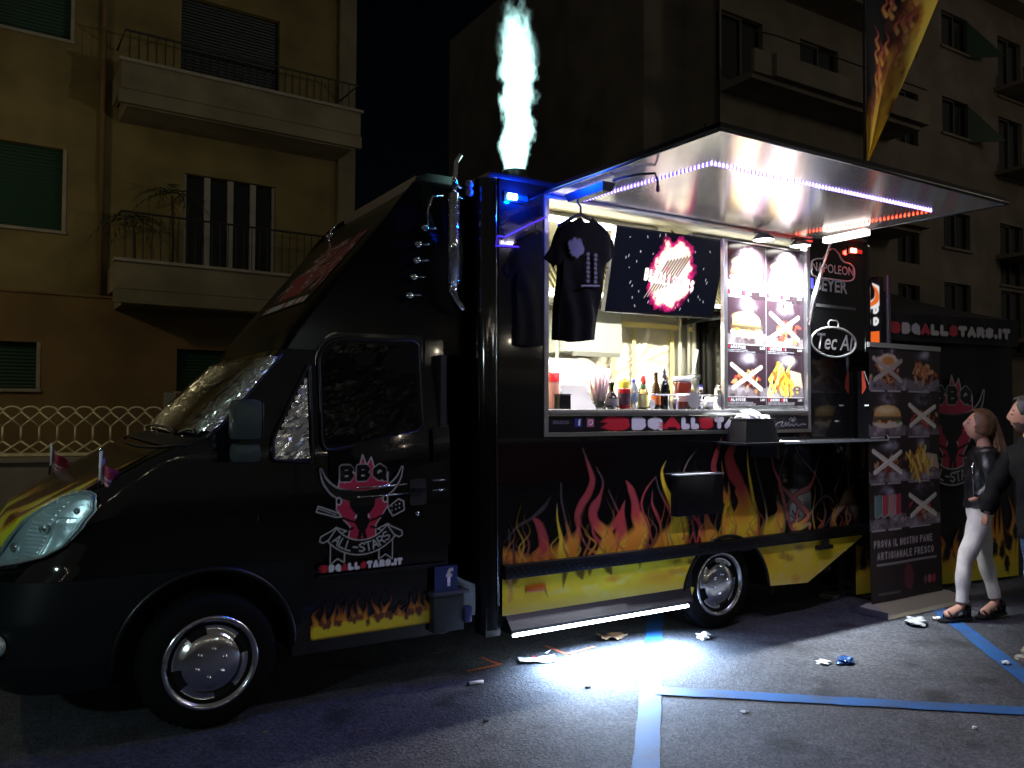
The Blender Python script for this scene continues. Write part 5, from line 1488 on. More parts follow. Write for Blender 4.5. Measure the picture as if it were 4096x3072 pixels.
# extraction hood with slats
HD = thing('extraction_hood', 'steel extraction hood with slanted filter slats above the grill', 'hood')
b = MB(); b.box((2.0, 1.28, 2.66), (5.30, 1.31, 2.70)); b.box((2.0, 1.315, 2.68), (5.30, 2.07, 2.70)); b.build('rail', KW, HD)
b = MB(); b.add([(2.0, 1.30, 2.702), (5.30, 1.30, 2.702), (5.30, 1.62, 3.09), (2.0, 1.62, 3.09)], [(0, 1, 2, 3)]); b.build('front', STEEL, HD)
hl_ = light('hood_light', 'AREA', (2.75, 1.40, 2.64), 70, (1, .97, .86), (2.75, 1.3, 1), .9, HD, sy=.12)
b = MB(); b.box((2.3, 1.34, 2.655), (3.2, 1.46, 2.678)); b.build('hood_lamp', emis('hood_lamp_glow', (1, .9, .6), 12), HD)
sl = MB(); sl.box((0, 0, 0), (.022, .012, .46)); sl = sl.mesh('slat'); sl.materials.append(mat('filter_yellow', (.5, .45, .25), .35, .6))
for k in range(60):
    o = link('slat', sl, None, HD, loc=(2.05 + k * .054, 1.285, 2.71)); o.rotation_euler = (math.radians(-40), 0, 0)
# foil sheet taped on the back wall
FS = thing('foil_sheet', 'crumpled aluminium foil taped in yellow strips on the kitchen back wall', 'foil')
nx, nz_ = 130, 90
X, Z = np.meshgrid(np.linspace(3.95, 5.06, nx), np.linspace(1.70, 2.53, nz_))
o_ = (vnoise(nz_, nx, 16, 3, 3) - .5) * .05
rs = np.random.RandomState(5)
for k in range(46):
    cx, cz = 4.62 + rs.normal(0, .05), 2.16 + rs.normal(0, .04); a = rs.uniform(0, 2 * PI)
    u_ = (X - cx) * math.cos(a) + (Z - cz) * math.sin(a); v_ = -(X - cx) * math.sin(a) + (Z - cz) * math.cos(a)
    o_ += rs.uniform(-1, 1) * .016 * np.exp(-(v_ / (.012 + .05 * np.clip(u_, 0, 1))) ** 2) * np.clip(u_ * 6, 0, 1)
me = bpy.data.meshes.new('foil'); ii = np.arange(X.size).reshape(X.shape)
me.from_pydata(np.stack([X, 2.045 - o_, Z], -1).reshape(-1, 3).tolist(), [], np.stack([ii[:-1, :-1], ii[:-1, 1:], ii[1:, 1:], ii[1:, :-1]], -1).reshape(-1, 4).tolist())
link('foil', me, mat('wall_foil', (.80, .75, .60), .36, .35, bump=(40, .3, .01)), FS, True)
for a, c in (((4.14, 2.505), (5.10, 2.56)), ((4.20, 1.75), (4.25, 2.50)), ((4.47, 1.70), (4.51, 2.50)), ((4.99, 1.75), (5.04, 2.50))):
    b = MB(); b.box((a[0], 1.985, a[1]), (c[0], 1.99, c[1])); b.build('tape', YT, FS)
# barrel grill with a rounded lid
GR = thing('barrel_grill', 'bright steel grill with a rounded lid, dark handle and dial, left in the kitchen', 'grill')
pr = [(1.30 + .36 * math.cos(a), 1.74 + .36 * math.sin(a)) for a in np.linspace(0, PI, 22)]
b = MB(); b.poly(pr, (1.95, 3.30), 'X'); b.build('lid', mat('grill_steel', (.70, .69, .62), .25, .9), GR, auto=40)
b = MB(); b.tube([(3.305, y, z) for y, z in pr], .012, 6); b.build('lid_rim', mat('dark_rim', (.06, .055, .045), .4), GR)
b = MB(); b.box((1.95, .98, 1.45), (3.30, 1.64, 1.738), bev=.01); b.build('body', STEEL, GR)
for x in (2.0, 3.25):
    b = MB(); b.box((x, 1.0, .601), (x + .05, 1.6, 1.45)); b.build('leg', STEEL, GR)
b = MB(); b.tube([(2.45, .98, 1.98), (2.62, .93, 1.88), (2.80, .92, 1.87)], .014, 8); b.build('handle', BLKM, GR)
b = MB(); b.lathe([(0, -.012), (.04, -.01), (.045, .0)], 16, 'Y', (2.72, .985, 1.93)); o = b.build('dial', mat('dial_grey', (.22, .22, .2), .3), GR)
# cupboard, post and brackets at the back
CB = thing('wall_cabinet', 'grey steel wall cabinet left of the foil', 'cabinet')
b = MB(); b.box((3.45, 1.70, 2.20), (4.10, 2.06, 2.62), bev=.01); b.build('body', mat('cabinet_grey', (.20, .21, .18), .4), CB)
b = MB(); b.box((3.50, 1.68, 2.16), (4.06, 1.70, 2.20)); b.build('lip', mat('lip_dark', (.10, .10, .08), .4), CB)
b = MB(); b.tube([(3.40, 1.80, 2.66), (3.40, 1.80, 1.75)], .018, 8); b.tube([(3.40, 1.80, 2.12), (3.26, 1.78, 2.12), (3.26, 1.78, 2.18)], .014, 8); b.build('post', mat('post_grey', (.16, .16, .13), .4), CB)
# work counter along the back, sink and tap, chip scoop holder, pipes
BC = thing('back_counter', 'steel work counter along the kitchen back wall', 'counter')
b = MB(); b.box((3.36, 1.35, 1.60), (5.36, 2.06, 1.66), bev=.005); b.build('top', STEEL, BC)
b = MB(); b.box((3.38, 1.42, .602), (5.34, 2.05, 1.60)); b.build('body', STEEL, BC)
SK = thing('sink', 'white sink with a curved tap at the right of the kitchen', 'sink')
b = MB(); b.box((4.55, 1.0, 1.60), (5.34, 1.34, 1.78), bev=.03); b.build('basin', KW, SK)
b = MB(); b.tube([(4.95, 1.30, 1.78), (4.95, 1.30, 1.86), (4.92, 1.25, 1.90), (4.86, 1.18, 1.90), (4.84, 1.15, 1.86)], .016, 10); b.build('tap', CHR, SK, True)
b = MB(); b.box((4.56, 1.02, .602), (5.33, 1.32, 1.60)); b.build('cabinet', STEEL, SK)
PP = thing('pipe_run', 'pale vertical pipes on the kitchen back wall right of the foil', 'pipes')
for x, r in ((5.12, .022), (5.25, .018), (5.32, .028)):
    b = MB(); b.tube([(x, 1.98, 1.67), (x, 1.98, 3.09)], r, 10); b.build('pipe', mat('pale_pipe', (.60, .57, .44), .4), PP, True)
b = MB(); b.lathe([(0, -.03), (.03, -.02), (.03, .02), (0, .03)], 12, c=(5.25, 1.95, 2.52)); b.build('valve', YT, PP)
CH = thing('scoop_holder', 'grey steel canister holding a long white scoop', 'canister', (5.02, 1.72, 1.662))
b = MB(); b.lathe([(0, 0), (.09, 0), (.09, .30), (.105, .32), (.105, .36), (.085, .36), (.08, .05), (0, .04)], 20); b.build('canister', STEEL, CH, True)
b = MB(); b.tube([(0, 0, .1), (.04, 0, .40), (.09, 0, .62)], [.016, .014, .02], 8); b.build('scoop', KW, CH, True)
DS = thing('soap_bottle', 'white and red squeeze bottle on the dark post at the kitchen right', 'bottle', (4.78, .80, 2.20))
b = MB(); b.lathe([(0, 0), (.045, 0), (.05, .12), (.042, .18), (.02, .20), (0, .20)], 14); b.build('body', KW, DS, True)
b = MB(); b.lathe([(0, -.02), (.03, -.01), (.03, .07), (0, .08)], 12, c=(-.07, -.02, -.01)); b.build('red_side', mat('bright_red', (.6, .03, .02), .4), DS, True)
PT = thing('dark_post', 'dark upright post between the kitchen and the menu board', 'post')
b = MB(); b.box((4.70, .62, .602), (4.98, .92, 2.19)); b.build('post_body', mat('brown_dark', (.03, .02, .014), .5), PT)
b = MB(); b.box((4.69, .61, 1.72), (4.99, .93, 1.74)); b.build('band', mat('brown_band', (.07, .05, .03), .4), PT)

# ---- counter things
CT = 1.665
def lathe_thing(name, label, cat, loc, parts, group=None):
    t = thing(name, label, cat, loc, 0, group)
    for pn, prof, m in parts:
        b = MB(); b.lathe(prof, 18); b.build(pn, m, t, True)
    return t
GLB = mat('brown_glass', (.045, .018, .006), .06, spec=.8); GLD = mat('dark_glass', (.008, .009, .008), .06, spec=.8); GLC = glass_mat('clear_glass', (.80, .84, .84), .03, 1.4)
KET = mat('ketchup_red', (.34, .012, .012), .25); YCAP = mat('yellow_cap', (.80, .62, .06), .3); LBL = mat('paper_label', (.6, .56, .48), .6); LBY = mat('yellow_label', (.62, .55, .16), .5)
lathe_thing('sauce_bottle', 'squat dark round bottle with a grey label, left in the counter row', 'bottle', (2.735, .16, CT), [
    ('body', [(0, 0), (.045, 0), (.052, .03), (.05, .07), (.032, .105), (.018, .125), (.016, .165), (.024, .18), (.022, .195), (0, .195)], GLD), ('label', [(.0528, .025), (.0532, .03), (.0512, .07), (.0502, .075)], mat('grey_label', (.22, .2, .2), .5))])
lathe_thing('ketchup_bottle', 'tall red ketchup bottle with a big yellow cap', 'bottle', (2.85, .16, CT), [
    ('body', [(0, 0), (.042, 0), (.046, .01), (.046, .14), (.044, .15), (0, .15)], KET), ('cap', [(.040, .151), (.040, .19), (.034, .215), (.012, .23), (0, .232)], YCAP), ('label', [(.0463, .03), (.0466, .035), (.0466, .11), (.0463, .115)], mat('dark_label', (.05, .02, .03), .4))])
lathe_thing('water_bottle', 'clear plastic water bottle with a blue cap', 'bottle', (2.948, .17, CT), [
    ('body', [(0, 0), (.030, 0), (.033, .01), (.029, .05), (.033, .06), (.029, .10), (.033, .12), (.031, .15), (.014, .19), (.013, .20), (0, .20)], mat('water_plastic', (.55, .60, .64), .12, trans=.6)), ('cap', [(.0155, .2005), (.0155, .222), (0, .223)], mat('blue_cap', (.01, .02, .35), .35)), ('label', [(.0338, .055), (.034, .06), (.034, .118), (.0338, .12)], mat('water_label', (.30, .36, .46), .3))])
lathe_thing('oil_bottle', 'clear bottle with a pale yellow picture label beside the water bottle', 'bottle', (3.022, .15, CT), [
    ('body', [(0, 0), (.034, 0), (.037, .01), (.037, .12), (.030, .145), (.016, .17), (.016, .205), (0, .205)], GLC), ('label', [(.0374, .015), (.0378, .02), (.0378, .10), (.0374, .105)], LBY), ('contents', [(0, .004), (.034, .005), (.034, .115), (0, .116)], mat('oil', (.55, .50, .20), .2))])
lathe_thing('hot_sauce_bottle', 'small orange sauce bottle with a red cap and green collar', 'bottle', (3.083, .22, CT), [
    ('body', [(0, 0), (.030, 0), (.032, .01), (.032, .11), (.016, .15), (0, .15)], mat('sauce_orange', (.62, .25, .02), .25)), ('collar', [(.0165, .145), (.018, .15), (.018, .185), (0, .186)], mat('green_collar', (.02, .10, .02), .4)), ('cap', [(.020, .187), (.020, .225), (.012, .25), (0, .252)], mat('red_cap', (.62, .02, .02), .3))])
tgt = thing('price_tag', 'white oval tag leaning in front of the orange sauce bottle', 'tag', (3.085, .12, CT))
b = MB(); b.poly([(.028 * math.cos(a), .038 + .038 * math.sin(a)) for a in np.linspace(0, 2 * PI, 18, endpoint=False)], (0, .004)); b.build('card', mat('tag_white', (.55, .53, .55), .5), tgt)
lathe_thing('beer_bottle', 'brown long-neck bottle with an orange label on the counter', 'bottle', (3.155, .16, CT), [
    ('body', [(0, 0), (.032, 0), (.035, .01), (.035, .13), (.029, .165), (.015, .20), (.013, .255), (.016, .265), (.015, .275), (0, .276)], GLB), ('label', [(.0355, .035), (.0358, .04), (.0358, .105), (.0355, .11)], mat('orange_label', (.45, .10, .02), .4))])
lathe_thing('dark_bottle', 'tall black bottle with a pointed pourer next to the brown bottle', 'bottle', (3.24, .16, CT), [
    ('body', [(0, 0), (.034, 0), (.036, .01), (.036, .17), (.028, .20), (.016, .215), (.016, .235), (0, .236)], GLD), ('pourer', [(.018, .237), (.018, .255), (.010, .265), (.012, .28), (.004, .31), (0, .312)], BLKM)])
lathe_thing('slim_bottle', 'slim dark bottle between the pourer bottle and the big jar', 'bottle', (3.315, .22, CT), [
    ('body', [(0, 0), (.026, 0), (.028, .01), (.028, .14), (.012, .18), (.012, .22), (0, .221)], GLD), ('cap', [(.0135, .2215), (.0135, .245), (0, .246)], mat('amber_cap', (.35, .17, .02), .4))])
lathe_thing('big_jar', 'large glass jar of dark red sauce with a white lid', 'jar', (3.455, .20, CT), [
    ('body', [(0, 0), (.066, 0), (.072, .015), (.072, .20), (.064, .215), (0, .215)], mat('jar_red', (.16, .022, .012), .10, spec=.8)), ('lid', [(.073, .2155), (.076, .22), (.076, .245), (.07, .25), (0, .25)], KW), ('label', [(.0725, .06), (.073, .065), (.073, .12), (.0725, .125)], mat('jar_label', (.40, .24, .20), .4))])
for i, (x, y, c, h, lb) in enumerate(((3.565, .20, (.05, .02, .01), .14, 'small brown bottle with a cork cap right of the big jar'), (3.635, .18, (.03, .015, .01), .15, 'dark little bottle with a white cap, second right of the big jar'), (3.69, .24, (.10, .02, .01), .17, 'reddish little bottle with a blue cap beside the menu board'))):
    lathe_thing('spice_bottle', lb, 'bottle', (x, y, CT), [('body', [(0, 0), (.027, 0), (.029, .008), (.029, h * .65), (.013, h * .85), (.013, h), (0, h)], mat('spice%d' % i, c, .1, spec=.8)), ('cap', [(.015, h + .0005), (.015, h + .022), (0, h + .023)], (YT, WHITE, mat('blue_cap'))[i]), ('label', [(.0293, .02), (.0297, .024), (.0297, h * .5), (.0293, h * .52)], LBL)], 'spice bottles beside the menu board')
for i, (x, hh, ww) in enumerate(((3.56, .06, .05), (3.645, .05, .055), (3.30, .075, .035))):
    lathe_thing('tin', ('low pale tin below the brown spice bottle', 'low white tub below the dark spice bottle', 'small plum tin in front of the slim bottle')[i], 'tin', (x, .10, CT), [('body', [(0, 0), (ww * .6, 0), (ww * .6, hh), (0, hh)], (LBL, KW, mat('plum', (.06, .03, .04), .4))[i]), ('lid', [(ww * .63, hh + .0005), (ww * .63, hh + .012), (0, hh + .013)], ALU)])
# glass guard rail with spiky stickers
GG = thing('counter_guard', 'low glass guard with a thin steel rail on posts along the counter', 'guard')
b = MB(); b.tube([(3.02, .055, 1.772), (3.70, .055, 1.772)], .006, 8); b.build('rail', ALU, GG, True)
for x in (3.185, 3.265, 3.52):
    b = MB(); b.tube([(x, .055, 1.664), (x, .055, 1.77)], .005, 8); b.build('post', ALU, GG, True)
for (x, z, r, lb) in ((3.435, 1.735, .075, 'dark'), (3.735, 1.735, .075, 'light')):
    b = MB(); n = 22
    b.poly([(x + (r if i % 2 else r * .74) * (1 + .12 * math.sin(i * 2.7)) * math.cos(2 * PI * i / (2 * n)), z + (r if i % 2 else r * .74) * (1 + .12 * math.sin(i * 2.7)) * math.sin(2 * PI * i / (2 * n))) for i in range(2 * n)], (.046, .049))
    o = b.build('star_sign', mat('star_' + lb, (.10, .09, .10) if lb == 'dark' else (.22, .21, .21), .5)); tag(o, 'spiky grey star card below the big jar' if lb == 'dark' else 'spiky pale star card beside the menu board', 'sign')
# till, keypad, card reader, sheets, skewers, red squeezer, tongs
TL_ = thing('cash_register', 'grey till with a tilted screen and keypad at the left counter end', 'till', (2.13, .20, CT))
b = MB(); b.add([(-.045, .0, .145), (.065, .0, .145), (.045, .04, .255), (-.045, .04, .255), (-.045, .03, .145), (.065, .03, .145), (.045, .06, .255), (-.045, .06, .255)], [(0, 1, 2, 3), (7, 6, 5, 4), (0, 4, 5, 1), (1, 5, 6, 2), (2, 6, 7, 3), (3, 7, 4, 0)]); b.build('screen', mat('till_grey', (.36, .35, .36), .4), TL_)
b = MB(); b.box((-.05, -.02, .0), (.07, .08, .11), bev=.006); b.build('body', mat('till_dark', (.05, .05, .045), .5), TL_)
b = MB(); b.box((-.05, -.01, .112), (.085, .06, .128)); b.build('shelf', BLKP, TL_)
for i in range(3):
    for j in range(3):
        b = MB(); b.box((-.045 + i * .034, -.026, .012 + j * .032), (-.017 + i * .034, -.019, .036 + j * .032), bev=.003); b.build('key', mat('key_cream', (.48, .46, .38), .5), TL_)
CR = thing('card_box', 'small black box standing in front of the till', 'box', (2.245, .07, CT))
b = MB(); b.box((-.048, -.03, 0), (.048, .03, .096), bev=.004); b.build('box_body', BLKP, CR); b = MB(); b.box((-.05, -.032, .0965), (.05, .032, .102)); b.build('lid', BLKM, CR)
PS = thing('paper_stack', 'stack of white order sheets leaning on a stand', 'paper', (2.43, .16, CT))
rs = np.random.RandomState(2)
for k in range(7):
    b = MB(); y0 = .02 * k * .25; h = .165 - .014 * k if k else .168
    j = rs.uniform(-.004, .004); tl = .02 * (1 - k / 7)
    b.add([(-.095 + j, -y0 - .03, .0), (.13 + j, -y0 - .03, 0), (.095 + j, -y0 + .035 + tl - .03, h), (-.13 + j, -y0 + .035 + tl - .03, h)], [(0, 1, 2, 3)]); b.build('sheet', mat('sheet_white', (.46, .45, .49), .7), PS)
b = MB(); b.tube([(-.10, .03, 0), (-.10, .05, .12)], .008, 6); b.tube([(.10, .03, 0), (.10, .05, .12)], .008, 6); b.build('stand', ALU, PS)
SW = thing('skewer_jar', 'bundle of pale pink straws standing in a glass jar', 'straws', (2.615, .15, CT)); SW.scale = (1.25, 1.25, 1.2)
b = MB(); b.lathe([(.036, 0), (.04, .005), (.042, .045), (.040, .045), (.037, .01), (0, .008)], 18); b.build('jar', GLC, SW, True)
st_ = MB(); st_.tube([(0, 0, 0), (0, 0, .225)], .0075, 8); st_ = st_.mesh('straw'); st_.materials.append(mat('straw_pink', (.74, .56, .54), .4)); st_.polygons.foreach_set('use_smooth', [True] * len(st_.polygons))
for k in range(16):
    a = k * 2.399; r = .027 * math.sqrt(k / 16)
    o = link('straw', st_, None, SW, loc=(r * math.cos(a), r * math.sin(a), .012 + .01 * rs.rand())); o.rotation_euler = (-math.sin(a) * r * 8 + rs.uniform(-.05, .05), math.cos(a) * r * 9, 0)
lathe_thing('squeeze_bottle', 'red squeeze bottle with a pointed lid behind the order sheets', 'bottle', (2.40, .42, CT), [
    ('body', [(0, 0), (.05, 0), (.053, .01), (.053, .20), (.05, .21), (0, .21)], mat('clear_red', (.55, .25, .22), .3)), ('cap', [(.056, .195), (.056, .255), (.04, .268), (.008, .275), (.004, .315), (0, .316)], mat('squeeze_red', (.70, .015, .02), .3))])
TG = thing('tongs', 'steel tongs with dark handles leaning against the grill lid', 'tongs', (2.34, .50, CT))
for s in (-1, 1):
    b = MB(); b.tube([(.05 + .012 * s, 0, .16), (.02 + .02 * s, .02, .27), (-.02 + .006 * s, .05, .31)], .007, 6); b.build('arm', mat('tong_steel', (.2, .2, .19), .3, .8), TG, True)
b = MB(); b.box((.0, -.04, .0), (.09, .04, .17), bev=.01); b.build('holder', KW, TG)
# napkins
NP = thing('napkin_dispenser', 'black tapered napkin box with white paper on top, on the ledge', 'napkin box', (3.83, -.16, 1.4225))
b = MB(); w0, w1, h = .185, .145, .165
b.add([(-w0, -.10, 0), (w0, -.10, 0), (w0, .10, 0), (-w0, .10, 0), (-w1, -.075, h), (w1, -.075, h), (w1, .075, h), (-w1, .075, h)], [(0, 3, 2, 1), (4, 5, 6, 7), (0, 1, 5, 4), (1, 2, 6, 5), (2, 3, 7, 6), (3, 0, 4, 7)])
b.build('box_body', BLKP, NP)
b = MB(); b.box((-w1 - .012, -.085, h + .0005), (w1 + .012, .085, h + .012), bev=.004); b.build('rim', BLKP, NP)
def puff(name, s, sc, seed, m, parent, loc):
    rs = np.random.RandomState(seed); bm = bmesh.new(); bmesh.ops.create_icosphere(bm, subdivisions=4, radius=1); ph = rs.uniform(0, 6, 6)
    for v in bm.verts:
        p = v.co.copy(); d = 1 + .22 * math.sin(3 * p.x + ph[0]) * math.sin(4 * p.y + ph[1]) + .18 * abs(math.sin(5 * p.x + 4 * p.z + ph[2])) + .05 * math.sin(13 * p.y + 9 * p.x + ph[3])
        v.co = Vector((p.x * d * s * sc[0], p.y * d * s * sc[1], max(0, p.z * d * s * sc[2])))
    me = bpy.data.meshes.new(name); bm.to_mesh(me); bm.free()
    return link(name, me, m, parent, False, loc)
NW = mat('napkin_white', (.80, .79, .77), .8)
puff('napkin', .09, (1.15, .75, .50), 3, NW, NP, (-.03, 0, h + .0125)); puff('napkin', .06, (1.1, .8, .45), 5, NW, NP, (.085, -.01, h + .0125))
b = MB(); b.add([(-.12, -.06, h + .03), (.02, -.065, h + .045), (.05, .05, h + .085), (-.08, .05, h + .07)], [(0, 1, 2, 3)]); b.build('napkin_fold', NW, NP)
FLY = tag(MB().box((4.02, -.28, 1.4235), (4.24, -.10, 1.427)).build('leaflet', mat('leaflet', (.70, .66, .52), .5)), 'cream leaflet lying on the ledge right of the napkin box', 'leaflet')
# ------------------------------------------------------------------ menu board with painted dishes
def smoke(cv, x, y, w, h, seed):
    n = vnoise(cv.h, cv.w, w / cv.res * .4, seed, 3)
    d = np.exp(-((cv.X - x - (n - .5) * w * .8) / (w * .30)) ** 2) * np.exp(-((cv.Y - y) / (h * .55)) ** 2)
    cv.blend(np.clip(d * (n - .25) * 2.0, 0, .8), (.55, .50, .60))
def dish(cv, x0, y0, w, h, kind, seed):
    rs = np.random.RandomState(seed)
    X = lambda u: x0 + u * w
    Y = lambda v: y0 + v * h
    PAP = (.20, .16, .17)
    win = ((cv.X > x0) & (cv.X < x0 + w) & (cv.Y > y0) & (cv.Y < y0 + h))
    n = vnoise(cv.h, cv.w, w / cv.res * .16, seed, 3)
    smoke(cv, X(.5), Y(.88), w * .5, h * .2, seed + 3)
    # crumpled paper and board
    cv.blend(np.clip((Y(.26) + (n - .5) * h * .22 - cv.Y) / (h * .03), 0, 1) * win, (.17, .14, .15))
    cv.blend(np.clip((n - .55) * 5, 0, .8) * (cv.Y < Y(.24)) * win, (.38, .34, .35))
    cv.blend(np.clip((.42 - n) * 5, 0, .9) * (cv.Y < Y(.26)) * win, (.05, .03, .03))
    if kind == 'burger':
        cv.ell(X(.5), Y(.30), .40 * w, .11 * h, (.62, .52, .40), seed=seed, rag=.3)
        for k in range(10): cv.ell(X(.18 + .065 * k), Y(.37 + rs.uniform(-.03, .03)), .06 * w, .05 * h, ((.30, .02, .015), (.10, .20, .03), (.55, .35, .04), (.06, .03, .02))[k % 4], rag=.8, seed=seed + k, soft=.3)
        cv.ell(X(.5), Y(.42), .38 * w, .06 * h, (.07, .035, .02), rag=.4, seed=seed)
        bun = [(X(.5 + .36 * math.cos(a)), Y(.46 + .27 * max(0, math.sin(a)) ** .8 - .03 * (math.sin(a) < 0))) for a in np.linspace(-.2, PI + .2, 30)]
        cv.poly(bun, (.60, .34, .10)); cv.ell(X(.46), Y(.61), .25 * w, .09 * h, (.78, .58, .28), soft=.9)
        for k in range(14): cv.ell(X(.5 + rs.uniform(-.22, .22)), Y(.62 + rs.uniform(-.05, .07)), .010 * w, .007 * h, (.85, .75, .5))
        cv.poly([(X(.1), Y(.38)), (X(.9), Y(.38)), (X(.9), Y(.46)), (X(.1), Y(.46))], (.08, .06, .03), .75)
    elif kind in ('cross', 'egg'):
        for k in range(34):
            cv.ell(X(.5 + rs.normal(0, .17)), Y(.40 + rs.normal(0, .10)), rs.uniform(.03, .09) * w, rs.uniform(.02, .05) * h, ((.30, .05, .03), (.42, .16, .05), (.16, .03, .02), (.45, .05, .04), (.50, .30, .12))[k % 5], rot=rs.uniform(0, 3), rag=.9, seed=seed + k, soft=.4)
        if kind == 'egg':
            cv.ell(X(.5), Y(.66), .30 * w, .19 * h, (.66, .52, .36), rag=.4, seed=seed, soft=.15); cv.ell(X(.5), Y(.68), .17 * w, .11 * h, (.52, .22, .05), soft=.5)
        for a, c in (((.12, .74), (.86, .22)), ((.86, .70), (.16, .24))):
            cv.stroke([(X(a[0]), Y(a[1])), (X((a[0] + c[0]) / 2), Y((a[1] + c[1]) / 2)), (X(c[0]), Y(c[1]))], [.075 * w, .085 * w, .08 * w], (.72, .68, .56) if kind == 'cross' else (.40, .34, .28), soft=.15)
            cv.stroke([(X(a[0] + .03), Y(a[1])), (X(c[0] + .03), Y(c[1]))], .012 * w, (.40, .36, .26), soft=.3)
    elif kind == 'fries':
        cv.poly([(X(.50), Y(.22)), (X(.98), Y(.26)), (X(.92), Y(.60)), (X(.62), Y(.66))], (.50, .38, .28))
        for k in range(44):
            a = rs.uniform(.6, 2.4); cx, cy = X(.42 + rs.normal(0, .15)), Y(.42 + rs.normal(0, .13)); l = rs.uniform(.10, .17) * w
            cv.stroke([(cx - l * math.cos(a), cy - l * math.sin(a)), (cx + l * math.cos(a), cy + l * math.sin(a))], .055 * w, ((.72, .48, .06), (.60, .34, .04), (.75, .60, .16), (.36, .12, .02))[k % 4], soft=.2)
        cv.ell(X(.82), Y(.24), .10 * w, .06 * h, (.10, .06, .05)); cv.ell(X(.82), Y(.24), .05 * w, .03 * h, (.35, .28, .24))
    elif kind == 'cans':
        for k, c in enumerate(((.10, .22, .20), (.40, .05, .07), (.42, .20, .20), (.38, .04, .06))):
            x = .16 + .18 * k; cv.poly([(X(x), Y(.3)), (X(x + .15), Y(.32)), (X(x + .15), Y(.80)), (X(x), Y(.78))], c)
            cv.stroke([(X(x), Y(.78)), (X(x), Y(.30)), (X(x + .15), Y(.32))], .02 * w, (.40, .42, .42))
    else:   # ribs
        for k in range(30): cv.ell(X(.5 + rs.normal(0, .15)), Y(.45 + rs.normal(0, .13)), .07 * w, .05 * h, ((.50, .20, .07), (.36, .07, .03), (.60, .32, .14))[k % 3], rot=rs.uniform(0, 3), rag=.8, seed=seed + k, soft=.4)
def caption(cv, x0, y0, w, h, seed):
    rs = np.random.RandomState(seed)
    ws_ = rs.choice(['BBQ BURGER', 'PULLED PORK', 'COSTINE DI', 'PATATINE', 'SALSICCE', 'PANINO BBQ'], 1)[0]
    cv.poly([(x0, y0), (x0 + w, y0), (x0 + w, y0 + h), (x0, y0 + h)], (.02, .012, .015))
    cols = [(.55, .02, .05) if (k == 0 or ws_[k - 1] == ' ') else (.66, .64, .66) for k in range(len(ws_))]
    letters(cv, ws_, x0 + w * .04, y0 + h * .52, h * .36, w * .048, h * .10, (.6, .6, .6), gap=.2, cols=cols)
    letters(cv, 'I.SO', x0 + w * .84, y0 + h * .55, h * .30, w * .035, h * .09, (.6, .6, .6), gap=.2)
    for k in range(2): cv.stroke([(x0 + w * .04, y0 + h * (.34 - .2 * k)), (x0 + w * (.5 + .25 * rs.rand()), y0 + h * (.34 - .2 * k))], h * .08, (.34, .33, .35))
MN = thing('menu_board', 'tall menu board of six dish pictures standing in the right of the serving window', 'menu board')
MX0, MX1, MZ0, MZ1 = 3.755, 4.648, 1.70, 2.965
cv = Canvas(MX0, MX1, MZ0, MZ1, .0048, bg=(.030, .016, .022))
rowz = [(1.70, 2.11), (2.11, 2.535), (2.535, 2.965)]; colx = [(MX0, 4.20), (4.20, MX1)]
kinds = [['cross', 'fries'], ['burger', 'cross'], ['burger', 'burger']]
for r_, (za, zb) in enumerate(rowz):
    for c_, (xa, xb) in enumerate(colx):
        dish(cv, xa, za + .05, xb - xa, zb - za - .05, kinds[r_][c_], 10 * r_ + c_ + 3)
        caption(cv, xa, za, xb - xa, .062, 5 * r_ + c_)
    cv.stroke([(MX0, za + .066), (MX1, za + .066)], .007, (.45, .43, .46))
cv.stroke([(4.20, MZ0), (4.20, MZ1)], .008, (.16, .14, .16))
cv.grid('poster', lambda X, Y: (X, 0 * X + .026, Y), print_mat('poster_print', .16), MN)
b = MB(); b.box((MX0 - .002, .027, MZ0 - .002), (MX1 + .002, .045, MZ1 + .002)); b.build('backing', BLKM, MN)
for a, c in (((3.715, .012, 1.666), (3.754, .05, 2.985)), ((3.755, .012, 1.666), (4.65, .05, 1.698)), ((3.755, .012, 2.967), (4.65, .05, 2.985))):
    b = MB(); b.box(a, c, bev=.004); b.build('frame', ALU, MN)
# ------------------------------------------------------------------ television
TV = thing('television', 'wide television tilted down in the window, showing a fiery BBQ ALL STARS splash', 'television')
A_, B_, C_ = np.array((2.83, .205, 3.0)), np.array((3.925, .205, 3.013)), np.array((2.845, .36, 2.412))
ex, ez = (B_ - A_), (A_ - C_); TW, TH = np.linalg.norm(ex), np.linalg.norm(ez)
ex /= TW; ez /= TH; en = np.cross(ex, ez); en /= np.linalg.norm(en)
cv = Canvas(0, TW, 0, TH, .0042, bg=(.0015, .002, .005))
cx, cy = .53 * TW, .49 * TH
n1 = vnoise(cv.h, cv.w, 22, 5, 4); n2 = vnoise(cv.h, cv.w, 8, 9, 3)
dx, dy = cv.X - cx - (cv.Y - cy) * .1, cv.Y - cy
d = np.hypot(dx / .205, dy / .25) + (n1 - .5) * .5 + (n2 - .5) * .25
cv.blend(np.clip((1.20 - d) / .12, 0, 1) * np.clip(n1 * 2 - .2, 0, 1), (.42, .01, .12)); cv.blend(np.clip((1.05 - d) / .10, 0, 1) * np.clip(.3 + n2, 0, 1), (.85, .10, .28))
cv.blend(np.clip((1.02 - d) / .12, 0, 1), (1.0, .82, .55)); cv.blend(np.clip((.90 - d) / .2, 0, 1), (1, .96, .84))
for k in range(8):
    x = cx - .105 + k * .032
    cv.stroke([(x - .09, cy - .15 + .012 * k), (x + .055, cy + .105 + .008 * k)], [.014, .022], (.16, .09, .07), .92, .3)
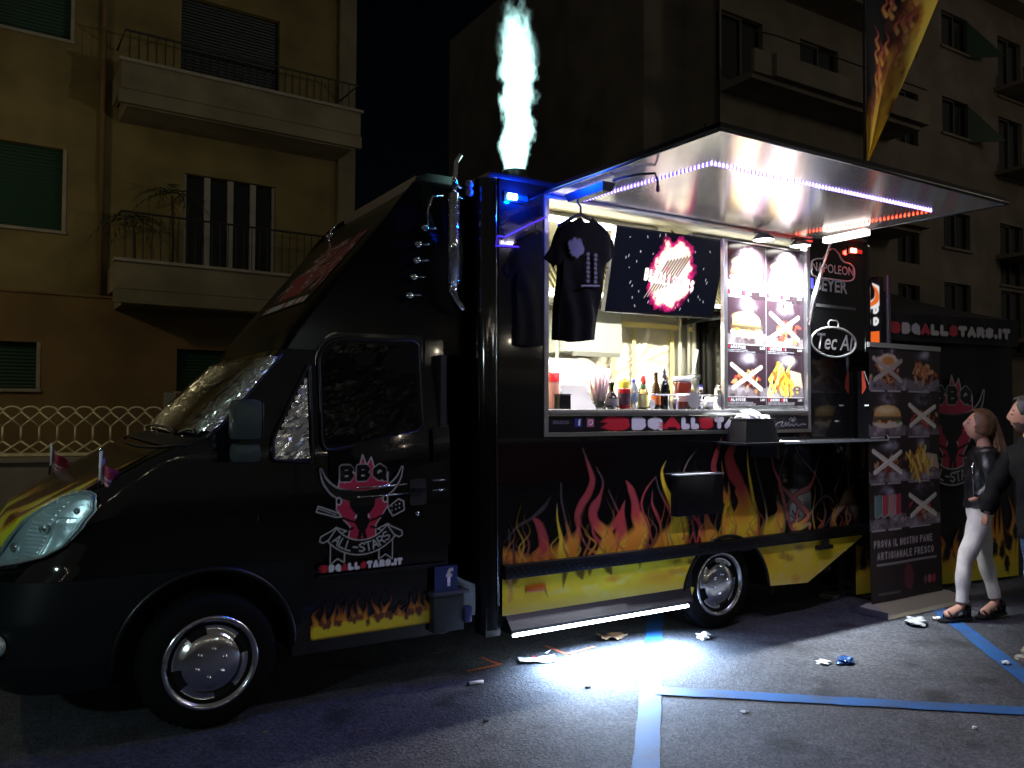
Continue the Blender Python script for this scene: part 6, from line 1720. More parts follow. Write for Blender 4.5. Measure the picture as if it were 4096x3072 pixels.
for k in range(8):
    x = cx - .105 + k * .032; cv.stroke([(x - .13, cy - .19 + .012 * k), (x - .05, cy - .06 + .01 * k)], [.002, .009], (.55, .48, .46), .9)
for cc_, th_ in (((.25, .05, .06), .032), ((1, .95, .9), .021)): letters(cv, 'BBQALLSTARS', cx - .265, cy - .02, .095, .043, th_, cc_, gap=.12, slope=-.12)
cv.blend(np.clip((n2 - .62) * 6, 0, .9) * (np.abs(dy + dx * .12) < .06) * (np.abs(dx) < .27), (.55, .10, .2))
rs = np.random.RandomState(12)
for k in range(46):
    x, y = rs.uniform(.1 * TW, .92 * TW), rs.uniform(.05 * TH, .97 * TH)
    if math.hypot((x - cx) / .3, (y - cy) / .3) > .8:
        cv.stroke([(x, y), (x + rs.uniform(-.008, .008), y + rs.uniform(.004, .02))], .004, (.5, .5, .55))
def tvp(X, Y, off=.0):
    return tuple(C_[i] + ex[i] * X + ez[i] * Y + en[i] * off for i in range(3))
sgn = 1 if np.dot(en, np.array((0, -1, 0))) > 0 else -1
tvm = print_mat('tv_print', .3, es=1.9); tvm.node_tree.nodes['Principled BSDF'].inputs['Specular IOR Level'].default_value = .08
cv.grid('screen', lambda X, Y: tvp(X, Y, sgn * .003), tvm, TV)
b = MB(); V = [tvp(x, y, sgn * o) for o in (.0, -.045) for x, y in ((-.012, -.022), (TW + .012, -.022), (TW + .012, TH + .012), (-.012, TH + .012))]
b.add(V, [(0, 1, 2, 3), (7, 6, 5, 4), (0, 4, 5, 1), (1, 5, 6, 2), (2, 6, 7, 3), (3, 7, 4, 0)]); b.build('casing', BLKP, TV)
b = MB(); b.tube([tvp(-.01, -.018, sgn * .004), tvp(TW + .01, -.018, sgn * .004)], .005, 6); b.build('lower_trim', mat('trim_silver', (.4, .4, .42), .2, 1.), TV)
b = MB(); b.tube([(3.35, .34, 2.75), (3.35, .42, 3.09)], .03, 10); b.build('bracket', mat('bracket_dark', (.03, .03, .03), .4), TV)
b = MB(); b.tube([(3.50, .26, 2.98), (3.54, .33, 3.03), (3.53, .40, 3.09)], .008, 6); b.build('cable', mat('brown_cable', (.10, .06, .03), .5), TV)
# ------------------------------------------------------------------ T-shirt on a hanger under the hatch lamp
SH = thing('t_shirt', 'black T-shirt with a blue-lit print hanging from the hatch edge', 't-shirt', (2.15, -.26, 0))
out = [(-.045, 2.872), (-.155, 2.81), (-.235, 2.66), (-.275, 2.60), (-.20, 2.545), (-.165, 2.60), (-.175, 2.40), (-.19, 2.10), (-.05, 2.09), (.085, 2.105), (.12, 2.35), (.165, 2.60), (.215, 2.63), (.278, 2.675), (.24, 2.76), (.175, 2.835), (.055, 2.885), (.03, 2.85), (-.01, 2.845)]
po = inpoly(out)
X, Z = np.meshgrid(np.linspace(-.28, .285, 150), np.linspace(2.085, 2.89, 210))
fold = .012 * np.sin(X * 46 + 3 * np.sin(Z * 5)) * np.clip((2.75 - Z) * 2, 0, 1) + .010 * np.sin(X * 19 - Z * 9) + .02 * (vnoise(210, 150, 38, 3) - .5)
hz_ = np.clip(1 - ((X - .0) / .23) ** 2, .05, 1) ** .5
for nm, s in (('front', -1), ('back', 1)):
    Y = s * .055 * hz_ + fold
    k = po(X, Z); ii = np.arange(X.size).reshape(X.shape)
    q = np.stack([ii[:-1, :-1], ii[:-1, 1:], ii[1:, 1:], ii[1:, :-1]], -1)[k[:-1, :-1] & k[1:, 1:] & k[:-1, 1:] & k[1:, :-1]].reshape(-1, 4)
    us = np.unique(q); rm = np.full(X.size, -1); rm[us] = np.arange(len(us))
    me = bpy.data.meshes.new(nm); me.from_pydata(np.stack([X, Y, Z], -1).reshape(-1, 3)[us].tolist(), [], rm[q].tolist())
    snap_edges(me, out); link(nm, me, mat('black_cotton', (.004, .004, .006), .95, spec=.2), SH, True)
cv = Canvas(-.16, .12, 2.40, 2.76, .004)
cv.ell(-.09, 2.67, .05, .055, (.09, .10, .30), rag=.7, seed=3, soft=.2)
for k in range(7):
    for j in range(2): cv.ell(.0 + .06 * j, 2.47 + .028 * k, .012, .010, (.05, .05, .12), rag=.8, seed=k + j)
cv.stroke([(-.05, 2.435), (.09, 2.447)], .008, (.15, .15, .28))
cv.grid('print', lambda X, Y: (X, -.055 * np.clip(1 - (X / .23) ** 2, .05, 1) ** .5 - .026 + 0 * X, Y), MPRINT, SH, cut=.2)
b = MB(); b.tube([(-.0, 0, 3.02), (-.02, 0, 3.005), (-.025, 0, 2.98), (0, 0, 2.955), (.0, 0, 2.90)], .007, 6); b.tube([(-.17, 0, 2.81), (-.05, 0, 2.885), (0, 0, 2.905), (.05, 0, 2.89), (.17, 0, 2.835)], .012, 8); b.build('hanger', BLKM, SH, True)
# ------------------------------------------------------------------ smoke jet over the roof nozzle, lamp light on it put in as emission
SM = bpy.data.materials.new('flame'); SM.use_nodes = True  # smoke volume, lamp light on it added as emission
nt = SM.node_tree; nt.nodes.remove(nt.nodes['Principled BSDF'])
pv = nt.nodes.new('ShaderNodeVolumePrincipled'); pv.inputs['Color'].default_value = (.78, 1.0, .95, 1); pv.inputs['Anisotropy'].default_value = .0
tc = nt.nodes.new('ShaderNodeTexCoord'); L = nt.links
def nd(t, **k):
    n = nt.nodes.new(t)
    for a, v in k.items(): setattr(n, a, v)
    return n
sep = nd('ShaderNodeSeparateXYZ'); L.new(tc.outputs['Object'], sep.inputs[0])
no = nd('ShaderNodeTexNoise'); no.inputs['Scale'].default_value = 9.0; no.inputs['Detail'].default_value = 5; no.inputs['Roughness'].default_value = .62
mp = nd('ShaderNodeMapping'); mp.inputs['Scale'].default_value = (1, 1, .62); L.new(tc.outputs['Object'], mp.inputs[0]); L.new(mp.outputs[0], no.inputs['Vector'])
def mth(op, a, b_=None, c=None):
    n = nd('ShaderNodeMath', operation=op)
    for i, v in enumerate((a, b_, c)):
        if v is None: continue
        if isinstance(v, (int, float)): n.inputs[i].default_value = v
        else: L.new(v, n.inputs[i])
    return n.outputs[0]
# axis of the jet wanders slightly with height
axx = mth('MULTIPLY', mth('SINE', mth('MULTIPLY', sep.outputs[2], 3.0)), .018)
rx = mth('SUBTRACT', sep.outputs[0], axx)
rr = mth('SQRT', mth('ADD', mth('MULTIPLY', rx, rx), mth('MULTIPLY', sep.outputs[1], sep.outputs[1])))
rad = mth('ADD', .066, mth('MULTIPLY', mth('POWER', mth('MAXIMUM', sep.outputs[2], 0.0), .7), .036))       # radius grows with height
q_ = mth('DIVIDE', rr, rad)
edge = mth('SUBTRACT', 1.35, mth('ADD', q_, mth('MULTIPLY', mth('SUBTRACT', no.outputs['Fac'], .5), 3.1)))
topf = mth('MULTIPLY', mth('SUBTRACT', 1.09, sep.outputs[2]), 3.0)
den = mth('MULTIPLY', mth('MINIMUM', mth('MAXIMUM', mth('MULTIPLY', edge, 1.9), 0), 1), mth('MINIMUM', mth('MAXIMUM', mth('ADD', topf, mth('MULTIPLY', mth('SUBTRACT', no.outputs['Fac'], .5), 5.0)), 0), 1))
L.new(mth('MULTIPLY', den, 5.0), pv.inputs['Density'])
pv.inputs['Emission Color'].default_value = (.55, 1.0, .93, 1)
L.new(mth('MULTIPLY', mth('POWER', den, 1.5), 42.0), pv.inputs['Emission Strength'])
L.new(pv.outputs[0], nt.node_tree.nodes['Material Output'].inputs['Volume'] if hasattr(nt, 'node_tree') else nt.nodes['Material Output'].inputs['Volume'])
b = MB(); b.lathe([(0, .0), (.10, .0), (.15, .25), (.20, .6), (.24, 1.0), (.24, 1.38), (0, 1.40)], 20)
sm = b.build('glowing_smoke_jet', SM, None, True, loc=(1.975, .25, 3.285))
tag(sm, 'white and teal column of smoke, its light added as emission, rising from the truck roof', 'flame')
# ------------------------------------------------------------------ gazebo behind the truck
TA = math.radians(-8); TO = np.array((6.9, -.1)); td = np.array((math.cos(TA), math.sin(TA))); tn = np.array((-math.sin(TA), math.cos(TA)))
def tp(s, d, z):      # s along the front, d behind it
    p = TO + td * s + tn * d
    return (p[0], p[1], z)
TENT = thing('gazebo', 'black pop-up gazebo with valance lettering and a bull emblem on its wall', 'gazebo')
CLB = mat('black_canvas', (.010, .010, .010), .85, bump=(60, .2, .004))
s0, s1, dd = -1.45, .72, 2.9
apex = tp(-1.30, 1.45, 3.20)
b = MB(); n = 10; V = []
cs = [tp(s0 - .6, 0, 2.56), tp(s1, 0, 2.56), tp(s1, dd, 2.56), tp(s0 - .6, dd, 2.56)]
ap = Vector(tp(-1.25, 1.2, 3.32))
for i in range(4):
    a, c = Vector(cs[i]), Vector(cs[(i + 1) % 4])
    rows = []
    for k in range(9):
        t = k / 8; sag = -.10 * math.sin(t * PI)
        rows.append([(a + (c - a) * j / 8) * (1 - t) + ap * t + Vector((0, 0, sag)) for j in range(9)])
    flat = [p for r in rows for p in r]
    b.add(flat, [(r * 9 + j, r * 9 + j + 1, r * 9 + j + 10, r * 9 + j + 9) for r in range(8) for j in range(8)])
b.build('roof', CLB, TENT, True)
b = MB(); V = []
for k in range(25):
    s = s0 - .6 + (s1 - s0 + .6) * k / 24
    V += [tp(s, -.01 + .01 * math.sin(k * 1.3), 2.56), tp(s, -.012 + .016 * math.sin(k * 1.1), 2.30)]
b.add(V, [(2 * k, 2 * k + 1, 2 * k + 3, 2 * k + 2) for k in range(24)])
b.build('valance', CLB, TENT)
b = MB(); V = []
for k in range(31):
    s = s0 + (s1 - s0) * k / 30
    V += [tp(s, .06 + .012 * math.sin(k * .9), 2.40), tp(s, .06 + .02 * math.sin(k * .8 + 1), .02)]
b.add(V, [(2 * k, 2 * k + 1, 2 * k + 3, 2 * k + 2) for k in range(30)])
b.build('side_wall', CLB, TENT, True)
for s in (s0 - .1, s1 - .04):
    b = MB(); p = tp(s, .1, 0); b.box((p[0] - .02, p[1] - .02, 0), (p[0] + .02, p[1] + .02, 2.55)); b.build('leg', mat('leg_grey', (.07, .07, .07), .4), TENT)
cv = Canvas(s0, s1 - .02, 2.30, 2.55, .006)
allstars(cv, -1.06, 2.365, .105, .118, '.IT', white=(.52, .50, .46), red=(.50, .03, .05))
cv.grid('valance_lettering', lambda X, Y: (TO[0] + td[0] * X - tn[0] * .032, TO[1] + td[1] * X - tn[1] * .032, Y), MPRINT, TENT, cut=.15)
cv = Canvas(-.85, .45, .80, 2.12, .0075)
emblem(cv, -.68, .86, .95)
cv.grid('wall_emblem', lambda X, Y: (TO[0] + td[0] * X + tn[0] * .030, TO[1] + td[1] * X + tn[1] * .030, Y), MPRINT, TENT, cut=.1)
cv = Canvas(s0, s1, .03, 1.15, .009)
for k in range(46):
    x = s0 + k * .048; hh = RNG.uniform(.25, .85); j = RNG.uniform(-.06, .06)
    cv.stroke([(x, .03), (x + j, .03 + hh * .35), (x - j, .03 + hh * .7), (x + j, .03 + hh)], [.16, .09, .045, .004], [YE, YE, OR, DR], .95, .6)
cv.blend(np.clip((.20 - cv.Y) / .12, 0, 1), (.60, .50, .03))
for k in range(16): cv.ell(RNG.uniform(s0, s1), RNG.uniform(.15, .5), .04, .09, BK, rag=.8, seed=k, soft=.5)
cv.grid('wall_flames', lambda X, Y: (TO[0] + td[0] * X + tn[0] * .032, TO[1] + td[1] * X + tn[1] * .032, Y), MPRINT, TENT, cut=.1)
# orange lit panel of the next stall at the frame edge
NS = thing('stall_panel', 'orange and yellow panel of another stall at the far right edge', 'panel', tp(1.2, 1.5, 0), TA)
b = MB(); b.box((-.4, 0, 1.55), (.5, .03, 2.34)); b.build('board', mat('ochre_board', (.30, .20, .08), .6), NS)
b = MB(); b.box((-.41, -.012, 2.36), (.51, .03, 2.52)); b.build('header', mat('salmon_board', (.45, .10, .07), .6), NS)
for x in (-.38, .46):
    b = MB(); b.box((x, .002, 0), (x + .03, .028, 1.549)); b.build('leg', BLKM, NS)
# ------------------------------------------------------------------ roll-up dish banner
RU = thing('roll_up_banner', 'tall roll-up banner with eight dish pictures and white Italian text on a pale base', 'banner', (0, 0, 0))
RX0, RX1, RY = 5.06, 6.06, -.30
cv = Canvas(RX0, RX1, .07, 2.19, .0068, bg=(.020, .010, .010))
kk = [['cans', 'cross'], ['cross', 'fries'], ['burger', 'cross'], ['egg', 'ribs']]
for r_ in range(4):
    za = .66 + r_ * .385; zb = za + .385
    for c_ in range(2):
        xa = RX0 + .5 * c_
        dish(cv, xa, za + .02, .5, zb - za - .03, kk[r_][c_], 40 + 7 * r_ + c_)
    cv.stroke([(RX0 + .03, za + .01), (RX0 + .20, za + .01)], .012, (.5, .46, .46)); cv.stroke([(RX0 + .25, za + .01), (RX0 + .42, za + .01)], .012, (.5, .46, .46)); cv.stroke([(RX0 + .55, za + .01), (RX0 + .85, za + .01)], .012, (.45, .42, .42))
TXT = (.42, .38, .37)
letters(cv, 'PROVA IL NOSTRO PANE', RX0 + .05, .53, .062, .037, .012, TXT, gap=.25)
letters(cv, 'ARTIGIANALE FRESCO', RX0 + .09, .43, .062, .039, .012, TXT, gap=.25)
cv.stroke([(RX0 + .09, .39), (RX1 - .08, .39)], .018, (.26, .24, .23))
for k in range(3): cv.ell(RX0 + .76 + .06 * k, .21, .024, .036, ((.16, .08, .09), (.40, .10, .14), (.45, .03, .07))[k])
cv.ell(RX0 + .52, .26, .07, .11, (.12, .02, .03), rag=.6, seed=4); cv.stroke([(RX0 + .1, .15), (RX0 + .38, .15)], .016, (.12, .12, .10))
cv.grid('banner_print', lambda X, Y: (X, RY + .014 * np.sin((Y - .1) * 1.5) + .004 * np.sin(X * 9), Y), MPRINT, RU)
b = MB(); b.box((RX0 - .02, RY - .012, 2.185), (RX1 + .0, RY + .014, 2.225)); b.build('top_rail', mat('rail_silver', (.42, .40, .36), .35, .6), RU)
b = MB(); b.add([(RX0 - .05, RY - .17, .005), (RX1 + .14, RY - .17, .005), (RX1 + .14, RY + .17, .005), (RX0 - .05, RY + .17, .005), (RX0 - .03, RY - .15, .03), (RX1 + .12, RY - .15, .03), (RX1 + .06, RY - .03, .085), (RX0 + .0, RY - .03, .085), (RX1 + .06, RY + .05, .085), (RX0, RY + .05, .085)], [(0, 1, 5, 4), (4, 5, 6, 7), (7, 6, 8, 9), (9, 8, 2, 3), (0, 4, 7, 9, 3), (1, 2, 8, 6, 5)])
b.build('base', mat('base_cream', (.42, .39, .28), .4), RU)
b = MB(); b.box((RX0 - .055, RY - .175, .006), (RX0 - .051, RY + .17, .06)); b.build('end_cap', CHR, RU)
b = MB(); b.tube([((RX0 + RX1) / 2, RY + .035, .08), ((RX0 + RX1) / 2, RY + .035, 2.2)], .012, 8); b.build('pole', ALU, RU)
# narrow lit totem showing the ends of stacked letters
TT = thing('totem_sign', 'narrow upright sign with stacked white letters and an orange block beside the truck', 'sign', (5.62, .028, 0))
cv = Canvas(-.26, .045, 2.24, 2.84, .005, bg=(.004, .004, .005))
cv.stroke([(-.10, 2.60), (.02, 2.63), (.035, 2.73), (-.02, 2.80)], [.05, .09, .07, .01], (.9, .85, .8)); cv.stroke([(-.06, 2.60), (.018, 2.65), (.015, 2.73), (-.02, 2.785)], [.03, .05, .035, .005], (.9, .16, .02))
for i, (w_, z) in enumerate((('D', 2.525), ('D', 2.42))):
    letters(cv, 'OO' if i == 0 else 'FO', -.20, z, .075, .07, .022, (.9, .9, .88), gap=.3); letters(cv, w_, -.018, z, .075, .056, .022, (.9, .9, .88))
cv.poly([(-.24, 2.26), (.04, 2.26), (.04, 2.37), (-.24, 2.37)], (.95, .16, .02))
cv.grid('lit_face', lambda X, Y: (0 * X, -X, Y), print_mat('totem_print', .3, es=.85), TT)
b = MB(); b.box((.004, -.05, 2.22), (.06, .27, 2.86), bev=.006); b.build('case', BLKM, TT)
b = MB(); b.box((.02, .06, 0), (.05, .10, 2.22)); b.build('stem', BLKM, TT); b = MB(); b.box((-.12, -.1, 0.001), (.2, .28, .02)); b.build('foot', BLKM, TT)
b = MB(); b.tube([(.06, -.09, 0), (.06, -.09, 2.86)], .022, 8); b.build('tube_pole', mat('pole_dim', (.05, .05, .05), .4), TT)
# ------------------------------------------------------------------ feather flags
def feather(name, label, x, y, h, zb, w, a, paint, hi=.62, group=None):
    t = thing(name, label, 'flag', (x, y, 0), a)
    zs_ = np.linspace(.6, h, 20)
    px = lambda z: 0.0 if z < h - 1.6 else .5 * w * ((z - (h - 1.6)) / 1.6) ** 2.2
    b = MB(); b.tube([(px(z), 0, z) for z in np.concatenate([[0.0], zs_])], np.linspace(.022, .008, 21).tolist(), 8); b.build('pole', BLKM, t, True)
    b = MB(); b.box((-.25, -.25, .001), (.25, .25, .02)); b.build('base_plate', BLKM, t)
    cv = Canvas(0, w, zb, h, .011)
    paint(cv, w, zb, h)
    zt = (cv.Y - zb) / (h - zb)
    wid = np.where(zt < hi, w * (.015 + .985 * (np.clip(zt, 0, 1) / hi)), w * np.sqrt(np.clip(1 - ((zt - hi) / (1 - hi)) ** 2, 0, 1)))
    px0 = np.where(cv.Y < h - 1.6, 0, .5 * w * (np.clip(cv.Y - (h - 1.6), 0, 9) / 1.6) ** 2.2)
    cv.grid('cloth', lambda X, Y: (px0 + .012 + X * np.clip(wid - px0, .01, 9) / w, .03 * np.sin(X * 7 + Y * 2.2), Y), MPRINT, t)
    return t
def big_paint(cv, w, zb, h):
    n = vnoise(cv.h, cv.w, 16, 3, 4)
    e = (w - cv.X) / w * np.clip((cv.Y - zb) / 2.1, .02, 1) * w + (n - .5) * .42
    k_ = np.clip((cv.Y - zb) / ((h - zb) * .72), .02, 1)
    e = (w - cv.X) / w * k_ * w + (n - .5) * .34       # distance in from the slanting edge
    cv.blend(np.clip((.34 - e) / .10, 0, 1), (.16, .04, .01)); cv.blend(np.clip((.24 - e) / .10, 0, 1), (.62, .24, .03))
    cv.blend(np.clip((.13 - e) / .10, 0, 1), (.85, .60, .07)); cv.blend(np.clip((zb + .50 - cv.Y) / .4, 0, 1) * .9, (.85, .62, .05))
    for k in range(46):
        y = RNG.uniform(zb + .3, zb + 2.3); kk = min(1, (y - zb) / ((h - zb) * .72)); x = w - RNG.uniform(.10, .42) / max(kk, .1)
        cv.stroke([(x, y), (x - .06, y + .07), (x - .02, y + .13), (x - .10, y + .22)], [.05, .04, .02, .004], [(.85, .45, .08), (.70, .18, .06), (.5, .07, .07), (.2, .02, .02)])
    cv.blend(np.clip((n - .64) * 7, 0, .7) * np.clip((.30 - e) / .1, 0, 1) * np.clip(e / .06, 0, 1), (.06, .02, .008))
    cv.blend(np.clip((cv.Y - (zb + 1.75)) / .3, 0, 1) * np.clip((n - .42) * 6, 0, 1) * np.clip((.5 - e) / .1, 0, 1), (.42, .03, .06))
FANG = math.atan2(-.523, .852)
feather('feather_flag', 'tall black feather flag with flames down its edge, behind the hatch', 5.92, .32, 6.9, 4.0, .92, FANG, big_paint, .72)
def small_paint(cv, w, zb, h):
    n = vnoise(cv.h, cv.w, 14, 9, 4)
    cv.blend(np.clip((n - .55) * 5, 0, .6) * np.clip((cv.X - .3 * w) / .2, 0, 1), (.05, .01, .012))
feather('feather_flag', 'smaller dark feather flag with a rounded top far behind the truck roof', 6.9, 3.75, 5.62, 3.3, .56, FANG, small_paint, .35)
# ------------------------------------------------------------------ things behind the tail
for i, (x, y, L_, a, lb) in enumerate(((5.72, .42, 1.1, .35, 'pale plank lying on the ground behind the truck, pointing at the banner'), (5.85, .22, 1.0, -.30, 'second pale plank crossing behind the truck, nearer the banner'), (6.1, .95, 1.2, .1, 'short plank lying deepest under the truck tail'))):
    t = thing('plank', lb, 'plank', (x, y, .0), a)
    b = MB(); b.box((-L_ / 2, -.07, .004), (L_ / 2, .07, .04), bev=.004); b.build('board', mat('pale_plank', (.22, .22, .19), .8, noise=(14, .3)), t)
    b = MB(); b.box((-L_ / 2 - .002, -.072, .012), (-L_ / 2 + .03, .072, .03)); b.build('end_strap', mat('strap_grey', (.10, .10, .10), .5), t)
YB = thing('plastic_tub', 'pale yellow plastic tub with a bright yellow rim behind the truck tail', 'tub', (6.40, .62, .26))
b = MB(); b.box((-.17, -.12, .04), (.08, .12, .30), bev=.02); b.build('tub', mat('pale_yellow', (.52, .48, .22), .5), YB); b = MB(); b.box((-.25, -.15, .0), (.10, .15, .038), bev=.01); b.build('rim', mat('bright_yellow', (.65, .52, .03), .5), YB)
CRT = thing('crate', 'dark plastic crate under the pale yellow tub', 'crate', (6.32, .62, 0))
b = MB(); b.box((-.28, -.2, .0), (.25, .2, .24)); b.build('body', mat('crate_dark', (.05, .045, .04), .6), CRT)
for z in (.06, .13, .20):
    b = MB(); b.box((-.29, -.21, z), (.26, -.2005, z + .02)); b.build('slat', mat('crate_slat', (.11, .10, .09), .6), CRT)
# ------------------------------------------------------------------ litter
def crumpled(name, label, cat, x, y, s, m, seed, flat=.6, lift=.0):
    rs = np.random.RandomState(seed); bm = bmesh.new(); bmesh.ops.create_icosphere(bm, subdivisions=3, radius=s)
    ph = rs.uniform(0, 6, 9)
    for v in bm.verts:
        p = v.co / s
        d = 1 + .30 * math.sin(3.1 * p.x + ph[0]) * math.sin(4.3 * p.y + ph[1]) + .22 * math.sin(6 * p.z + 5 * p.x + ph[2]) + .16 * abs(math.sin(8 * p.y + 6 * p.z + ph[3])) + rs.uniform(-.08, .08)
        v.co = Vector((p.x * d * s * 1.25, p.y * d * s, max(-flat * s + .0, p.z * d * s * flat)))
    zmin = min(v.co.z for v in bm.verts)
    for v in bm.verts: v.co.z -= zmin - .0005
    me = bpy.data.meshes.new(name); bm.to_mesh(me); bm.free()
    return tag(link(name, me, m, None, False, (x, y, lift)), label, cat)
NAPM = mat('napkin_white')
crumpled('crumpled_napkin', 'crumpled white napkin next to the rear tyre', 'napkin', 3.39, -.09, .036, NAPM, 3)
crumpled('crumpled_napkin', 'crumpled grey-white napkin in front of the banner base', 'napkin', 5.09, -.66, .062, mat('napkin_grey', (.42, .44, .44), .8), 6, .45)
crumpled('crumpled_napkin', 'small white paper scrap beside the blue wrapper', 'paper', 3.66, -.90, .034, NAPM, 9, .35)
crumpled('wrapper', 'crumpled blue and silver wrapper on the asphalt', 'wrapper', 3.785, -.97, .042, mat('blue_wrapper', (.04, .12, .36), .25, .3), 12, .5)
crumpled('paper_scrap', 'tiny white scrap on the blue line near the sandals', 'scrap', 5.377, -.658, .024, NAPM, 15, .3, .009)
crumpled('paper_scrap', 'tiny pale scrap on the blue line below the sneaker', 'scrap', 4.68, -1.53, .022, mat('scrap_blue', (.5, .58, .66), .7), 17, .3, .009)
crumpled('paper_scrap', 'tiny white scrap alone at the lower right', 'scrap', 3.43, -2.0, .010, NAPM, 19, .6)
crumpled('paper_scrap', 'small torn paper bit right of the blue line junction', 'scrap', 2.566, -1.22, .016, mat('scrap_grey', (.3, .3, .32), .8), 21, .3)
crumpled('dry_leaf', 'small brown leaf left of the bright patch', 'leaf', .669, -.384, .010, mat('leaf_brown', (.10, .06, .03), .8), 23, .4)
crumpled('dry_leaf', 'small yellowish leaf under the door flames', 'leaf', .235, -.142, .009, mat('leaf_yel', (.25, .2, .08), .8), 25, .4)
crumpled('dry_leaf', 'dark leaf at the lower left edge of the bright patch', 'leaf', 1.28, -.60, .012, mat('leaf_dark', (.03, .02, .015), .8), 27, .4)
crumpled('dry_leaf', 'brown leaf in front of the bright patch', 'leaf', 2.06, -.46, .013, mat('leaf_brown'), 29, .4)
def sheet_thing(name, label, cat, x, y, w, h, a, m, seed, amp=.012, z=.006):
    rs = np.random.RandomState(seed); nx_, ny_ = 16, 10
    gx, gy = np.meshgrid(np.linspace(-w / 2, w / 2, nx_), np.linspace(-h / 2, h / 2, ny_))
    gz = z + amp * np.abs(vnoise(ny_, nx_, 5, seed, 2) - .3) * 1.6 + amp * (np.abs(gx) / w) ** 2 * 2
    V = np.stack([gx * math.cos(a) - gy * math.sin(a), gx * math.sin(a) + gy * math.cos(a), gz], -1).reshape(-1, 3)
    ii = np.arange(gx.size).reshape(gx.shape)
    me = bpy.data.meshes.new(name); me.from_pydata(V.tolist(), [], np.stack([ii[:-1, :-1], ii[:-1, 1:], ii[1:, 1:], ii[1:, :-1]], -1).reshape(-1, 4).tolist())
    return tag(link(name, me, m, None, True, (x, y, 0)), label, cat)
o = sheet_thing('flattened_carton', 'flattened white carton with a red mark by the orange arrow', 'carton', 2.07, .10, .25, .11, -.35, mat('carton_white', (.66, .64, .58), .7), 3, .02)
b = MB(); b.lathe([(0, .0), (.012, 0)], 10, c=(-.02, .015, .034)); b.build('red_mark', mat('bright_red'), o)
b = MB(); b.add([(.10, .03, .03), (.135, .035, .05), (.12, .06, .035), (.09, .05, .03)], [(0, 1, 2, 3)]); b.build('flap', mat('carton_white'), o)
o = sheet_thing('cardboard_piece', 'brown piece of cardboard on the ground under the step', 'cardboard', 2.80, .24, .20, .13, -.2, mat('cardboard', (.33, .20, .11), .85), 5, .035, .012)
t = thing('paper_roll', 'small white paper tube lying left of the bright patch', 'paper tube', (1.51, -.075, .0), -.15)
b = MB(); b.tube([(-.045, 0, .012), (.045, 0, .012)], .011, 12); b.build('tube', NAPM, t, True); b = MB(); b.tube([(-.057, 0, .012), (-.0452, 0, .012)], .0105, 12); b.build('dark_end', BLKM, t, True)
# ------------------------------------------------------------------ people
SKIN = mat('skin', (.46, .24, .16), .5, noise=(12, .08))
SKIN2 = mat('skin_tanned', (.40, .20, .14), .5, noise=(12, .08))
def skin_mesh(name, chains, sub=2, m=None, parent=None, root=0, world=None):
    """chains: list of [(pos, radius or (rx, ry))...]; points of equal position merge into joints"""
    V, Rr, E, idx = [], [], [], {}
    def vid(p, r):
        k = tuple(round(c, 4) for c in p)
        if k not in idx:
            idx[k] = len(V); V.append(p); Rr.append(r)
        return idx[k]
    for ch in chains:
        last = None
        for p, r in ch:
            i = vid(p, r)
            if last is not None and last != i: E.append((last, i))
            last = i
    me = bpy.data.meshes.new(name); me.from_pydata([tuple(v) for v in V], E, [])
    o = bpy.data.objects.new(name, me); COL.objects.link(o)
    md = o.modifiers.new('skin', 'SKIN'); md.use_smooth_shade = True; md.branch_smoothing = .6
    for i, r in enumerate(Rr):
        rr = r if isinstance(r, (tuple, list)) else (r, r)
        me.skin_vertices[0].data[i].radius = rr
        me.skin_vertices[0].data[i].use_root = (i == root)
    sb = o.modifiers.new('sub', 'SUBSURF'); sb.levels = sub; sb.render_levels = sub
    dg = bpy.context.evaluated_depsgraph_get()
    out = bpy.data.meshes.new_from_object(o.evaluated_get(dg))
    bpy.data.objects.remove(o)
    out.materials.clear()
    return link(name, out, m, parent, True)
def head_bm(c, s, yaw, tilt, female):
    """sculpted head: face looks along local -X before yaw"""
    bm = bmesh.new(); bmesh.ops.create_icosphere(bm, subdivisions=4, radius=1)
    for v in bm.verts:
        x, y, z = v.co
        q = Vector((x * .098, y * .076, z * .118))
        f = max(0, -x)
        if z < 0:       # jaw
            q.y *= 1 - .32 * (-z) ** 1.3; q.x *= 1 - .10 * (-z)
            q.x -= .012 * f * (-z)
        nose = math.exp(-((y / .17) ** 2) - ((z + .12) / .20) ** 2) * (f > .4); q.x -= .026 * nose * (1 if z > -.3 else .5)
        brow = math.exp(-((z - .17) / .10) ** 2) * f; q.x -= .006 * brow
        eye = math.exp(-(((abs(y) - .38) / .16) ** 2) - ((z - .03) / .12) ** 2) * f; q.x += .013 * eye
        lips = math.exp(-((y / .30) ** 2) - ((z + .52) / .09) ** 2) * f; q.x -= .008 * lips
        mouth = math.exp(-((y / .28) ** 2) - ((z + .52) / .025) ** 2) * f; q.x += .006 * mouth
        chin = math.exp(-((y / .28) ** 2) - ((z + .84) / .14) ** 2) * f; q.x -= .012 * chin
        v.co = q * s
    for sd_ in (-1, 1):
        r = bmesh.ops.create_icosphere(bm, subdivisions=2, radius=1)
        for v in r['verts']: v.co = Vector((.012 + v.co.x * .018, sd_ * (.074 + .0) + v.co.y * .008, .0 + v.co.z * .032)) * s
    R = Matrix.Rotation(yaw, 4, 'Z') @ Matrix.Rotation(tilt, 4, 'Y')
    bmesh.ops.transform(bm, matrix=Matrix.Translation(c) @ R, verts=bm.verts[:])
    return bm, Matrix.Translation(c) @ R
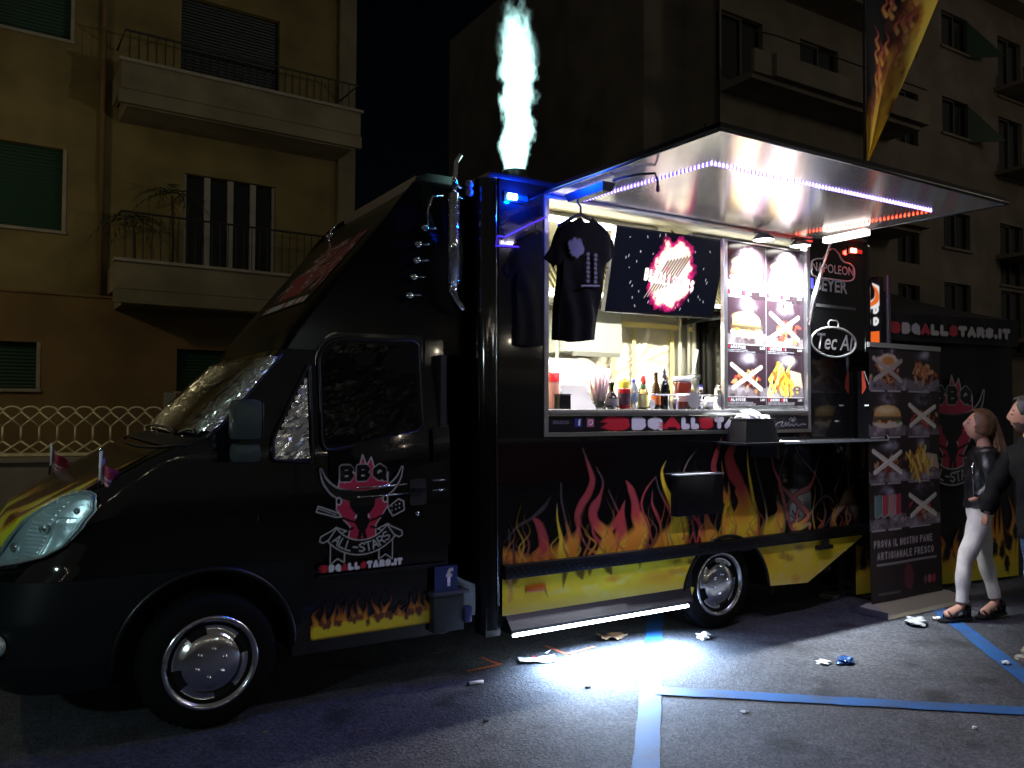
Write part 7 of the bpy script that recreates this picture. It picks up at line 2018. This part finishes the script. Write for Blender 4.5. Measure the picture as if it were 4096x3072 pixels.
def hand_chain(w, d, palm, side, s=1.0, curl=.9):
    """five separate fingers from a wrist at w along d; palm: normal of the palm side; side: thumb direction"""
    w, d, n, t = Vector(w), Vector(d).normalized(), Vector(palm).normalized(), Vector(side).normalized()
    ch = []
    p0 = w; pc = w + d * .045 * s
    ch.append([(tuple(p0), (.026 * s, .021 * s)), (tuple(pc), (.034 * s, .020 * s)), (tuple(w + d * .078 * s), (.034 * s, .017 * s))])
    for k, (off, ln) in enumerate(((.027, .070), (.009, .080), (-.009, .074), (-.026, .058))):
        q = w + d * .080 * s + t * off * s; pts = [(tuple(w + d * .045 * s + t * off * .8 * s), .011 * s), (tuple(q), .0095 * s)]
        a = 0; p = q
        for j in range(3):
            a += curl * (.55 + .25 * j); p = p + (d * math.cos(a) + n * math.sin(a)) * ln * s * (.42, .33, .25)[j]; pts.append((tuple(p), (.0090, .0083, .0070)[j] * s))
        ch.append(pts)
    q = w + d * .02 * s + t * .026 * s; p1 = q + (d * .6 + t * .7 + n * .25) * .035 * s; p2 = p1 + (d * .85 + t * .2 + n * .5) * .030 * s; p3 = p2 + (d * .8 - t * .1 + n * .6) * .024 * s
    ch.append([(tuple(w + d * .02 * s), .016 * s), (tuple(q), .014 * s), (tuple(p1), .0115 * s), (tuple(p2), .010 * s), (tuple(p3), .008 * s)])
    return ch
def figure(label, base, J, head, female, mats, hand_dirs):
    """J: joints in (s, d, z) local picture axes: s to the right, d away, z up"""
    R3 = np.array((.852, -.523)); F3 = np.array((.523, .852))
    def Wp(p):
        q = np.array(base) + R3 * p[0] + F3 * p[1]
        return Vector((q[0], q[1], p[2]))
    t = thing('person', label, 'person', (base[0], base[1], 0))
    inv = Vector((-base[0], -base[1], 0))
    P = {k: Wp(v) + inv for k, v in J.items()}
    k = .92 if female else 1.0
    tup = lambda n: tuple(P[n])
    tor = [(tup('pelvis'), (.135 * k, .105 * k)), (tup('waist'), (.115 * k, .09 * k)), (tup('chest'), (.15 * k, .105 * k)), (tup('collar'), (.10 * k, .07)), (tup('neck'), .052 * k), (tup('skull'), .050 * k)]
    body = [tor]
    for sd_ in 'lr':
        body.append([(tup('pelvis'), (.135 * k, .105 * k)), (tup('hip' + sd_), .085 * k), (tup('knee' + sd_), .055 * k), (tup('ankle' + sd_), .038 * k), (tup('toe' + sd_), (.040, .022))])
        body.append([(tup('chest'), (.15 * k, .105 * k)), (tup('sh' + sd_), .055 * k), (tup('el' + sd_), .040 * k), (tup('wr' + sd_), .027 * k)])
    o = skin_mesh('body', body, 2, None, t)
    # one continuous body: head, hands and trunk fused by a voxel remesh
    bm = bmesh.new(); bm.from_mesh(o.data)
    hb, HM = head_bm(P['head'], head['s'], head['yaw'], head['tilt'], female)
    tmp = bpy.data.meshes.new('h'); hb.to_mesh(tmp); hb.free(); bm.from_mesh(tmp); bpy.data.meshes.remove(tmp)
    for sd_ in 'lr':
        if sd_ in hand_dirs:
            h = hand_dirs[sd_]
            V3 = lambda v: Vector((*(R3 * v[0] + F3 * v[1]), v[2]))
            ho = skin_mesh('hand', hand_chain(P['wr' + sd_], V3(h[0]), V3(h[1]), V3(h[2]), h[3], h[4]), 1, None, None)
            bm.from_mesh(ho.data); bpy.data.objects.remove(ho)
    bad = [e for e in bm.edges if len(e.link_faces) == 1]
    if bad: bmesh.ops.holes_fill(bm, edges=bad, sides=0)
    bmesh.ops.recalc_face_normals(bm, faces=bm.faces[:])
    bm.to_mesh(o.data); bm.free()
    rm_ = o.modifiers.new('rm', 'REMESH'); rm_.mode = 'VOXEL'; rm_.voxel_size = .0046
    sm_ = o.modifiers.new('sm', 'SMOOTH'); sm_.iterations = 2; sm_.factor = .4
    dg = bpy.context.evaluated_depsgraph_get(); me = bpy.data.meshes.new_from_object(o.evaluated_get(dg))
    o.modifiers.clear(); o.data = me; me.materials.clear(); me.materials.append(mats['skin']); me.polygons.foreach_set('use_smooth', [True] * len(me.polygons))
    # clothes: shells grown from the body's own surface
    co = np.empty(len(me.vertices) * 3); me.vertices.foreach_get('co', co); co = co.reshape(-1, 3)
    no_ = np.empty(len(me.vertices) * 3); me.vertices.foreach_get('normal', no_); no_ = no_.reshape(-1, 3)
    bones = []
    for sd_ in 'lr':
        bones += [('arm', 'sh' + sd_, 'el' + sd_), ('fore' + sd_, 'el' + sd_, 'wr' + sd_), ('leg', 'hip' + sd_, 'knee' + sd_), ('shin' + sd_, 'knee' + sd_, 'ankle' + sd_), ('foot', 'ankle' + sd_, 'toe' + sd_)]
    bones += [('torso', 'pelvis', 'waist'), ('torso', 'waist', 'chest'), ('torso', 'chest', 'collar'), ('neck', 'neck', 'head')]
    D = []; T_ = []
    for nm, a_, c_ in bones:
        A1, B1 = np.array(P[a_]), np.array(P[c_]); ab = B1 - A1
        tt = ((co - A1) @ ab) / (ab @ ab); tq = np.clip(tt, 0, 1)
        D.append(np.linalg.norm(co - (A1 + tq[:, None] * ab), axis=1) - (.05 if nm == 'torso' else .02 if nm == 'leg' else 0)); T_.append(tt)
    D = np.array(D); T_ = np.array(T_); bi = D.argmin(0); tb = T_[bi, np.arange(len(co))]
    nm_ = np.array([x[0] for x in bones])[bi]
    armish = (nm_ == 'arm') | (((nm_ == 'forel') | (nm_ == 'forer')) & (tb < .93))
    hemz = P['hem'].z - (.10 if not female else .03)
    up_ = armish | ((nm_ == 'torso') & (co[:, 2] > hemz) & (co[:, 2] < P['collar'].z + .035)) | ((nm_ == 'leg') & (co[:, 2] > hemz) & (not female))
    up_ |= (nm_ == 'neck') & (co[:, 2] < P['collar'].z + .02)
    low_ = (nm_ == 'leg') | (((nm_ == 'shinl') | (nm_ == 'shinr')) & (tb < .90)) | ((nm_ == 'torso') & (co[:, 2] < P['waist'].z))
    def shell(name, keep, off, amp, fr, m):
        ok = keep[np.array([list(p.vertices)[:4] if len(p.vertices) >= 4 else list(p.vertices) + [p.vertices[0]] for p in me.polygons])].all(1)
        fs_ = [tuple(p.vertices) for p, k_ in zip(me.polygons, ok) if k_]
        us = sorted({i for f in fs_ for i in f}); rm2 = {i: j_ for j_, i in enumerate(us)}
        w_ = amp * (np.sin(co[:, 2] * fr + 3 * np.sin(co[:, 0] * 9) + co[:, 1] * 14) + .7 * np.sin(co[:, 0] * 38 + co[:, 2] * 21))
        cc = co + no_ * (off + w_)[:, None]
        m2 = bpy.data.meshes.new(name); m2.from_pydata([tuple(cc[i]) for i in us], [], [tuple(rm2[i] for i in f) for f in fs_])
        oo = link(name, m2, m, t, True)
        s1_ = oo.modifiers.new('s', 'SMOOTH'); s1_.iterations = 6; s1_.factor = .5
        s2_ = oo.modifiers.new('t', 'SOLIDIFY'); s2_.thickness = .008; s2_.offset = -1
        return oo
    shell('jacket', up_, .026, .005, 36, mats['jacket'])
    shell('jeans', low_, .013, .003, 30, mats['jeans'])
    for sd_ in 'lr':
        a, e = P['ankle' + sd_], P['toe' + sd_]
        dr_ = (e - a); dr_.z = 0; L_ = dr_.length; dr_.normalize()
        heel = a - dr_ * .055; pts = [(tuple(Vector((heel.x, heel.y, a.z - .03))), (.040, .038)), (tuple(Vector((a.x, a.y, a.z - .025)) + dr_ * .03), (.044, .040)), (tuple(e - dr_ * .05 + Vector((0, 0, .006))), (.047, .034)), (tuple(e + dr_ * .02), (.038, .022))]
        if not female:
            s_ = skin_mesh('shoe', [pts, [pts[1], (tuple(Vector((a.x, a.y, a.z + .03))), .046)]], 2, mats['shoe'], t)
        zs_ = e.z - .035
        so_ = MB(); n_ = Vector((-dr_.y, dr_.x, 0)); V = []
        prof = [(-.075, .030), (-.03, .040), (.05, .040), (.12, .046), (.17, .040), (.205, .018)]
        top = [Vector((a.x, a.y, 0)) + dr_ * p + n_ * q for p, q in prof] + [Vector((a.x, a.y, 0)) + dr_ * p - n_ * q for p, q in prof[::-1]]
        zz_ = lambda p: (a.z - .075) + (e.z - .030 - (a.z - .075)) * min(max(((p - Vector((a.x, a.y, 0))).dot(dr_)) / max(L_, .01), 0), 1)
        m_ = len(top); so_.add([(p.x, p.y, max(zz_(p) - .022, .001)) for p in top] + [(p.x, p.y, max(zz_(p), .022)) for p in top], [tuple(range(m_))[::-1], tuple(range(m_, 2 * m_))] + [(i, (i + 1) % m_, m_ + (i + 1) % m_, m_ + i) for i in range(m_)])
        so_.build('sole', mats['sole'], t)
        if female:
            for f_ in (.0, .075, .125):
                c = Vector((a.x, a.y, 0)) + dr_ * f_; z_ = zz_(c)
                st2 = MB(); st2.tube([tuple(c + n_ * .046 * math.cos(q) + Vector((0, 0, z_ + (.075 if f_ == 0 else .058) * math.sin(q)))) for q in np.linspace(0, PI, 10)], .009, 6); st2.build('sandal_strap', mats['shoe'], t, True)
            hb2 = MB(); c = Vector((a.x, a.y, 0)) - dr_ * .05; hb2.tube([tuple(c + Vector((0, 0, max(zz_(c), .02)))), tuple(Vector((a.x, a.y, a.z + .01)) - dr_ * .045)], [.03, .036], 10); hb2.build('heel_counter', mats['shoe'], t, True)
    # face details and hair
    FP = lambda x, y, z: HM @ Vector((x * head['s'], y * head['s'], z * head['s']))
    for sd_ in (-1, 1):
        e = MB(); e.lathe([(0, -.006), (.009, -.003), (.010, 0), (.009, .003), (0, .006)], 10); eo = e.build('eye', mat('eye_dark', (.03, .02, .015), .2), t, True, loc=FP(-.082, sd_ * .030, .006))
        b_ = MB(); b_.tube([FP(-.086 + .012 * abs(q), sd_ * (.030 + .020 * q), .030 + .004 * (1 - q * q)) for q in (-1, -.3, .4, 1)], .0042, 6); b_.build('eyebrow', mats['hair'], t, True)
    l_ = MB(); l_.tube([FP(-.090, q * .022, -.061 - .002 * abs(q)) for q in (-1, -.4, 0, .4, 1)], [.002, .0045, .005, .0045, .002], 6); l_.build('lips', mats['lips'], t, True)
    bm = bmesh.new(); bmesh.ops.create_icosphere(bm, subdivisions=4, radius=1)
    rs = np.random.RandomState(3)
    for v in list(bm.verts):
        x, y, z = v.co
        if (x < -.42 - .25 * z and z < .72) or z < -.55 or (not female and z < -.05 and x < .3): bm.verts.remove(v); continue
        w_ = 1 + .03 * math.sin(14 * y + 6 * x) + rs.uniform(-.01, .01)
        v.co = FP(x * .110 * w_, y * .087 * w_, z * .127 * w_ + .003)
    me = bpy.data.meshes.new('hair'); bm.to_mesh(me); bm.free(); ho = link('hair', me, mats['hair'], t, True)
    so2 = ho.modifiers.new('th', 'SOLIDIFY'); so2.thickness = .012; so2.offset = 1
    return t, P, FP, Wp, inv
JKT = mat('black_leather', (.010, .010, .010), .38, bump=(30, .4, .01))
WJ = dict(skin=SKIN, jacket=JKT, jeans=mat('white_denim', (.60, .57, .53), .85, noise=(20, .08)), shoe=BLKP, sole=BLKM, hair=mat('light_brown_hair', (.11, .055, .022), .55, noise=(30, .3)), lips=mat('lips_rose', (.40, .10, .09), .4))
J = dict(pelvis=(.045, .0, .865), waist=(.05, 0, .99), hem=(.05, 0, .92), chest=(.065, 0, 1.20), collar=(.09, 0, 1.345), neck=(.088, 0, 1.41), skull=(.075, 0, 1.48), head=(.055, 0, 1.545),
         hipl=(.01, -.075, .785), kneel=(-.115, -.06, .47), anklel=(-.135, -.05, .115), toel=(-.285, -.08, .050), hipr=(.085, .075, .785), kneer=(.13, .07, .45), ankler=(.20, .05, .13), toer=(.065, .02, .035),
         shl=(.03, -.15, 1.31), ell=(.03, -.19, 1.07), wrl=(-.065, -.18, .985), shr=(.12, .15, 1.31), elr=(.17, .18, 1.06), wrr=(.12, .15, .86))
wt, Pw, FPw, Wpw, invw = figure('person with long light brown hair, black jacket and white trousers walking past the banner', (5.64, -.81), J, dict(s=1.0, yaw=math.atan2(.523, -.852) + PI - .45, tilt=.22), True, WJ, {'l': ((-.95, .1, -.25), (.1, .2, -.9), (-.1, -.9, .2), 1.0, 1.1), 'r': ((-.5, 0, -.9), (-.6, 0, .3), (0, -1, .1), 1.0, .8)})
# long hair strands over the far shoulder
b = MB(); rs = np.random.RandomState(5)
hc_ = Pw['head']
for k in range(90):
    a = rs.uniform(-1.4, 1.5); s0_ = rs.uniform(.02, .11)
    R3 = Vector((.852, -.523, 0)); F3 = Vector((.523, .852, 0))
    p0 = hc_ + R3 * (.045 + s0_ * .45) + F3 * (.085 * a * .6) + Vector((0, 0, .06 + .02 * rs.rand()))
    p1 = p0 + R3 * (.035 + .02 * rs.rand()) + Vector((0, 0, -.12)); p2 = p1 + R3 * (.02 * rs.rand() - .005) + F3 * (-.04) + Vector((0, 0, -.13)); p3 = p2 + R3 * (-.035 + .02 * rs.rand()) + Vector((0, 0, -.13 - .07 * rs.rand()))
    b.tube([p0, p1, p2 + R3 * .03 * (rs.rand() - .4), p3 + F3 * .06 * (rs.rand() - .5)], [.008, .009, .008, .002], 5)
b.build('long_hair', WJ['hair'], wt, True)
b = MB(); b.tube([Pw['collar'] + Vector((-.07, .02, .0)), Pw['chest'] + Vector((-.13, .0, .02)), Pw['waist'] + Vector((-.12, -.02, 0))], .006, 6); b.build('zip', CHR, wt, True)
MJ = dict(skin=SKIN2, jacket=mat('dark_jacket', (.0035, .004, .005), .85, spec=.2, bump=(40, .3, .01)), jeans=mat('blue_denim', (.035, .075, .17), .85, noise=(25, .2)), shoe=mat('grey_suede', (.22, .22, .17), .8), sole=mat('pale_sole', (.34, .33, .28), .6), hair=mat('black_hair', (.008, .006, .005), .5), lips=mat('lips_man', (.25, .09, .08), .5))
J = dict(pelvis=(.03, 0, .90), waist=(.03, 0, 1.05), hem=(.03, 0, .90), chest=(.03, 0, 1.28), collar=(.02, 0, 1.45), neck=(.01, 0, 1.50), skull=(.0, 0, 1.56), head=(-.02, 0, 1.635),
         hipl=(-.03, -.08, .84), kneel=(-.03, -.09, .48), anklel=(.02, -.08, .105), toel=(-.13, -.10, .045), hipr=(.09, .09, .84), kneer=(.14, .10, .48), ankler=(.26, .09, .115), toer=(.12, .07, .045),
         shl=(.0, -.20, 1.38), ell=(.10, -.24, 1.12), wrl=(.06, -.25, .90), shr=(.03, .20, 1.38), elr=(-.11, .23, 1.12), wrr=(-.19, .20, .93))
mt_, Pm, FPm, _, _ = figure('person with short dark hair in a dark jacket and blue jeans at the right edge', (5.06, -1.515), J, dict(s=1.02, yaw=math.atan2(.523, -.852) + PI - .55, tilt=.0), False, MJ, {'r': ((-.25, 0, -.95), (.2, -.5, 0), (-.8, .2, -.1), 1.08, .7), 'l': ((0, 0, -1), (0, .8, 0), (-.8, 0, 0), 1.08, .7)})
# stubble
bm = bmesh.new(); bmesh.ops.create_icosphere(bm, subdivisions=4, radius=1)
for v in list(bm.verts):
    x, y, z = v.co
    if z > -.38 or x > .1 or (abs(y) < .35 and -.62 < z < -.40 and x < -.5): bm.verts.remove(v); continue
    k_ = 1 - .32 * (-z) ** 1.3; v.co = FPm(x * .0995 * (1 - .10 * (-z)) - .013 * max(0, -x) * (-z) - .012 * math.exp(-((y / .28) ** 2) - ((z + .84) / .14) ** 2), y * .0775 * k_, z * .1195)
me = bpy.data.meshes.new('beard'); bm.to_mesh(me); bm.free(); link('beard', me, mat('stubble', (.06, .035, .028), .7), mt_, True)
